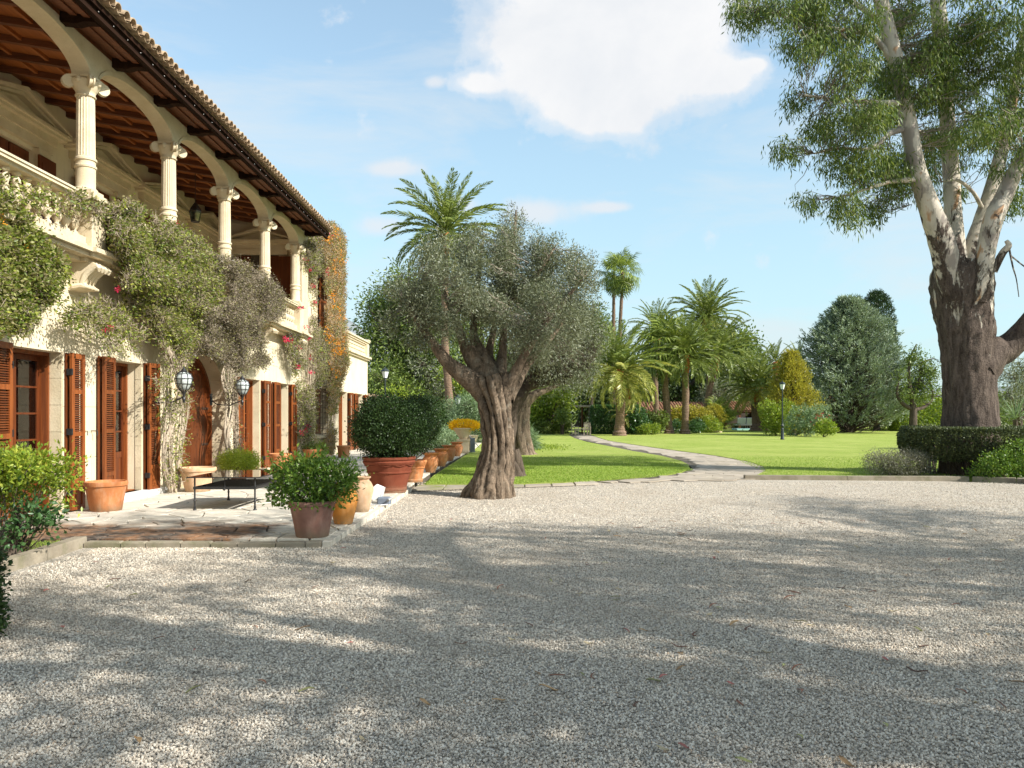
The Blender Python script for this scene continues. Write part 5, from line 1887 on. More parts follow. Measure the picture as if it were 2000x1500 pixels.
m_ = MB(); m_.lathe([(0, 0), (0.10, 0.02), (0.14, 0.2), (0.10, 0.28), (0, 0.30)], 10); m_.obj('shade', M['frost'], r, True, 50)
m_ = MB(); m_.lathe([(0.05, 0.28), (0.06, 0.34), (0, 0.36)], 8); m_.obj('cap', M['iron'], r)
r = empty('porch_roof', (-9.6, 44, 0), 'low tiled porch roof beyond the villa corner', 'roof')
m_ = MB(); m_.prism([(-4.0, 3.5), (2.6, 2.55), (2.6, 2.68), (-4.0, 3.75)], 'y', -1.5, 3); m_.obj('tile_slope', M['tile'], r)
m_ = MB()
for x_ in (-3, 2.3): m_.box(x_ - .08, x_ + .08, -1.3, -1.1, 0, 2.7)
m_.obj('post', M['door'], r)

# garden chairs by the path end
def armchair(loc, rz, label):
    r = empty('garden_armchair', loc, label, 'chair', 'pale wooden armchairs at the end of the path', rz=rz)
    m_ = MB()
    for i in range(6): m_.box(-0.25, 0.25, -0.25 + i * 0.085, -0.185 + i * 0.085, 0.40, 0.425)
    m_.obj('seat', M['teak'], r)
    m_ = MB()
    m_.box(-0.27, -0.22, 0.26, 0.31, 0.42, 1.0); m_.box(0.22, 0.27, 0.26, 0.31, 0.42, 1.0); m_.box(-0.22, 0.22, 0.265, 0.305, 0.92, 1.0)
    for i in range(6): m_.box(-0.19 + i * 0.068, -0.15 + i * 0.068, 0.27, 0.295, 0.43, 0.92)
    m_.obj('backrest', M['teak'], r)
    for x_ in (-0.25, 0.25):
        for y_ in (-0.24, 0.28):
            m_ = MB(); m_.box(x_ - 0.025, x_ + 0.025, y_ - 0.025, y_ + 0.025, 0, 0.64 if y_ < 0 else 0.42); m_.obj('leg', M['teak'], r)
        m_ = MB(); m_.box(x_ - 0.035, x_ + 0.035, -0.29, 0.26, 0.64, 0.67); m_.obj('armrest', M['teak'], r)
    return r
armchair((P3(1124, 0, 62)[0], 62.0, 0.05), R(85), 'left wooden garden armchair turned sideways at the end of the path')
armchair((P3(1146, 0, 63)[0], 62.5, 0.05), R(170), 'right pale garden armchair facing the house at the end of the path')
r = empty('garden_table', (P3(1136, 0, 64)[0], 64.2, 0.05), 'low wooden table behind the two garden armchairs', 'table')
m_ = MB(); m_.bbox(-0.6, 0.6, -0.35, 0.35, 0.42, 0.48, 0.01); m_.obj('table_top', M['teak'], r)
for x_ in (-0.5, 0.5):
    for y_ in (-0.28, 0.28):
        m_ = MB(); m_.box(x_ - .03, x_ + .03, y_ - .03, y_ + .03, 0, .42); m_.obj('leg', M['teak'], r)
# loungers beside the pool
def lounger(loc, label):
    r = empty('sun_lounger', loc, label, 'sun lounger', 'white cushioned loungers at the pool house')
    m_ = MB(); m_.box(-0.45, 0.45, -0.5, 1.3, 0.26, 0.32)
    m_.obj('frame', M['teak'], r)
    for x_ in (-0.4, 0.4):
        for y_ in (-0.45, 1.2):
            m_ = MB(); m_.box(x_ - .03, x_ + .03, y_ - .03, y_ + .03, 0, .26); m_.obj('leg', M['teak'], r)
    m_ = MB(); m_.bbox(-0.46, 0.46, -0.3, 1.3, 0.32, 0.42, 0.03); m_.obj('seat_cushion', M['cushion'], r)
    m_ = MB(); m_.prism([(-0.30, 0.40), (-0.18, 0.42), (-0.50, 1.15), (-0.62, 1.12)], 'x', -0.46, 0.46); m_.obj('back_cushion', M['cushion'], r)
    return r
lounger((P3(1446.5, 0, 86)[0], 86, 0.22), 'left white cushioned lounger under the pool house roof')
lounger((P3(1464.5, 0, 86)[0], 86, 0.22), 'right white cushioned lounger under the pool house roof')
mb = MB(); mb.box(P3(1437, 0, 83)[0], P3(1477, 0, 83)[0], 82.5, 84.5, 0.0, 0.22)
tag(mb.obj('pool_cover', simple('turquoise_tarp', (0.28, 0.52, 0.50), (0.36, 0.58, 0.55), 3, 0.6)), 'low turquoise slab of the folded pool cover in front of the loungers', 'pool cover')

# pool house: long low open shelter with a barrel tile roof
def shelter(name, x0, x1, y0, zr, ze, label, open_=True):
    r = empty(name, ((x0 + x1) / 2, y0, 0), label, 'building')
    cx = (x0 + x1) / 2
    m_ = MB(); m_.prism([(0.0, ze - 0.05), (3.4, zr - 0.05), (3.4, zr), (0.0, ze + 0.02)], 'x', x0 - cx, x1 - cx)
    rf = m_.obj('roof', M['redtile'], r)
    m_ = MB(); x = x0 - cx + 0.1
    while x < x1 - cx - 0.1:
        vs = []
        for (yy_, zz_) in ((-0.08, ze + 0.02), (3.4, zr + 0.02)):
            for i in range(5):
                a = math.pi * i / 4
                vs.append((x + 0.13 * math.cos(a), yy_, zz_ + 0.13 * math.sin(a)))
        m_.add(vs, [(i, i + 1, 6 + i, 5 + i) for i in range(4)]); x += 0.33
    m_.obj('roof_tile', M['redtile'], rf, True, kind='stuff')
    m_ = MB(); m_.box(x0 - cx, x1 - cx, 4.5, 4.7, 0, zr - 0.1); m_.box(x0 - cx, x0 - cx + 0.2, 0.6, 4.5, 0, ze - 0.1); m_.box(x1 - cx - 0.2, x1 - cx, 0.6, 4.5, 0, ze - 0.1)
    m_.box(x0 - cx, x1 - cx, 3.4, 4.7, zr - 0.1, zr)
    m_.obj('wall', M['darkroom'], r)
    n_ = max(2, int((x1 - x0) / 3.6))
    for i in range(n_ + 1):
        x = x0 - cx + 0.15 + (x1 - x0 - 0.3) * i / n_
        m_ = MB(); m_.box(x - 0.11, x + 0.11, 0.25, 0.47, 0, ze - 0.06); m_.obj('post', M['beam'], r)
    m_ = MB(); m_.box(x0 - cx, x1 - cx, 0.2, 0.5, ze - 0.25, ze - 0.06); m_.obj('lintel', M['beam'], r)
    return r
YP = 88
shelter('pool_house', P3(1225, 0, YP)[0], P3(1422, 0, YP)[0], YP, 3.15, 2.0, 'long low pool house with brown tiled roof behind the palm group')
shelter('garden_shelter', P3(1405, 0, YP)[0], P3(1500, 0, YP)[0], YP + 1.2, 3.25, 2.15, 'open shelter with red tiled roof behind the white loungers')
shelter('garden_shelter', P3(1575, 0, YP)[0], P3(1660, 0, YP)[0], YP + 4, 4.6, 3.4, 'red roofed outbuilding half hidden behind the blue cypress')
r = empty('pergola', (P3(1128, 0, 70)[0], 71, 0), 'flat wooden pergola roof in the shade left of the clipped hedge', 'pergola')
m_ = MB(); m_.box(-2.6, 3.2, -1.5, 2, 2.40, 2.56); m_.obj('roof_board', M['teak'], r)
for x_ in (-2.3, 0.4, 3.0):
    m_ = MB(); m_.box(x_ - 0.07, x_ + 0.07, -1.2, -1.06, 0, 2.4); m_.obj('post', M['door'], r)

# ------------------------------------------------------------------ olive trees
def pth(lst, Y, dys=None, sc=None):
    out = []
    for i, (px, py, wpx) in enumerate(lst):
        dy = dys[i] if dys else 0
        x, y, z = P3(px, py, Y, dy)
        out.append((x, y, z, wpx / 2 / FOC * Y))
    return out

YO = 15.15
ol_trunk = pth([(956, 985, 100), (957, 968, 88), (962, 940, 74), (970, 900, 61), (973, 860, 56), (969, 815, 58), (965, 780, 66), (961, 752, 72), (957, 735, 64)], YO)
parts = [rough_tube(ol_trunk, 120, 96, 0.22, 0.11, 3.6, seed=2, nridge=13, twist=0.5)]
# flared root lobes
for a, ln in ((-2.9, 0.60), (-2.3, 0.52), (-1.75, 0.44), (-1.2, 0.46), (-0.7, 0.44), (0.1, 0.42), (2.2, 0.4)):
    bx_, by_ = ol_trunk[2][0], ol_trunk[2][1]
    parts.append(rough_tube([(bx_ + 0.08 + math.cos(a) * 0.08, by_ + math.sin(a) * 0.08, 1.15, 0.08), (bx_ + 0.03 + math.cos(a) * 0.17, by_ + math.sin(a) * 0.17, 0.62, 0.11), (bx_ + math.cos(a) * 0.29, by_ + math.sin(a) * 0.29, 0.30, 0.13), (bx_ + math.cos(a) * ln * 0.86, by_ + math.sin(a) * ln * 0.8, 0.06, 0.10), (bx_ + math.cos(a) * ln * 1.0, by_ + math.sin(a) * ln * 0.95, -0.10, 0.06)], 30, 22, 0.15, 0.13, seed=int(a * 10) + 40))
ol_limbs = [
    (pth([(948, 770, 44), (925, 748, 40), (898, 728, 34), (872, 705, 24), (842, 665, 16), (812, 622, 10), (792, 590, 5)], YO, [0, -.1, -.2, -.3, -.4, -.5, -.6])),
    (pth([(950, 765, 40), (932, 715, 36), (918, 690, 32), (906, 672, 20), (888, 620, 13), (862, 560, 8), (850, 520, 4)], YO, [0, .1, .1, .2, .4, .5, .6])),
    (pth([(962, 760, 44), (948, 718, 38), (936, 690, 30), (925, 650, 16), (930, 590, 11), (938, 520, 7), (945, 460, 4)], YO, [0, .1, .3, .5, .6, .7, .7])),
    (pth([(985, 770, 40), (998, 745, 26), (1015, 710, 17), (1045, 660, 13), (1072, 622, 10), (1105, 585, 7), (1140, 540, 4)], YO, [0, -.1, -.2, -.4, -.5, -.5, -.6])),
    (pth([(975, 765, 42), (976, 730, 30), (982, 680, 16), (985, 610, 12), (995, 540, 9), (1003, 470, 6), (1008, 410, 3)], YO, [0, .2, .4, .5, .5, .5, .5])),
    (pth([(985, 775, 40), (1005, 750, 26), (1028, 715, 16), (1050, 690, 12), (1085, 650, 8), (1120, 600, 4)], YO, [0, .3, .6, .8, 1.0, 1.2])),
    (pth([(955, 760, 38), (960, 720, 26), (955, 690, 17), (965, 640, 12), (975, 560, 8), (970, 480, 4)], YO, [0, .4, .6, .9, 1.1, 1.2])),
    (pth([(985, 600, 9), (1030, 560, 7), (1060, 520, 5), (1085, 480, 3)], YO, [.5, .2, 0, 0])),
]
for k, l in enumerate(ol_limbs):
    parts.append(rough_tube(l, 44, 16, 0.10, 0.07, seed=10 + k))
lp = limb_points(ol_limbs, 40)
OB = [(800, 580, 50), (775, 628, 30), (850, 515, 52), (835, 600, 66), (900, 560, 78), (950, 490, 62), (1008, 455, 46), (1018, 535, 86), (1082, 520, 62), (1132, 512, 34), (925, 618, 58), (1000, 620, 70), (1080, 615, 72), (850, 645, 36), (1128, 570, 46), (965, 560, 90), (1045, 680, 36), (880, 500, 42), (1015, 700, 20), (812, 650, 32), (1100, 660, 40), (1150, 520, 18)]
rng = np.random.default_rng(21)
ob = pxblobs([(a_, b_ , c_ * 0.86) for a_, b_, c_ in OB], YO, 0.9, 4, 0.95)
cen, d = sample_blobs(ob, 4300, rng, 0.5)
k_ = clump(cen, 5.0, 3) > -0.10
cen, d = cen[k_], d[k_]
cen += rng.normal(size=cen.shape) * 0.06
# upright shoots on top
sh = []
for (px, py) in ((1003, 400), (1009, 415), (1001, 430), (1012, 430), (985, 440), (996, 415), (1062, 470), (1110, 490), (1130, 485), (1148, 495), (1160, 505), (845, 455), (858, 450), (800, 525), (785, 540), (905, 470), (925, 462), (1045, 455), (1155, 540), (765, 600)):
    for q in range(7):
        sh.append(P3(px + rng.normal() * 4, py + q * 11, YO + rng.normal() * 0.3))
sh = np.array(sh)
src = nearest(cen, lp)
tw = join_arr([twig_prisms(short(src, cen, 0.42)[::2], cen[::2], 0.008, 0.002, rng, 0.10), twig_prisms(sh, sh + rng.normal(size=sh.shape) * 0.02 + np.array([0, 0, 0.14]), 0.004, 0.002, rng)])
cr = join_arr([cluster_leaves(cen, 38, 0.085, 0.064, 0.017, rng, 0.15, outward=d * 0.5 + np.array([0, 0, 0.3])), cluster_leaves(sh, 16, 0.045, 0.058, 0.014, rng, 0, outward=np.tile([0, 0, 0.9], (len(sh), 1)))])
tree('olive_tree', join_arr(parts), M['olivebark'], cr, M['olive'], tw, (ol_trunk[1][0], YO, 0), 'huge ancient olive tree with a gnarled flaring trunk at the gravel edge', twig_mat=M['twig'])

# second olive right behind it and third farther away
Y2 = 19.8
t2 = pth([(1000, 945, 70), (995, 925, 52), (985, 890, 44), (985, 840, 44), (990, 800, 44), (1000, 770, 46)], Y2)
l2 = [pth([(992, 800, 40), (1020, 760, 30), (1048, 735, 24), (1068, 700, 18), (1085, 650, 12), (1100, 600, 6)], Y2, [0, .2, .3, .4, .5, .6]),
      pth([(995, 790, 36), (1010, 740, 24), (1030, 690, 18), (1040, 640, 10), (1060, 580, 5)], Y2, [0, .3, .6, .7, .8]),
      pth([(1030, 755, 16), (1075, 745, 11), (1110, 735, 7), (1140, 715, 4)], Y2, [.2, .1, 0, 0])]
parts = [rough_tube(t2, 40, 36, 0.15, 0.09, seed=60, nridge=9)] + [rough_tube(l, 34, 16, 0.12, 0.08, seed=61 + k) for k, l in enumerate(l2)]
parts.append(rough_tube(pth([(1000, 880, 30), (1012, 915, 24), (1022, 938, 12), (1030, 946, 4)], Y2), 20, 16, 0.14, 0.1, seed=70))
ob = pxblobs([(1060, 600, 62), (1105, 640, 58), (1120, 700, 44), (1075, 700, 46), (1040, 640, 56), (1145, 660, 40), (1135, 610, 36), (1095, 570, 40), (1150, 735, 22), (1040, 560, 40)], Y2, 1.0, 6)
cen, d = sample_blobs(ob, 1500, rng, 0.5)
tw = twig_prisms(nearest(cen, limb_points(l2, 30)), cen, 0.011, 0.003, rng, 0.1)
cr = cluster_leaves(cen, 24, 0.15, 0.075, 0.018, rng, 0.2, outward=d * 0.5)
tree('olive_tree', join_arr(parts), M['darkbark'], cr, M['olive'], tw, (t2[1][0], Y2, 0), 'darker olive tree leaning right, mostly hidden behind the huge olive', twig_mat=M['darkbark'])
Y3 = 30.8
t3 = pth([(1022, 897, 62), (1020, 885, 44), (1016, 850, 36), (1018, 815, 30), (1022, 790, 28), (1032, 770, 24)], Y3)
l3 = [pth([(1022, 790, 22), (1042, 772, 18), (1068, 762, 11), (1100, 748, 6)], Y3, [0, 0, .2, .4]), pth([(1020, 795, 22), (1030, 760, 14), (1025, 720, 8), (1030, 690, 4)], Y3), pth([(1018, 800, 20), (1002, 770, 12), (985, 730, 6)], Y3)]
parts = [rough_tube(t3, 40, 32, 0.2, 0.10, seed=80, nridge=8)] + [rough_tube(l, 30, 12, 0.12, 0.08, seed=81 + k) for k, l in enumerate(l3)]
ob = pxblobs([(1060, 740, 30), (1100, 720, 34), (1030, 700, 40), (1080, 700, 36), (1010, 720, 30), (990, 740, 26), (1120, 750, 20)], Y3, 1.0, 6)
cen, d = sample_blobs(ob, 420, rng, 0.5)
tw = twig_prisms(nearest(cen, limb_points(l3, 20)), cen, 0.012, 0.004, rng, 0.1)
cr = cluster_leaves(cen, 22, 0.22, 0.11, 0.03, rng, 0.2)
tree('olive_tree', join_arr(parts), M['olivebark'], cr, M['olive'], tw, (t3[1][0], Y3, 0), 'hollow old olive tree on the left lawn beyond the huge one')

# ------------------------------------------------------------------ eucalyptus
YE = 20.6
eu_trunk = pth([(1900, 950, 136), (1897, 920, 116), (1896, 870, 103), (1895, 830, 98), (1893, 760, 92), (1890, 700, 92), (1887, 650, 97), (1882, 610, 100), (1878, 575, 108), (1878, 540, 110), (1880, 515, 98)], YE)
parts = [rough_tube(eu_trunk, 110, 64, 0.045, 0.045, 2.2, seed=5, nridge=15, twist=0.15)]
eu_limbs = [
    pth([(1862, 570, 52), (1850, 520, 48), (1835, 460, 44), (1812, 395, 36), (1790, 330, 32), (1778, 260, 30), (1765, 190, 28), (1748, 110, 26), (1725, 20, 24), (1700, -60, 20), (1670, -160, 14), (1640, -250, 6)], YE, [-.2, -.3, -.5, -.7, -.9, -1, -1.1, -1.2, -1.3, -1.4, -1.5, -1.6]),
    pth([(1872, 560, 44), (1868, 500, 36), (1862, 420, 32), (1857, 330, 30), (1850, 230, 28), (1842, 120, 30), (1833, 20, 28), (1826, -80, 22), (1815, -200, 14), (1805, -300, 6)], YE, [.1, .2, .3, .4, .4, .4, .4, .4, .4, .4]),
    pth([(1888, 550, 48), (1900, 490, 38), (1918, 430, 32), (1940, 360, 28), (1958, 290, 24), (1975, 210, 20), (1990, 120, 16), (2010, 20, 12), (2030, -80, 6)], YE, [.2, .4, .6, .7, .8, .9, 1, 1.1, 1.2]),
    pth([(1905, 585, 40), (1918, 540, 32), (1928, 480, 32), (1940, 430, 34), (1962, 380, 30), (1990, 320, 26), (2040, 240, 20), (2090, 150, 14), (2130, 60, 6)], YE, [-.5, -.7, -.8, -.9, -.9, -1, -1, -1, -1]),
    pth([(1905, 720, 90), (1935, 692, 70), (1962, 682, 54), (1990, 660, 48), (2020, 625, 44), (2060, 560, 36), (2110, 480, 28), (2170, 380, 18), (2220, 280, 8)], YE, [0, 0, 0, -.1, -.3, -.5, -.7, -.9, -1]),
    pth([(1790, 350, 12), (1765, 352, 10), (1735, 356, 7), (1690, 370, 5), (1640, 385, 3)], YE, [-.9, -1.1, -1.2, -1.4, -1.5]),
    pth([(1775, 250, 13), (1740, 260, 10), (1700, 290, 7), (1640, 290, 5), (1590, 300, 3)], YE, [-1, -1.1, -1.3, -1.5, -1.7]),
    pth([(1755, 140, 14), (1710, 75, 9), (1670, 62, 7), (1600, 50, 5), (1520, 30, 3)], YE, [-1.1, -1.3, -1.5, -1.9, -2.2]),
    pth([(1770, 200, 12), (1720, 200, 9), (1640, 195, 5), (1570, 185, 3)], YE, [-1.1, -1.4, -1.7, -2]),
    pth([(1735, 60, 14), (1690, 20, 10), (1620, -20, 8), (1540, -40, 4)], YE, [-1.2, -1.3, -1.6, -2]),
    pth([(1920, 410, 9), (1900, 375, 7), (1870, 352, 6), (1840, 355, 3)], YE, [.6, .2, -.1, -.2]),
    pth([(1940, 530, 16), (1958, 495, 14), (1970, 480, 12), (1965, 470, 7)], YE, [-.6, -.8, -.9, -.9]),
    pth([(1970, 480, 4), (1978, 520, 3), (1985, 545, 2), (1990, 580, 1.5)], YE, [-.9, -.9, -.9, -.9]),
    pth([(1975, 500, 3), (2000, 520, 2.5), (2030, 540, 2)], YE, [-.9, -.9, -.9]),
    pth([(1850, 300, 12), (1800, 260, 8), (1760, 250, 4)], YE, [.4, 1, 1.6]),
    pth([(1960, 280, 12), (1900, 230, 8), (1850, 180, 4)], YE, [.8, 1.5, 2]),
]
for k, l in enumerate(eu_limbs):
    parts.append(rough_tube(l, 60 if k < 5 else 24, 22 if k < 5 else 8, 0.02, 0.035, seed=90 + k, nridge=5))
lp = limb_points(eu_limbs, 30)
EB = [(1455, 20, 26), (1480, 40, 34), (1520, 25, 46), (1575, 50, 56), (1610, 90, 44), (1650, 30, 66), (1690, 90, 48), (1550, 5, 50), (1470, -30, 40),
      (1565, 195, 26), (1545, 178, 18), (1620, 190, 46), (1670, 220, 62), (1725, 230, 62), (1790, 150, 70), (1870, 110, 84), (1950, 80, 80), (1540, 285, 24), (1520, 278, 14), (1590, 280, 34), (1650, 300, 52), (1700, 330, 56), (1760, 340, 52),
      (1825, 300, 66), (1895, 250, 74), (1960, 220, 74), (1570, 385, 20), (1610, 388, 30), (1660, 400, 34), (1640, 440, 14), (1700, 395, 34), (1850, 385, 34), (1990, 400, 34), (1975, 360, 30), (1985, 300, 50), (1800, 60, 60), (1745, 60, 50),
      (1590, 240, 26), (1665, 120, 36), (1720, 150, 34), (1835, 440, 14), (1740, 420, 14), (1800, 400, 26)]
EBo = [(1600, -70, 70), (1700, -110, 100), (1820, -120, 110), (1950, -90, 110), (2060, -40, 110), (2090, 110, 100), (2100, 240, 90), (2180, 330, 90), (2200, 130, 90), (1760, -250, 100), (1900, -260, 110), (2040, -220, 110), (2150, -100, 100), (1650, -190, 70), (2080, 360, 50), (2280, 240, 80)]
rng = np.random.default_rng(33)
rb = random.Random(8)
eb = []
for (px, py, r_) in EB:
    dy = rb.uniform(-1.6, 1.6) - (1.2 if px < 1700 else -0.3)
    x, y, z = P3(px, py, YE + dy); q = r_ / FOC * YE
    eb.append((x, y, z, q, q * 1.1, q * 0.85))
cen, d = sample_blobs(eb, 5200, rng, 0.4)
k_ = clump(cen, 3.6, 5) > -0.02
cen, d = cen[k_], d[k_]
ebo = pxblobs(EBo, YE, 2.5, 9, 0.85)
cen2, d2 = sample_blobs(ebo, 1700, rng, 0.4)
allc = np.concatenate([cen, cen2])
tw = twig_prisms(short(nearest(allc, lp), allc, 0.8), allc, 0.012, 0.003, rng, 0.09)
cr = join_arr([cluster_leaves(cen, 26, 0.11, 0.15, 0.027, rng, 1.3, jitter=0.35), cluster_leaves(cen2, 18, 0.2, 0.18, 0.04, rng, 1.1)])
tree('eucalyptus_tree', join_arr(parts), M['euc'], cr, M['eucleaf'], tw, (eu_trunk[1][0], YE, 0), 'giant eucalyptus with peeling pale limbs and a thick brown trunk in a hedge ring', twig_mat=M['twig'])

# two more eucalyptus trees on the right behind the camera (their shade lies on the court)
for (bx_, by_, s_, sd, lb) in ((9.0, 0.6, 1.0, 1, 'eucalyptus tree to the right behind the viewpoint, nearer one'), (17.0, 2.2, 1.05, 2, 'eucalyptus tree to the right behind the viewpoint, farther one')):
    rg = random.Random(sd)
    bl = []
    for i in range(34):
        a = rg.uniform(0, 2 * math.pi); q = rg.uniform(0.3, 5.8)
        bl.append((bx_ + q * math.cos(a), by_ + q * math.sin(a), rg.uniform(6.0, 12.0), *(rg.uniform(0.7, 1.5),) * 2, rg.uniform(0.5, 1.0)))
    blob_tree('eucalyptus_tree', (bx_, by_, 0), bl, 1500, 15, 0.24, 0.22, 0.05, 'eucleaf', lb, 50 + sd, 0.45, droop=0.9, bark='euc')

# ------------------------------------------------------------------ palms
def frond_mesh(name, L, bend, seed, mat, npair=58, ll=0.42, lw=0.043):
    """pinnate frond along +X that starts upward along local slope 0 and bends down"""
    rng_ = np.random.default_rng(seed)
    n = 16
    ts = np.linspace(0, 1, n)
    pts_ = []
    x = z = 0.0
    for i, t in enumerate(ts):
        pts_.append((x, 0.0, z))
        a = -bend * (t ** 1.6)
        x += L / (n - 1) * math.cos(a); z += L / (n - 1) * math.sin(a)
    P = np.array(pts_)
    m_ = MB(); m_.tube([tuple(p) for p in P[::2]], [0.035 * (1 - 0.85 * i / (len(P[::2]) - 1)) * L / 3 for i in range(len(P[::2]))], 4, False)
    V0, F0 = np.array(m_.v), np.array([f for f in m_.f])
    C, D = [], []
    Ls = []
    for i in range(npair):
        t = 0.16 + 0.83 * i / npair
        f = t * (n - 1); k = min(int(f), n - 2)
        p = P[k] + (P[k + 1] - P[k]) * (f - k); tan = unit((P[k + 1] - P[k])[None])[0]
        l = ll * L / 3 * (math.sin(math.pi * min(1, t * 0.9 + 0.12)) ** 0.6)
        for s in (-1, 1):
            up_ = np.array([-tan[2], 0, tan[0]])
            dr = tan * (0.55 + 0.5 * t) + np.array([0, s, 0]) * 0.9 + up_ * 0.25 + np.array([0, 0, -0.18 - 0.2 * t]) + rng_.normal(size=3) * 0.10
            C.append(p); D.append(dr); Ls.append(l * rng_.uniform(0.85, 1.12))
    V1, F1 = leaf_quads(np.array(C), unit(np.array(D)), np.array(Ls), np.full(len(C), lw * L / 3), rng_)
    V, F = join_arr([(V0, F0), (V1, F1)])
    return mesh_arr(name, V, F, False, mat)


def fan_mesh(name, Rr, seed, mat, nb=22):
    rng_ = np.random.default_rng(seed)
    m_ = MB(); pl = Rr * 0.9
    m_.tube([(0, 0, 0), (pl * 0.5, 0, 0.02), (pl, 0, -0.03)], [0.02, 0.015, 0.012], 4, False)
    V0, F0 = np.array(m_.v), np.array([f for f in m_.f])
    Vs, Fs = [V0], [F0]; n = len(V0)
    for i in range(nb):
        a = -2.3 + 4.6 * i / (nb - 1)
        d = np.array([math.cos(a), math.sin(a), 0.05])
        c = np.array([pl * 0.97, 0, -0.03])
        s = np.array([-d[1], d[0], 0]) * 0.036
        l = Rr * (0.85 + 0.15 * math.cos(a)) * rng_.uniform(0.9, 1.1)
        mid = c + d * l * 0.6
        tip = c + d * l * 0.85 + np.array([0, 0, -l * rng_.uniform(0.25, 0.5)])
        Vs.append(np.array([c, mid + s, tip, mid - s])); Fs.append(np.array([[n, n + 1, n + 2, n + 3]])); n += 4
    return mesh_arr(name, np.concatenate(Vs), np.concatenate(Fs), False, mat)


FR = {}
for key, mt in (('g', 'frond'), ('y', 'frond_gold')):
    FR[key] = [frond_mesh('frond', 3.0, b, s, M[mt]) for b, s in ((0.55, 1), (0.95, 2), (1.35, 3), (1.75, 4))]
FANS = [fan_mesh('fan_leaf', 1.0, s, M['fan']) for s in (1, 2)]


def palm(base, hub, fl, nf, label, key='g', tr=(0.24, 0.20), seed=0, kind='date', lo=-55, name='date_palm', old=0.3, cat='palm tree'):
    rg = random.Random(seed)
    r = empty(name, base, label, cat)
    B, H = Vector(base), Vector(hub)
    h = H - B
    mid = h * 0.5 + Vector((rg.uniform(-.03, .03) * h.z, 0, 0))
    if tr:
        n_ = max(10, int(h.z * 5))
        path = [(0, 0, -0.1, tr[0] * 1.55), (0, 0, 0.25, tr[0] * 1.35), (h.x * 0.08, h.y * .08, 0.7, tr[0] * 1.02), (mid.x, mid.y, mid.z, tr[0] * 0.9), (h.x, h.y, h.z - 0.6, tr[1]), (h.x, h.y, h.z - 0.2, tr[1] * 1.25), (h.x, h.y, h.z + 0.15, tr[1] * 0.8)]
        V, F = rough_tube(path, max(40, int(h.z * 9)), 14, 0.05, 0.03, seed=seed)
        # leaf scar rings
        zz = V[:, 2]
        ring = 1 + 0.05 * np.sign(np.sin(zz * 2 * math.pi * 4.2))
        cx_ = np.interp(zz, [0, mid.z, h.z], [0, mid.x, h.x])
        V[:, 0] = cx_ + (V[:, 0] - cx_) * ring
        V[:, 1] = V[:, 1] * ring
        link('trunk', mesh_arr('trunk', V, F, True), M['palmbark'], r)
        if kind == 'date':
            V, F = rough_tube([(h.x, h.y, h.z - 1.25, tr[1] * 1.02), (h.x, h.y, h.z - 0.6, tr[1] * 1.12), (h.x, h.y, h.z + 0.1, tr[1] * 1.3), (h.x, h.y, h.z + 0.35, tr[1] * 0.5)], 24, 14, 0.25, 0.08, seed=seed + 1, nridge=11)
            link('crownshaft', mesh_arr('crownshaft', V, F, True), M['palmbase'], r)
    for i in range(nf):
        t = i / max(nf - 1, 1)
        el = R(84 - (84 - lo) * (t ** 0.9)) + rg.uniform(-0.08, 0.08)
        az = i * 2.39996 + rg.uniform(-0.25, 0.25)
        if kind == 'date':
            L = fl * (0.80 + 0.25 * math.sin(math.pi * min(1, t + 0.15))) * rg.uniform(0.92, 1.05)
            mi = 1 if t < 0.2 else rg.choice((1, 2)) if t < 0.55 else rg.choice((2, 3))
            if t < 0.12: mi = 0
            kk = key
            if key == 'm': kk = 'y' if t > 1 - old else 'g'
            me = FR[kk][mi]
            o = link('frond', me, None, r)
            o.scale = (L / 3.0,) * 3
        else:
            o = link('fan_leaf', FANS[i % 2], None, r)
            o.scale = (fl * 0.80 * rg.uniform(0.85, 1.1),) * 3
        o.location = h + Vector((0, 0, 0.1 + 0.25 * (1 - t)))
        q = Matrix.Rotation(az, 4, 'Z') @ Matrix.Rotation(-el, 4, 'Y') @ Matrix.Rotation(rg.uniform(-0.35, 0.35), 4, 'X')
        o.rotation_euler = q.to_euler()
    return r


def ppalm(px, pyb, hx_, hy_, Y, rpx, nf, label, **k):
    b = P3(px, pyb, Y); b = (b[0], b[1], 0.03)
    return palm(b, P3(hx_, hy_, Y), rpx / FOC * Y * 1.22, nf, label, **k)

ppalm(884, 860, 871, 462, 50, 114, 72, 'tall date palm rising behind the huge olive tree', tr=(0.27, 0.22), seed=1, lo=-42, key='m', old=0.15)
ppalm(1210, 852, 1207, 730, 60, 98, 74, 'golden green date palm with a swollen trunk foot by the path', tr=(0.38, 0.33), seed=2, lo=-42, key='m', old=0.55)
ppalm(1228, 846, 1228, 765, 67, 58, 40, 'slim young date palm behind the golden one', tr=(0.22, 0.22), seed=3, lo=-30, key='m')
ppalm(1307, 848, 1298, 684, 66.7, 44, 34, 'fan palm with a smooth grey trunk and orange top in the palm group', tr=(0.32, 0.26), seed=4, kind='fan', lo=-70, name='fan_palm')
ppalm(1338, 848, 1338, 700, 66, 84, 76, 'date palm with red brown trunk right of the smooth grey trunk', tr=(0.32, 0.30), seed=5, lo=-28, key='g')
ppalm(1385, 842, 1379, 628, 80, 76, 70, 'tallest date palm of the palm group', tr=(0.34, 0.32), seed=6, lo=-22, key='m', old=0.3)
ppalm(1372, 842, 1398, 700, 77, 82, 70, 'date palm with arching fronds right of the tallest palm', tr=(0.32, 0.30), seed=7, lo=-25, key='g')
ppalm(1283, 842, 1283, 648, 75, 56, 50, 'date palm behind the fan palm with the grey trunk', tr=(0.3, 0.28), seed=8, lo=-28, key='g')
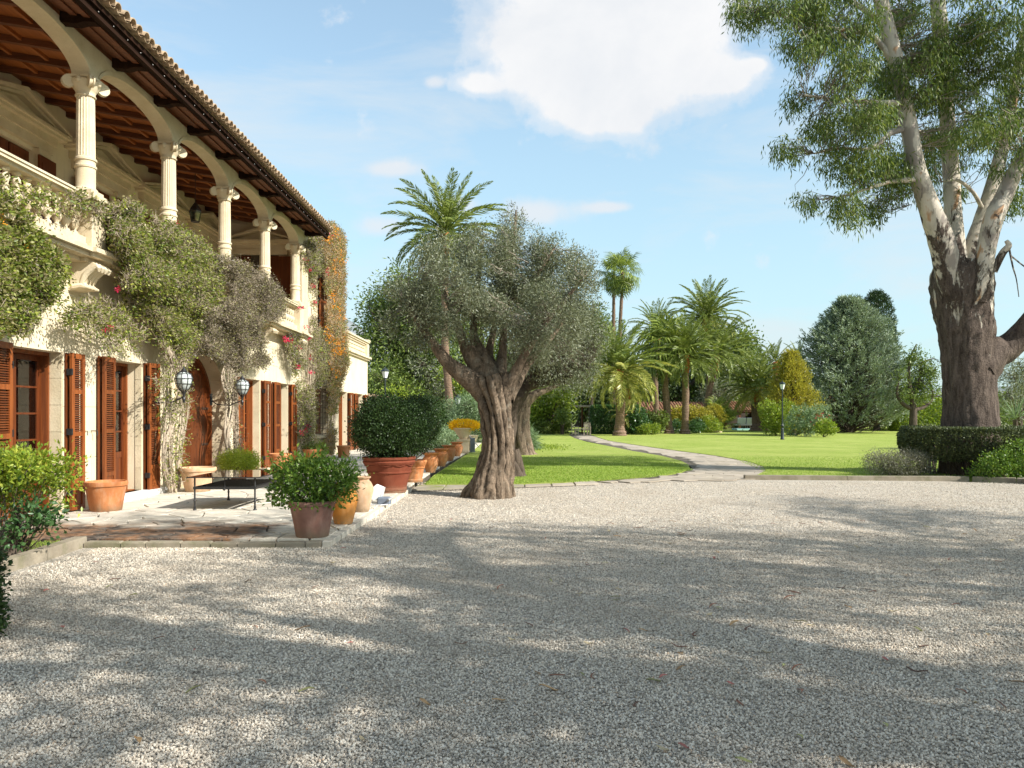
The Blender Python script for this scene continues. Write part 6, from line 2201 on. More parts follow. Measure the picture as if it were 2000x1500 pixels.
ppalm(1482, 840, 1478, 762, 80, 80, 80, 'broad low palm with a dark thick trunk left of the lamp post', tr=(0.66, 0.60), seed=9, lo=-30, key='m', old=0.4)
ppalm(1515, 840, 1515, 712, 98, 44, 26, 'distant date palm tip left of the golden conifer', tr=(0.4, 0.35), seed=10, lo=-20)
ppalm(1560, 840, 1560, 714, 98, 44, 26, 'distant date palm tip right of the golden conifer', tr=(0.4, 0.35), seed=11, lo=-20)
ppalm(1198, 840, 1199, 540, 88, 24, 28, 'left one of the two very tall thin fan palms', tr=(0.24, 0.17), seed=12, kind='fan', lo=-85, name='fan_palm')
ppalm(1212, 840, 1216, 534, 86, 29, 30, 'right one of the two very tall thin fan palms', tr=(0.24, 0.17), seed=13, kind='fan', lo=-85, name='fan_palm')
ppalm(1222, 848, 1222, 815, 64, 46, 16, 'small bushy palm with golden fronds behind the clipped hedge', tr=(0.2, 0.2), seed=14, lo=0, key='y')
ppalm(1420, 842, 1412, 832, 74, 24, 16, 'small fan palm clump at the right end of the palm bed', tr=None, seed=15, kind='fan', lo=-5, name='fan_palm')
ppalm(1405, 842, 1402, 818, 75, 26, 16, 'small fan palm behind the palm clump', tr=None, seed=16, kind='fan', lo=-5, name='fan_palm')

# ------------------------------------------------------------------ background trees
def bt(name, Y, base_px, blobs, ncl, per, sp, L, W, mat, label, seed, **k):
    bx_ = P3(base_px, 0, Y)[0]
    return blob_tree(name, (bx_, Y, 0), pxblobs(blobs, Y, k.pop('dyr', 2.0), seed, k.pop('sq', 0.9)), ncl, per, sp, L, W, mat, label, seed, **k)

bt('broadleaf_tree', 62, 800, [(760, 570, 36), (800, 560, 40), (735, 600, 34), (770, 625, 46), (820, 600, 50), (730, 640, 30), (720, 600, 18), (760, 680, 46), (830, 660, 50), (800, 720, 44), (870, 640, 44), (745, 720, 34), (850, 560, 34), (715, 655, 16), (850, 715, 40)], 1400, 20, 0.55, 0.34, 0.12, 'midgreen', 'large green tree rising behind the villa annex left of the palm trunk', 101, trunk_r=0.5, droop=0.5)
bt('broadleaf_tree', 78, 900, [(880, 560, 40), (930, 600, 40), (900, 640, 46), (960, 660, 50), (900, 700, 44), (970, 710, 40), (1020, 690, 40), (1080, 720, 30), (1050, 660, 36)], 800, 18, 0.65, 0.42, 0.16, 'midgreen', 'green tree behind the palm trunk and the huge olive', 102, trunk_r=0.5, droop=0.3)
bt('broadleaf_tree', 95, 1155, [(1150, 620, 24), (1175, 640, 24), (1135, 650, 24), (1160, 670, 28), (1180, 690, 26), (1140, 700, 30), (1160, 600, 14)], 520, 16, 0.6, 0.42, 0.16, 'midgreen', 'airy green tree left of the two tall fan palms', 103, trunk_r=0.35)
bt('holm_oak', 104, 1130, [(1110, 740, 34), (1150, 730, 40), (1100, 780, 36), (1150, 770, 40), (1190, 740, 40), (1210, 700, 30), (1180, 790, 36), (1240, 760, 36)], 1000, 20, 0.8, 0.5, 0.26, 'darkgreen', 'dark dense evergreen tree above the pergola', 104, trunk_r=0.6, surf=0.6)
bt('holm_oak', 106, 1290, [(1270, 720, 40), (1310, 700, 40), (1290, 760, 44), (1340, 740, 44), (1250, 780, 36), (1330, 780, 36), (1380, 720, 40)], 1000, 20, 0.8, 0.5, 0.26, 'darkgreen', 'dark dense evergreen tree behind the palm group', 105, trunk_r=0.6, surf=0.6)
bt('holm_oak', 108, 1430, [(1400, 690, 34), (1440, 690, 32), (1462, 720, 30), (1420, 740, 40), (1470, 750, 30), (1390, 770, 36), (1440, 780, 36), (1500, 760, 26), (1445, 665, 20)], 1000, 20, 0.8, 0.5, 0.26, 'midgreen', 'rounded evergreen tree behind the tallest palm on its right', 106, trunk_r=0.6, surf=0.6)
bt('olive_tree', 92, 1400, [(1395, 770, 24), (1415, 760, 22), (1405, 790, 20), (1385, 790, 18)], 300, 16, 0.4, 0.3, 0.1, 'olive', 'grey green olive tree behind the palm trunks', 107, trunk_r=0.25)
# greenery beyond the terrace, left of the big olive
bt('broadleaf_tree', 58, 745, [(745, 740, 26), (765, 720, 26), (735, 765, 26), (770, 770, 30), (800, 770, 28), (725, 790, 24), (755, 800, 26)], 520, 18, 0.4, 0.26, 0.11, 'midgreen', 'leafy tree behind the street lamp beside the villa', 108, trunk_r=0.25)
bt('broadleaf_tree', 50, 785, [(770, 785, 20), (790, 790, 18), (755, 782, 14), (810, 790, 16)], 260, 18, 0.25, 0.2, 0.09, 'brightgreen', 'bright lime green shrub tree above the big dark ball shrub', 109, trunk_r=0.12)
bt('broadleaf_tree', 60, 830, [(820, 745, 26), (850, 740, 24), (840, 775, 28), (870, 770, 26), (810, 780, 22), (830, 710, 22)], 420, 18, 0.4, 0.24, 0.08, 'olive', 'grey leaved tree left of the tall palm trunk', 110, trunk_r=0.25)
bt('broadleaf_tree', 56, 925, [(915, 755, 24), (940, 760, 22), (900, 790, 24), (930, 790, 26), (955, 790, 22), (880, 730, 18), (960, 740, 20)], 480, 18, 0.35, 0.22, 0.1, 'brightgreen', 'yellow green tree behind the lantern lamp', 111, trunk_r=0.2)
bt('broadleaf_tree', 66, 1075, [(1050, 790, 22), (1075, 775, 24), (1095, 790, 20), (1062, 815, 20), (1090, 815, 18), (1040, 820, 16), (1100, 765, 16)], 480, 18, 0.4, 0.26, 0.12, 'brightgreen', 'bright green leafy tree seen between the olive trunks and the pergola', 112, trunk_r=0.2)
bt('ivy_stump', 64, 1098, [(1098, 812, 9), (1100, 826, 11), (1096, 798, 7)], 110, 20, 0.14, 0.16, 0.12, 'midgreen', 'small ivy covered column shrub left of the garden chairs', 113, trunk_r=0.15, cat='shrub')
bt('low_shrubs', 67, 1060, [(1040, 832, 12), (1060, 834, 11), (1080, 836, 10), (1100, 838, 9), (1050, 825, 10)], 260, 20, 0.25, 0.16, 0.09, 'midgreen', 'low green shrub border at the far edge of the left lawn', 114, trunk_r=0.05, cat='shrub')
# junipers
bt('juniper_shrub', 43, 910, [(880, 805, 22), (915, 800, 26), (950, 806, 26), (895, 830, 26), (935, 828, 28), (965, 835, 24), (870, 840, 20), (915, 850, 24), (950, 856, 20)], 1100, 26, 0.20, 0.20, 0.03, 'juniper', 'feathery pale green juniper mass behind the row of jars', 115, trunk_r=0.08, cat='shrub')
bt('juniper_shrub', 36, 870, [(862, 850, 18), (875, 866, 20), (890, 872, 16), (857, 872, 16), (868, 884, 12)], 420, 26, 0.14, 0.17, 0.028, 'juniper', 'juniper shrub at the terrace edge left of the yellow flowers', 116, trunk_r=0.06, cat='shrub')
bt('feather_shrub', 36, 1030, [(1030, 862, 16), (1022, 850, 14), (1034, 874, 12), (1018, 866, 12)], 260, 26, 0.14, 0.22, 0.02, 'juniper', 'feathery blue green shrub right of the hollow olive trunk', 117, trunk_r=0.05, cat='shrub')
bt('hedge_row', 40, 835, [(815, 800, 22), (840, 800, 22), (850, 820, 20), (835, 835, 20)], 380, 26, 0.16, 0.12, 0.06, 'box', 'dark clipped hedge behind the dark ball shrubs', 118, trunk_r=0.06, cat='hedge')
rngf = np.random.default_rng(5)
def flower_heap(name, c, r_, n, L, mat, label, cat='flowers'):
    cen, d = sample_blobs([(c[0], c[1], c[2], r_[0], r_[1], r_[2])], n, rngf, 0.8)
    cr = cluster_leaves(cen, 8, 0.03, L, L * 0.7, rngf, 0, outward=d)
    o = link(name, mesh_arr(name, cr[0] - np.array(c), cr[1]), M[mat], loc=c, label=label, cat=cat)
    return o
flower_heap('yellow_flowers', (P3(907, 0, 31)[0], 31.0, 1.22), (0.62, 0.4, 0.20), 420, 0.06, 'fl_yellow', 'heap of yellow flowers in the stone bowl planter')

# shrubs in the palm bed
def sh_px(name, Y, blobs, n, L, W, mat, label, seed, **k):
    b = pxblobs(blobs, Y, k.pop('dyr', 0.4), seed, k.pop('sq', 1.0))
    x = sum(q[0] for q in b) / len(b)
    return shrub(name, (x, Y, 0.0), b, n, L, W, mat, label, seed, **k)
def boxhedge(name, x0, x1, y0, y1, z0, z1, n, L, W, mat, label, seed, round_=0.15, cat='hedge'):
    rng_ = np.random.default_rng(seed)
    u = rng_.uniform(0, 1, (n, 3))
    P = np.array([x0, y0, z0]) + u * np.array([x1 - x0, y1 - y0, z1 - z0])
    # push to faces
    f = rng_.integers(0, 6, n)
    keep_ = rng_.uniform(0, 1, n) < 0.8
    for k in range(3):
        lo, hi = (x0, y0, z0)[k], (x1, y1, z1)[k]
        a = (f == 2 * k) & keep_; P[a, k] = lo + rng_.uniform(0, 0.10, a.sum())
        a = (f == 2 * k + 1) & keep_; P[a, k] = hi - rng_.uniform(0, 0.10, a.sum())
    c = np.array([(x0 + x1) / 2, (y0 + y1) / 2, (z0 + z1) / 2]); hh = np.array([(x1 - x0) / 2, (y1 - y0) / 2, (z1 - z0) / 2])
    q = (P - c) / hh
    s = 1 / np.maximum(1, (np.abs(q) ** 8).sum(1, keepdims=True) ** (1 / 8.0))
    q = q * s
    P = c + q * hh + rng_.normal(size=(n, 3)) * 0.03
    D = unit(unit(q ** 5 * np.sign(1)) * 0.9 + rng_.normal(size=(n, 3)) * 0.7)
    V, F = leaf_quads(P, D, L * rng_.uniform(0.7, 1.3, n), W * rng_.uniform(0.7, 1.3, n), rng_)
    r = empty(name, (c[0], c[1], 0), label, cat)
    link('crown', mesh_arr('crown', V - np.array([c[0], c[1], 0]), F), M[mat], r)
    m_ = MB(); s_ = 0.22 if min(hh) > 0.5 else 0.5 * min(hh)
    nn = 5
    P0 = np.array([[x0 + (x1 - x0) * (i + 0.5) / 14, (y0 + y1) / 2, 0.0] for i in range(14)])
    tw_ = twig_prisms(P0, P0 + np.array([0, 0, (z0 + z1) / 2]) + rng_.normal(size=P0.shape) * 0.2, 0.03, 0.01, rng_)
    link('stems', mesh_arr('stems', tw_[0] - np.array([c[0], c[1], 0]), tw_[1]), M['darkbark'], r)
    return r
boxhedge('clipped_hedge', P3(1156, 0, 66)[0], P3(1203, 0, 66)[0], 65.0, 67.5, 0, 2.45, 9000, 0.16, 0.09, 'dkshrub', 'tall clipped block hedge right of the garden chairs', 200)
sh_px('round_shrub', 64, [(1240, 812, 22), (1248, 830, 22), (1232, 826, 18)], 4200, 0.17, 0.10, 'dkshrub', 'dense dark shrub right of the golden palm foot', 201, dyr=0.2)
sh_px('round_shrub', 66, [(1268, 822, 18), (1278, 830, 18), (1260, 834, 14), (1290, 818, 16)], 4200, 0.17, 0.09, 'midgreen', 'mid green shrub between golden palm and fan palm', 202)
sh_px('low_plant', 63, [(1262, 838, 9), (1272, 840, 8), (1280, 836, 9), (1252, 841, 6)], 1400, 0.22, 0.05, 'brightgreen', 'low strappy bright plants before the mid green shrub', 203)
sh_px('yellow_shrub', 71, [(1322, 812, 18), (1345, 808, 17), (1305, 815, 15), (1362, 806, 14), (1378, 812, 14)], 4400, 0.17, 0.09, 'yellowgreen', 'yellow leaved hedge shrub behind the palm trunks', 204)
sh_px('yellow_shrub', 73, [(1395, 804, 14), (1382, 808, 12), (1408, 812, 12)], 2400, 0.17, 0.09, 'yellowgreen', 'yellow leaved shrub behind the small fan palms', 205)
sh_px('round_shrub', 68, [(1322, 834, 14), (1350, 836, 13), (1362, 832, 14), (1336, 838, 10)], 3200, 0.15, 0.08, 'dkshrub', 'low dark shrubs at the feet of the palm group', 206)
sh_px('round_shrub', 70, [(1386, 828, 16), (1376, 834, 13), (1398, 834, 11)], 2600, 0.17, 0.07, 'brightgreen', 'bright green shrub beside the small fan palms', 207)
for i, (px, Y, s) in enumerate(((1391, 71, .25), (1398, 70.6, .3), (1406, 70.8, .22))):
    m_ = MB(); m_.lathe([(0, 0), (s, 0.02), (s * 0.9, s * 0.6), (s * 0.4, s * 0.9), (0, s)], 7, (0, 0, 0))
    m_.obj('boulder', M['pot_stone'], loc=(P3(px, 0, Y)[0], Y, 0.03), smooth=False, label='pale boulder at the right end of the palm bed', cat='rock', group='pale boulders at the end of the palm bed')
# conifers on the right
def conifer(name, Y, px, top, bot, rpx, mat, label, seed, n=2600, L=0.34, W=0.10, shape=0.75, lump=0.14, up=0.5, trunk=0.3, per=14, sp=0.3, lo=0.0, prof=None, plume=0.5):
    rng_ = np.random.default_rng(seed)
    x, _, z1 = P3(px, top, Y); z0 = P3(px, bot, Y)[2]
    R0 = rpx / FOC * Y
    t = rng_.uniform(0, 1, n) ** 0.85
    pr = np.interp(t, [p[0] for p in prof], [p[1] for p in prof]) * R0
    a = rng_.uniform(0, 2 * math.pi, n)
    lum = np.array([1 + lump * (mnoise.noise(Vector((math.cos(a_) * 1.6, math.sin(a_) * 1.6, t_ * 5 + seed))) * 1.2 + abs(mnoise.noise(Vector((math.cos(a_) * 5.5, math.sin(a_) * 5.5, t_ * 17 + seed)))) * 1.8 - 0.3) for a_, t_ in zip(a, t)])
    rad = pr * lum * np.where(rng_.uniform(0, 1, n) < 0.75, rng_.uniform(0.86, 1.02, n), rng_.uniform(0.2, 0.9, n))
    P = np.stack([x + np.cos(a) * rad, Y + np.sin(a) * rad, z0 + t * (z1 - z0)], 1)
    out = np.stack([np.cos(a), np.sin(a), np.full(n, up)], 1)
    ax_ = unit(out + rng_.normal(size=out.shape) * 0.25)
    u_ = rng_.uniform(-0.5, 0.5, (n * per, 1))
    C_ = np.repeat(P, per, axis=0) + np.repeat(ax_, per, axis=0) * u_ * plume + rng_.normal(size=(n * per, 3)) * sp * (0.55 - 0.5 * u_)
    D_ = unit(np.repeat(ax_, per, axis=0) * 1.5 + rng_.normal(size=C_.shape) * 0.6)
    cr = leaf_quads(C_, D_, L * rng_.uniform(0.7, 1.3, n * per), W * rng_.uniform(0.7, 1.3, n * per), rng_)
    tk = rough_tube([(x, Y, -0.1, trunk * 1.3), (x, Y, z0 + 0.5, trunk), (x, Y, z1 - 0.5, trunk * 0.2)], 24, 10, seed=seed)
    inner = np.stack([np.full(n, x), np.full(n, float(Y)), P[:, 2] - rad * 0.4], 1)
    k = slice(0, n, 3)
    tw_ = twig_prisms(inner[k], P[k], 0.05, 0.012, rng_, 0.04)
    return tree(name, tk, M['darkbark'], cr, M[mat], tw_, (x, Y, 0), label, 'tree')
conifer('blue_cypress', 72, 1660, 586, 826, 92, 'bluecypress', 'broad blue green cypress standing on the right lawn', 301, 3000, 0.30, 0.075, per=24, sp=0.17, plume=1.1, prof=((0, 0.70), (0.12, 0.95), (0.3, 1.0), (0.45, 0.93), (0.6, 0.80), (0.75, 0.62), (0.88, 0.40), (1, 0.06)), lump=0.45, up=0.7)
conifer('cypress', 80, 1712, 572, 826, 34, 'cypress', 'dark narrow cypress tip behind the blue cypress', 302, 1500, 0.3, 0.07, per=14, sp=0.2, prof=((0, 0.9), (0.6, 1.0), (0.8, 0.9), (0.93, 0.6), (1, 0.15)), lump=0.12, up=1.2)
conifer('golden_conifer', 62, 1545, 690, 840, 44, 'yellowgreen', 'golden yellow green conifer behind the street lamp', 303, 1500, 0.20, 0.06, per=14, sp=0.2, prof=((0, 0.9), (0.3, 1.0), (0.55, 0.72), (0.8, 0.42), (1, 0.05)), lump=0.5, up=1.2, plume=0.7)
sh_px('round_shrub', 60, [(1512, 815, 24), (1500, 800, 18), (1528, 826, 20), (1535, 800, 18), (1505, 832, 16)], 5200, 0.17, 0.08, 'brightgreen', 'yellow green shrub directly behind the lamp post', 304)
sh_px('oleander_shrub', 58, [(1565, 815, 24), (1585, 820, 22), (1550, 832, 18), (1600, 812, 20), (1575, 835, 16)], 5600, 0.2, 0.045, 'juniper', 'grey green oleander shrub left of the blue cypress', 305)
sh_px('low_plant', 56, [(1612, 832, 13), (1622, 836, 11), (1600, 838, 9)], 1800, 0.18, 0.07, 'brightgreen', 'low bright shrub with reddish flowers before the blue cypress', 306)
flower_heap('red_flowers', (P3(1600, 0, 57.5)[0], 57.5, 1.35), (0.9, 0.4, 0.5), 26, 0.09, 'fl_pink', 'few red blooms on the oleander shrub')
# hedge row along the far right edge of the lawn
boxhedge('far_hedge', P3(1640, 0, 82)[0], P3(1752, 0, 82)[0], 81, 83, 0, 2.5, 9000, 0.22, 0.12, 'midgreen', 'dark hedge behind the blue cypress at the lawn end', 310)
boxhedge('far_hedge', P3(1745, 0, 78)[0], P3(1862, 0, 78)[0], 77, 79, 0, 3.3, 12000, 0.22, 0.13, 'brightgreen', 'ivy covered hedge left of the eucalyptus trunk', 311)
boxhedge('far_hedge', P3(1925, 0, 62)[0], P3(2060, 0, 62)[0], 61, 63, 0, 2.7, 9000, 0.2, 0.1, 'midgreen', 'hedge right of the eucalyptus trunk', 312)
# small twisted tree
Yt = 66
ltw = [pth([(1783, 842, 16), (1784, 800, 13), (1780, 770, 10), (1775, 740, 7), (1778, 700, 4), (1790, 672, 2)], Yt), pth([(1784, 800, 9), (1765, 790, 7), (1752, 770, 5), (1756, 740, 3)], Yt), pth([(1784, 800, 8), (1805, 795, 6), (1822, 775, 4), (1815, 740, 3), (1830, 715, 2)], Yt, [0, .5, .8, 1, 1.2]), pth([(1780, 770, 8), (1795, 745, 5), (1800, 710, 3), (1825, 700, 2)], Yt), pth([(1822, 775, 3), (1842, 772, 2), (1860, 768, 1)], Yt)]
rng = np.random.default_rng(77)
bl = pxblobs([(1790, 690, 12), (1778, 705, 12), (1805, 715, 18), (1800, 740, 20), (1820, 735, 14), (1762, 735, 14), (1820, 760, 14), (1790, 765, 20), (1770, 770, 14), (1840, 712, 9), (1760, 760, 10)], Yt, 0.8, 3)
cen, d = sample_blobs(bl, 300, rng, 0.3)
tw = twig_prisms(nearest(cen, limb_points(ltw, 20)), cen, 0.02, 0.006, rng, 0.12)
tree('twisted_tree', join_arr([rough_tube(l, 24, 8, seed=400 + i) for i, l in enumerate(ltw)]), M['darkbark'], cluster_leaves(cen, 16, 0.22, 0.2, 0.10, rng, 0.1), M['midgreen'], tw, (P3(1784, 0, Yt)[0], Yt, 0), 'small crooked tree with sparse foliage between blue cypress and eucalyptus')
bt('olive_tree', 34, 1990, [(1985, 740, 34), (1965, 770, 24), (2000, 780, 34), (1990, 710, 20), (2040, 740, 50)], 420, 22, 0.22, 0.14, 0.03, 'olive', 'pale olive tree at the right border behind the eucalyptus', 120, trunk_r=0.12, twr=0.015)
# palm like blades right
rngb = np.random.default_rng(9)
c_ = np.tile(np.array(P3(1985, 815, 26)), (60, 1)) + rngb.normal(size=(60, 3)) * 0.05
V, F = leaf_quads(c_, rand_dirs(60, rngb, (0, 0, 0.7)), rngb.uniform(0.5, 0.9, 60), np.full(60, 0.03), rngb)
r = empty('yucca', (c_[0][0], 26, 0), 'spiky yucca head behind the hedge ring at the right border', 'yucca')
link('leaves', mesh_arr('leaves', V - np.array([c_[0][0], 26, 0]), F), M['agave'], r)
m_ = MB(); m_.tube([(0, 0, 0), (0.05, 0, 0.8), (0, 0, c_[0][2])], [0.12, 0.09, 0.08], 8); m_.obj('trunk', M['darkbark'], r)

# ------------------------------------------------------------------ near vegetation
# hedge ring around the eucalyptus
rng = np.random.default_rng(55)
cx_, cy_ = eu_trunk[1][0], YE
n = 52000
a = rng.uniform(0, 2 * math.pi, n)
wob = np.array([1 + 0.05 * mnoise.noise(Vector((math.cos(q) * 3, math.sin(q) * 3, 2))) for q in a])
u = rng.uniform(0, 1, n)
top = rng.uniform(0, 1, n) < 0.42
rad_in, rad_out = 1.05, 1.72
z = np.where(top, 1.25 + rng.uniform(-0.07, 0.02, n), 0.42 + 0.85 * u)
prof_r = np.interp(z, [0.35, 0.55, 0.8, 1.1, 1.28], [0.72, 0.93, 1.0, 1.0, 0.93])
rr_ = np.where(top, rng.uniform(rad_in, rad_out * 0.96, n), (rad_out - np.abs(rng.normal(size=n)) * 0.09) * prof_r) * wob
ax = 1.0 + 0.35 * (np.cos(a) > 0) * np.cos(a)
P = np.stack([cx_ - 0.02 + np.cos(a) * rr_ * ax, cy_ + np.sin(a) * rr_, z], 1)
D = unit(np.stack([np.cos(a) * (~top), np.sin(a) * (~top), np.where(top, 1.0, 0.25)], 1) + rng.normal(size=(n, 3)) * 0.75)
V, F = leaf_quads(P, D, rng.uniform(0.045, 0.09, n), rng.uniform(0.026, 0.044, n), rng)
r = empty('hedge_ring', (cx_, cy_, 0), 'clipped dark hedge ring around the eucalyptus trunk', 'hedge')
off = np.array([cx_, cy_, 0])
link('crown', mesh_arr('crown', V - off, F), M['hedge'], r)
a = rng.uniform(0, 2 * math.pi, 130)
P0 = np.stack([np.cos(a) * 1.15, np.sin(a) * 1.15, np.zeros(130)], 1)
P1 = np.stack([np.cos(a) * rng.uniform(1.1, 1.55, 130), np.sin(a) * rng.uniform(1.1, 1.55, 130), rng.uniform(0.6, 1.15, 130)], 1)
tw = twig_prisms(P0, P1, 0.022, 0.008, rng, 0.1)
link('stems', mesh_arr('stems', tw[0], tw[1]), M['darkbark'], r)
sh_px('grey_shrub', 20.0, [(1722, 908, 26), (1708, 902, 20), (1748, 905, 28), (1775, 906, 30), (1795, 908, 28), (1760, 912, 24)], 16000, 0.04, 0.014, 'greyshrub', 'low grey rounded shrub left of the hedge ring', 320, sq=0.85, dyr=0.25, stems=20, stem_r=0.01)
sh_px('lantana_shrub', 18.75, [(1925, 920, 20), (1950, 908, 26), (1975, 915, 24), (1990, 892, 30), (1905, 928, 12), (2010, 910, 34)], 9000, 0.055, 0.032, 'potshrub', 'loose green lantana shrub in front of the hedge ring', 321, dyr=0.15, stems=16, stem_r=0.008)

# potted shrubs
r0 = shrub('ball_shrub', (-2.44, 15.25, 0.75), [(-2.42, 15.25, 1.40, 0.74, 0.74, 0.60), (-2.58, 15.2, 1.24, 0.56, 0.6, 0.42), (-2.24, 15.3, 1.26, 0.58, 0.6, 0.42), (-2.5, 15.0, 1.62, 0.42, 0.42, 0.36)], 42000, 0.038, 0.024, 'box', 'big dark rounded shrub in the large red planter', 330, surf=0.8, stems=30, stem_r=0.025, spread=0.05)
shrub('ball_shrub', (-2.28, 17.55, 0.55), [(-2.14, 17.7, 1.42, 0.46, 0.5, 0.62)], 14000, 0.04, 0.026, 'box', 'dark rounded shrub in the garland planter, behind the big one', 331, surf=0.8, stems=16)
shrub('lime_ball_shrub', (-6.12, 17.2, 0.42), [(-6.12, 17.2, 0.575, 0.40, 0.40, 0.20)], 10000, 0.034, 0.02, 'lime', 'lime green cushion shrub in the brown relief planter', 332, surf=0.85, stems=14)
shrub('leafy_shrub', (-2.50, 9.62, 0.5), [(-2.60, 9.62, 0.80, 0.34, 0.34, 0.25), (-2.32, 9.62, 0.78, 0.27, 0.3, 0.24), (-2.78, 9.6, 0.93, 0.20, 0.2, 0.15), (-2.08, 9.62, 0.84, 0.13, 0.2, 0.18), (-2.5, 9.62, 1.0, 0.2, 0.2, 0.12), (-2.88, 9.6, 0.62, 0.12, 0.15, 0.10), (-2.15, 9.62, 0.62, 0.14, 0.15, 0.12), (-2.55, 9.5, 0.6, 0.25, 0.2, 0.1)], 4600, 0.062, 0.030, 'potshrub', 'glossy leafy shrub in the brown corner pot', 333, surf=0.55, stems=34, stem_r=0.007, fold=True, per=7, spread=0.045, bark='twig', up=0.3)
shrub('pot_plant', (-6.42, 24.7, 0.4), [(-6.42, 24.7, 0.56, 0.24, 0.24, 0.12)], 900, 0.06, 0.03, 'midgreen', 'low green plant at the foot of the red flowering climber', 334, stems=4)
shrub('pot_plant', (-6.6, 26.4, 0.1), [(-6.6, 26.4, 0.42, 0.16, 0.2, 0.24)], 700, 0.07, 0.04, 'brightgreen', 'small green plant on the ground left of the far terracotta pot', 335, stems=6)
shrub('seedling', (-2.37, 12.1, 0.6), [(-2.35, 12.1, 0.72, 0.06, 0.06, 0.09)], 24, 0.04, 0.02, 'potshrub', 'tiny seedling in the pale jar', 336, stems=3, stem_r=0.004)

# left bed
vb = []
rgx = random.Random(12)
for i in range(24):
    vb.append((rgx.uniform(-6.5, -5.12), rgx.uniform(8.35, 9.0), rgx.uniform(0.93, 1.08), 0.21, 0.22, 0.14))
vb += [(-6.0, 8.7, 0.8, 0.3, 0.25, 0.2), (-5.7, 8.6, 0.78, 0.24, 0.2, 0.16), (-6.2, 8.5, 0.55, 0.2, 0.2, 0.16), (-5.5, 8.9, 0.85, 0.2, 0.2, 0.16), (-5.12, 8.8, 0.82, 0.12, 0.2, 0.13), (-5.15, 8.7, 0.62, 0.08, 0.12, 0.06), (-5.02, 8.7, 0.60, 0.06, 0.1, 0.04)]
shrub('variegated_shrub', (-5.75, 8.6, 0.06), vb, 13000, 0.058, 0.027, 'varieg', 'sunlit yellow green clipped shrub in the bed at the left border', 340, surf=0.7, stems=60, stem_r=0.012, fold=True, per=7, spread=0.05, bark='twig', up=0.3)
shrub('dark_leaf_shrub', (-5.42, 8.35, 0.06), [(-5.30, 8.35, 0.58, 0.16, 0.15, 0.14), (-5.15, 8.3, 0.45, 0.16, 0.15, 0.12), (-5.32, 8.25, 0.32, 0.10, 0.12, 0.12), (-5.05, 8.35, 0.52, 0.10, 0.12, 0.08)], 520, 0.07, 0.038, 'dkshrub', 'darker broad leaved shrub below the yellow green one', 341, surf=0.5, stems=22, stem_r=0.011, fold=True, per=7, spread=0.05, up=0.1)
m_ = MB()
tk = rough_tube([(-5.42, 8.3, 0.0, 0.13), (-5.41, 8.32, 0.12, 0.09), (-5.43, 8.36, 0.3, 0.06), (-5.4, 8.4, 0.6, 0.035)], 20, 14, 0.1, 0.1, seed=9)
link('shrub_stump', mesh_arr('shrub_stump', tk[0], tk[1], True), M['darkbark'], label='gnarled dark stump at the foot of the broad leaved shrub', cat='stump')
boxhedge('low_hedge', -4.9, -3.66, 4.2, 5.62, 0.02, 0.66, 30000, 0.036, 0.02, 'box', 'dark clipped hedge corner at the left border of the court', 342)
rng = np.random.default_rng(4)
n = 7000
C = np.stack([rng.uniform(-7, -5.3, n), rng.uniform(7.6, 9.35, n), np.full(n, 0.06)], 1)
V, F = leaf_quads(C, rand_dirs(n, rng, (0, 0, 1.6)), rng.uniform(0.02, 0.05, n), np.full(n, 0.006), rng)
link('bed_grass', mesh_arr('bed_grass', V, F), M['grass'], kind='stuff')

# ------------------------------------------------------------------ climbers on the facade
def fp(px, py, x0):
    y = -x0 * FOC / (1000 - px)
    return (x0, y, EYE + (812 - py) / FOC * y)


def poly_sample(poly, n, rng_):
    P = np.array(poly, float)
    lo, hi = P.min(0), P.max(0)
    out = []
    while len(out) < n:
        q = rng_.uniform(lo, hi, (n, 2))
        for p in q:
            if in_poly((p[0], p[1]), poly): out.append(p)
            if len(out) >= n: break
    return np.array(out[:n])


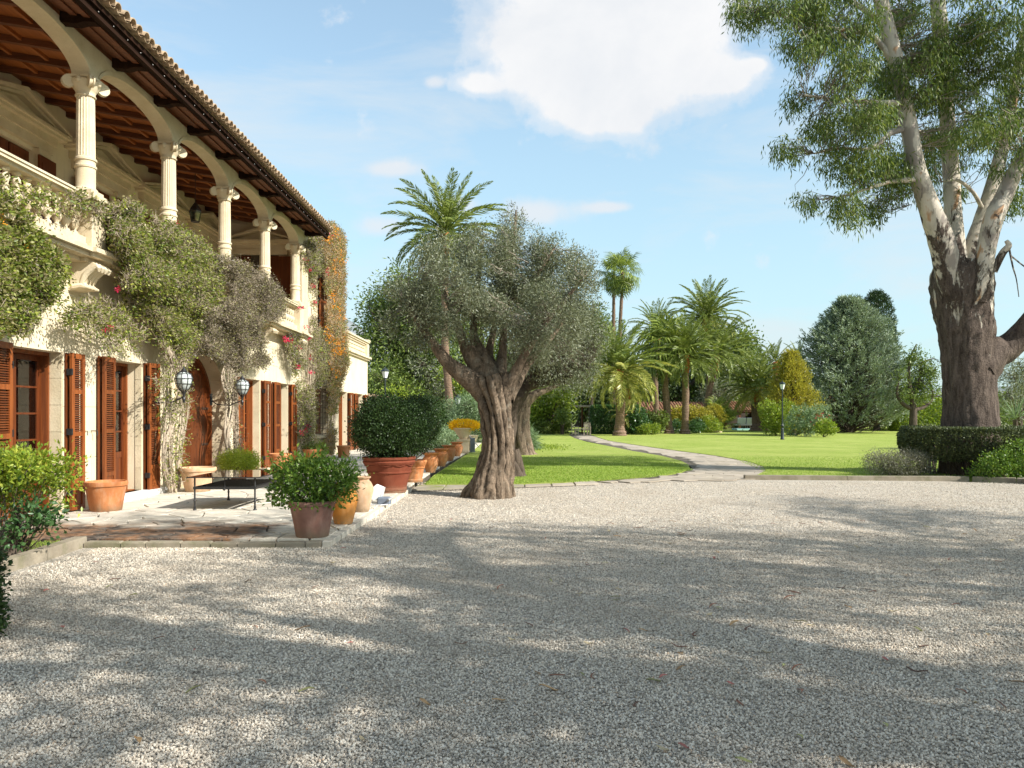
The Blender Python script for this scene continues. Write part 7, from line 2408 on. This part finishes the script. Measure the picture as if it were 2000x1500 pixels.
def climber(label, polys, x0, thick, ncl, per, L, W, mats, stems, seed, spread=0.06, flowers=(), twigs=1.0, stemr=0.02, holes_=(), twl=0.28, cull=-0.56):
    rng_ = np.random.default_rng(seed)
    cl = []
    for poly, wgt in polys:
        q = poly_sample(poly, int(ncl * wgt), rng_)
        cl.append(q)
    q = np.concatenate(cl)
    q3 = np.concatenate([q, np.zeros((len(q), 1))], 1)
    q = q[(clump(q3, 0.075, seed) + 0.5 * clump(q3, 0.22, seed + 1)) > cull]
    if holes_:
        ok = np.ones(len(q), bool)
        for h in holes_: ok &= ~np.array([in_poly((p[0], p[1]), h) for p in q])
        q = q[ok]
    lump = np.array([0.55 + 0.9 * max(0, 0.5 + mnoise.noise(Vector((p[0] * 0.025, p[1] * 0.025, seed)))) for p in q])
    dep = thick * lump * rng_.uniform(0.15, 1.0, len(q)) ** 0.6
    zq = np.array([fp(p[0], p[1], x0)[2] for p in q])
    xx = x0 + dep + (0.24 * np.clip((zq - 3.75) / 0.25, 0, 1) * (q[:, 0] > 228) if x0 > -6.9 else 0)
    C = np.array([fp(p[0], p[1], x) for p, x in zip(q, xx)])
    groups = rng_.choice(len(mats), len(C), p=np.array([m[1] for m in mats]))
    r = empty('climber', fp(polys[0][0][0][0], polys[0][0][0][1], x0)[:2] + (0.0,), label, 'climbing plant')
    off = np.array(r.location)
    for k, (mt, w_, nm) in enumerate(mats):
        c = C[groups == k]
        cr_ = cluster_leaves(c, per, spread, L, W, rng_, 0.15, outward=np.tile([0.7, -0.2, 0.1], (len(c), 1)))
        link(nm, mesh_arr(nm, cr_[0] - off, cr_[1]), M[mt], r)
    nt = int(len(C) * twigs)
    a = C[rng_.integers(0, len(C), nt)]
    d = unit(rng_.normal(size=(nt, 3)) * np.array([0.5, 1, 1]) + np.array([0, 0, 0.15]))
    b = a + d * rng_.uniform(0.4, 1.0, (nt, 1)) * twl
    b[:, 0] = np.maximum(b[:, 0], x0 + 0.01)
    T = [twig_prisms(a, b, 0.006, 0.002, rng_, 0.16)]
    link('twigs', mesh_arr('twigs', np.concatenate([t_[0] for t_ in T]) - off, T[0][1]), M['vinestem'], r)
    st = []
    for i, (pl, wd, cnt) in enumerate(stems):
        for j in range(cnt):
            pts_ = []
            ph = rng_.uniform(0, 6.28); sx_ = rng_.uniform(-1, 1)
            for k, (px, py) in enumerate(pl):
                fz = k / (len(pl) - 1)
                ww = wd * (0.35 + 0.75 * fz)
                jx = (sx_ * ww + math.sin(ph + k * 1.9) * ww * 0.45 + rng_.normal() * ww * 0.12)
                p = fp(px + jx, py + rng_.normal() * 5, x0 + 0.06 + 0.09 * abs(math.sin(ph * 3 + k)) * (1 if cnt > 3 else 0.6))
                rad = stemr * rng_.uniform(0.45, 1.1) * (1 - 0.55 * fz)
                pts_.append((*p, rad))
            st.append(rough_tube(pts_, 26, 7, 0.05, 0.12, seed=seed + j + 31 * i, nridge=3))
    if st:
        V, F = join_arr(st)
        link('stems', mesh_arr('stems', V - off, F, True), M['vinestem'], r)
    for (mt, pts_, sp_, n_, sz, nm) in flowers:
        cc = []
        for (px, py) in pts_:
            for _ in range(n_):
                cc.append(fp(px + rng_.normal() * sp_, py + rng_.normal() * sp_, x0 + thick * 1.05))
        cr_ = cluster_leaves(np.array(cc), 7, sz * 0.5, sz, sz * 0.8, rng_)
        link(nm, mesh_arr(nm, cr_[0] - off, cr_[1]), M[mt], r)
    return r

climber('bright green climber hanging over the balcony at the left border',
        [([(-60, 360), (10, 392), (45, 425), (80, 470), (118, 510), (128, 540), (105, 560), (95, 590), (60, 610), (45, 640), (0, 645), (-60, 640)], 0.84), ([(-40, 325), (20, 338), (90, 370), (150, 400), (150, 420), (60, 410), (-40, 400)], 0.03), ([(90, 590), (140, 640), (180, 650), (160, 600), (110, 580)], 0.015)],
        -6.76, 0.28, 2700, 16, 0.056, 0.032, (('vine_green', 0.52, 'foliage'), ('vine_dry', 0.48, 'dry_foliage')), [([(-10, 640), (0, 600), (20, 560), (40, 520), (10, 440)], 8, 2)], 501, flowers=(('fl_orange', [(5, 430), (60, 480)], 6, 5, 0.035, 'flowers'),), twigs=1.6, twl=0.18)
climber('large dry green climber with magenta flowers spreading from balcony to the arched door',
        [([(218, 408), (250, 398), (300, 428), (345, 444), (395, 476), (420, 505), (430, 560), (405, 610), (392, 650), (372, 672), (345, 680), (312, 668), (285, 640), (255, 610), (246, 560), (250, 510), (222, 480), (215, 440)], 0.87),
         ([(150, 600), (200, 585), (260, 605), (290, 655), (262, 685), (215, 682), (175, 640)], 0.03), ([(130, 376), (200, 400), (210, 425), (150, 400)], 0.012), ([(310, 690), (370, 690), (372, 800), (355, 960), (330, 960), (320, 840), (300, 740)], 0.025)],
        -6.76, 0.28, 6600, 11, 0.058, 0.028, (('vine_dry', 0.44, 'dry_foliage'), ('vine_green', 0.51, 'foliage'), ('vine_grey', 0.05, 'grey_foliage')),
        [([(338, 962), (322, 900), (332, 830), (345, 760), (335, 700), (322, 640), (330, 560)], 20, 9), ([(345, 955), (350, 880), (358, 800), (350, 730), (360, 680), (380, 600)], 12, 5), ([(330, 700), (300, 650), (260, 600), (220, 640), (170, 620)], 14, 5), ([(335, 690), (300, 620), (270, 540), (230, 450), (160, 400)], 14, 4)],
        502, flowers=(('fl_pink', [(280, 495), (287, 492), (352, 500), (330, 596), (332, 478), (215, 640), (205, 643), (231, 565), (320, 618), (343, 437)], 2.2, 5, 0.03, 'flowers'),), twigs=3.0, stemr=0.030, spread=0.07, twl=0.2)
climber('grey leafless looking climber above and right of the arched door',
        [([(405, 500), (440, 505), (490, 520), (530, 545), (556, 580), (560, 610), (545, 650), (520, 660), (505, 700), (470, 722), (440, 705), (415, 690), (385, 680), (400, 640), (418, 600), (425, 550)], 0.90), ([(438, 700), (475, 700), (472, 800), (468, 900), (448, 900), (442, 800)], 0.03), ([(500, 690), (528, 700), (515, 715), (490, 705)], 0.04)],
        -6.76, 0.36, 5200, 11, 0.052, 0.022, (('vine_grey', 0.78, 'grey_foliage'), ('vine_dry', 0.22, 'dry_foliage')),
        [([(452, 902), (444, 850), (450, 790), (442, 740), (455, 690), (470, 620)], 10, 8), ([(460, 905), (462, 850), (462, 780), (465, 710), (500, 640)], 8, 5)],
        503, flowers=(('fl_pink', [(528, 588), (470, 555)], 2, 5, 0.035, 'flowers'),), twigs=2.6, stemr=0.026, spread=0.07, twl=0.17)
WH = [[(616, 530), (637, 540), (637, 650), (616, 640)], [(616, 756), (643, 762), (642, 850), (616, 848)]]
climber('red flowering climber on the villa wing next to the last loggia column',
        [([(588, 450), (625, 445), (640, 500), (622, 560), (640, 660), (650, 720), (620, 760), (612, 850), (600, 884), (588, 860), (583, 780), (570, 710), (558, 660), (572, 640), (590, 600)], 1.0)],
        -6.93, 0.34, 3600, 12, 0.066, 0.032, (('vine_grey', 0.42, 'grey_foliage'), ('vine_dry', 0.40, 'dry_foliage'), ('vine_green', 0.18, 'foliage')),
        [([(606, 890), (598, 850), (600, 800), (604, 740), (610, 680), (600, 600)], 8, 9)],
        504, flowers=(('fl_pink', [(601, 505), (605, 525), (612, 560), (595, 640), (562, 664), (558, 662), (568, 668), (583, 715), (608, 700), (614, 590), (585, 680), (598, 880), (588, 845), (600, 832), (595, 838), (590, 602), (605, 660), (608, 730), (625, 690)], 2.5, 4, 0.05, 'flowers'), ('fl_orange', [(630, 470), (638, 480)], 6, 8, 0.06, 'orange_flowers')), twigs=2.0, stemr=0.03, holes_=WH)
climber('orange flowering climber at the far corner of the villa wing',
        [([(620, 446), (645, 434), (664, 446), (673, 470), (672, 540), (671, 620), (678, 680), (680, 710), (668, 740), (658, 790), (655, 850), (646, 888), (636, 880), (644, 820), (640, 760), (648, 720), (640, 640), (638, 560), (636, 500)], 1.0)],
        -6.93, 0.46, 3600, 12, 0.066, 0.034, (('vine_gold', 0.62, 'foliage'), ('vine_dry', 0.28, 'dry_foliage'), ('vine_green', 0.10, 'green_foliage')),
        [([(650, 890), (648, 850), (652, 800), (656, 740), (660, 680), (655, 600)], 6, 7)],
        505, flowers=(('fl_orange', [(648, 445), (655, 460), (665, 470), (660, 490), (645, 500), (668, 510), (655, 520), (650, 640), (660, 650), (652, 665), (664, 680), (670, 690), (656, 685), (645, 655), (668, 665), (660, 540), (652, 580), (662, 600), (640, 470), (668, 620), (655, 720), (662, 730)], 5, 7, 0.06, 'flowers'), ('fl_pink', [(642, 460), (640, 530)], 3, 4, 0.05, 'pink_flowers')), twigs=2.2, stemr=0.03, holes_=WH)

# ------------------------------------------------------------------ grass blades near the lawn edges
rng = np.random.default_rng(6)
def blades(poly, n, y0, y1):
    out = []
    P = np.array(poly); lo, hi = P.min(0), P.max(0)
    lo[1], hi[1] = y0, y1
    tot = 0
    while tot < n:
        q = rng.uniform(lo, hi, (n, 2))
        q = q[rng.uniform(0, 1, n) < ((y1 - q[:, 1]) / (y1 - y0)) ** 0.7]
        q = np.array([p for p in q if in_poly(p, poly)])
        if len(q): out.append(q); tot += len(q)
    q = np.concatenate(out)[:n]
    C = np.concatenate([q, np.full((len(q), 1), 0.04)], 1)
    L = rng.uniform(0.025, 0.055, len(C))
    V, F = leaf_quads(C, rand_dirs(len(C), rng, (0, 0, 1.8)), L, np.full(len(C), 0.009), rng)
    return V, F
ll = [p for p in left_lawn if p[1] < 40] + [(-1.9, 40)]
rl = [(-2 + 2.0, 0)]
ba = blades([(-2.0, 17.35), (-0.1, 17.5), (1.9, 18.1), (3.5, 19.3), (5.2, 22), (5.4, 25), (4.9, 30), (-1.75, 30), (-2.0, 20)], 60000, 17.3, 30)
bb = blades([(5.9, 19.35), (9.0, 19.1), (14, 18.2), (19, 18), (19, 30), (8.2, 29), (7.4, 24), (7.0, 21)], 45000, 18.0, 30)
V, F = join_arr([ba, bb])
link('grass', mesh_arr('grass', V, F), M['grass'], kind='stuff')
# small yellowish ground cover patch at the third olive
c0 = P3(1050, 872, 38)
V, F = leaf_quads(np.stack([rng.normal(c0[0], 0.7, 1500), rng.normal(38, 1.6, 1500), np.full(1500, 0.05)], 1), rand_dirs(1500, rng, (0, 0, 1)), np.full(1500, 0.1), np.full(1500, 0.04), rng)
link('ground_cover', mesh_arr('ground_cover', V, F), M['brightgreen'], kind='stuff')

# ------------------------------------------------------------------ gravel stones: instanced pebbles on the near court
def pebble(seed):
    rg = random.Random(seed)
    import bmesh
    bm = bmesh.new()
    bmesh.ops.create_icosphere(bm, subdivisions=1, radius=0.5)
    sx_, sy_, sz_ = rg.uniform(0.8, 1.25), rg.uniform(0.6, 0.95), rg.uniform(0.45, 0.7)
    for v in bm.verts:
        v.co = Vector((v.co.x * sx_, v.co.y * sy_, v.co.z * sz_)) * rg.uniform(0.82, 1.15)
    me = bpy.data.meshes.new('gravel_stone'); bm.to_mesh(me); bm.free()
    me.materials.append(M['pebble'])
    return me

def gravel_layer(name, n, y0, y1, size, z0, seed):
    rg = np.random.default_rng(seed)
    y = y0 + (y1 - y0) * rg.uniform(0, 1, n) ** 1.25
    hw = 0.70 * y + 0.6
    x = rg.uniform(-1, 1, n) * hw
    ok = ~((x < -5.0) & (y > 4.2)) & ~((x < -2.34) & (y > 9.28)) & ~((x < -3.85) & (y > 4.1) & (y < 5.7))
    x, y = x[ok], y[ok]
    me = bpy.data.meshes.new(name + '_points')
    V = np.stack([x, y, np.full(len(x), z0) + rg.uniform(0, 0.004, len(x))], 1).astype(np.float32)
    me.vertices.add(len(V)); me.vertices.foreach_set('co', V.ravel())
    o = link(name, me, M['pebble'], kind='stuff')
    ng = bpy.data.node_groups.new(name, 'GeometryNodeTree')
    ng.interface.new_socket(name='Geometry', in_out='INPUT', socket_type='NodeSocketGeometry')
    ng.interface.new_socket(name='Geometry', in_out='OUTPUT', socket_type='NodeSocketGeometry')
    gi, go = ng.nodes.new('NodeGroupInput'), ng.nodes.new('NodeGroupOutput')
    iop = ng.nodes.new('GeometryNodeInstanceOnPoints')
    j = ng.nodes.new('GeometryNodeGeometryToInstance')
    for k in range(4):
        ob_ = bpy.data.meshes.new
        src_ = bpy.data.objects.new('gravel_source', pebble(seed * 10 + k))
        oi = ng.nodes.new('GeometryNodeObjectInfo'); oi.inputs[0].default_value = src_; oi.inputs['As Instance'].default_value = False
        ng.links.new(oi.outputs['Geometry'], j.inputs[0])
    iop.inputs['Pick Instance'].default_value = True
    ng.links.new(gi.outputs[0], iop.inputs['Points'])
    ng.links.new(j.outputs[0], iop.inputs['Instance'])
    rv = ng.nodes.new('FunctionNodeRandomValue'); rv.data_type = 'FLOAT_VECTOR'
    rv.inputs[0].default_value = (0, 0, 0); rv.inputs[1].default_value = (6.28, 6.28, 6.28)
    ng.links.new(rv.outputs[0], iop.inputs['Rotation'])
    rs = ng.nodes.new('FunctionNodeRandomValue'); rs.data_type = 'FLOAT'
    rs.inputs[2].default_value = size * 0.6; rs.inputs[3].default_value = size * 1.35
    ng.links.new(rs.outputs[1], iop.inputs['Scale'])
    ng.links.new(iop.outputs[0], go.inputs[0])
    md = o.modifiers.new('stones', 'NODES'); md.node_group = ng
    return o
gravel_layer('gravel_stones', 250000, 2.6, 10.5, 0.0158, 0.004, 1)
gravel_layer('gravel_stones', 110000, 9.0, 18.5, 0.019, 0.0, 2)

# fallen leaves on the gravel
rgl = random.Random(17)
def leaf_litter_mesh(seed, L, Wd, curl):
    rg = random.Random(seed)
    n_ = 6; vs = []; fs = []
    for i in range(n_ + 1):
        t = i / n_
        w_ = Wd * math.sin(math.pi * min(1, t * 0.96 + 0.04)) ** 0.8 / 2
        x_ = L * (t - 0.5); b = curl * math.sin(t * 3.0) * L * 0.25; zz = 0.008 + abs(math.sin(t * 2.5 + seed)) * 0.012
        vs += [(x_, b - w_, zz + 0.006), (x_, b, zz), (x_, b + w_, zz + 0.006)]
    for i in range(n_):
        for k in range(2):
            fs.append((i * 3 + k, i * 3 + k + 1, i * 3 + k + 4, i * 3 + k + 3))
    m_ = MB(); m_.add(vs, fs)
    return m_.mesh('fallen_leaf', True, None, 80)
def litter_mat(i, c):
    m, t, bs, out = new_mat('dry_leaf_%s' % ('abcdef'[i]))
    rnd = t.node('ShaderNodeObjectInfo').outputs['Random']
    t.put(bs.inputs['Base Color'], t.ramp(rnd, ((0.0, tuple(x * 0.6 for x in c)), (1.0, tuple(min(1, x * 1.25) for x in c)))))
    bs.inputs['Roughness'].default_value = 0.7
    return m
LM = []
for i, c in enumerate(((0.30, 0.13, 0.07), (0.42, 0.25, 0.11), (0.20, 0.10, 0.06), (0.34, 0.33, 0.12), (0.45, 0.16, 0.12), (0.48, 0.38, 0.22))):
    me = leaf_litter_mesh(i, (0.12, 0.10, 0.13, 0.09, 0.06, 0.08)[i], (0.02, 0.028, 0.016, 0.024, 0.03, 0.035)[i], (0.5, -0.4, 0.8, 0.2, -0.6, 0.3)[i])
    me.materials.append(litter_mat(i, c)); LM.append(me)
LL = ['reddish brown narrow', 'tan broad', 'dark brown curled', 'olive green dry', 'pinkish red short', 'pale straw coloured']
for i in range(150):
    y = 3.2 + 8.5 * rgl.random() ** 1.2
    x = rgl.uniform(-0.62, 0.68) * y
    if rgl.random() < 0.35: x = abs(x)
    if (x < -4.9 and y > 4) or (x < -2.3 and y > 9.2) or (x < -3.7 and 4 < y < 5.8): continue
    k = rgl.randrange(6)
    link('fallen_leaf', LM[k], None, loc=(x, y, 0.008), rot=(rgl.uniform(-0.2, 0.2), rgl.uniform(-0.2, 0.2), rgl.uniform(0, 6.28)), scale=(rgl.uniform(0.6, 1.15),) * 3,
         label=LL[k] + ' fallen leaf lying on the gravel court', cat='leaf', group=LL[k] + ' leaves scattered on the gravel')
rng = np.random.default_rng(14)
n = 1500
y = 3.0 + 13 * rng.uniform(0, 1, n) ** 1.1
x = rng.uniform(-0.66, 0.7, n) * y
ok = ~((x < -4.9) & (y > 4)) & ~((x < -2.2) & (y > 9.2)) & ~((x < -3.6) & (y > 4) & (y < 5.8))
x, y = x[ok], y[ok]; n = len(x)
an = rng.uniform(0, 6.28, n)
D = np.stack([np.cos(an), np.sin(an), rng.uniform(-0.02, 0.08, n)], 1)
C = np.stack([x, y, np.full(n, 0.018)], 1)
a_ = twig_prisms(C, C + D * rng.uniform(0.015, 0.075, (n, 1)), 0.0022, 0.001, rng, 0.06)
link('twig_litter', mesh_arr('twig_litter', a_[0], a_[1]), M['darkbark'], kind='stuff')
# far wood behind the garden, closes the horizon
rng = np.random.default_rng(88)
n = 1500
xs_ = rng.uniform(-130, 210, n)
hz = np.interp(xs_, [-130, -60, -20, 20, 60, 90, 130, 210], [16, 13, 9, 6, 6, 4.5, 4.5, 6])
C = np.stack([xs_, 150 + rng.uniform(0, 60, n), hz * rng.uniform(0.1, 1.05, n)], 1)
cr = cluster_leaves(C, 26, 1.4, 1.3, 0.7, rng)
link('far_wood', mesh_arr('far_wood', cr[0], cr[1]), M['midgreen'], kind='stuff')
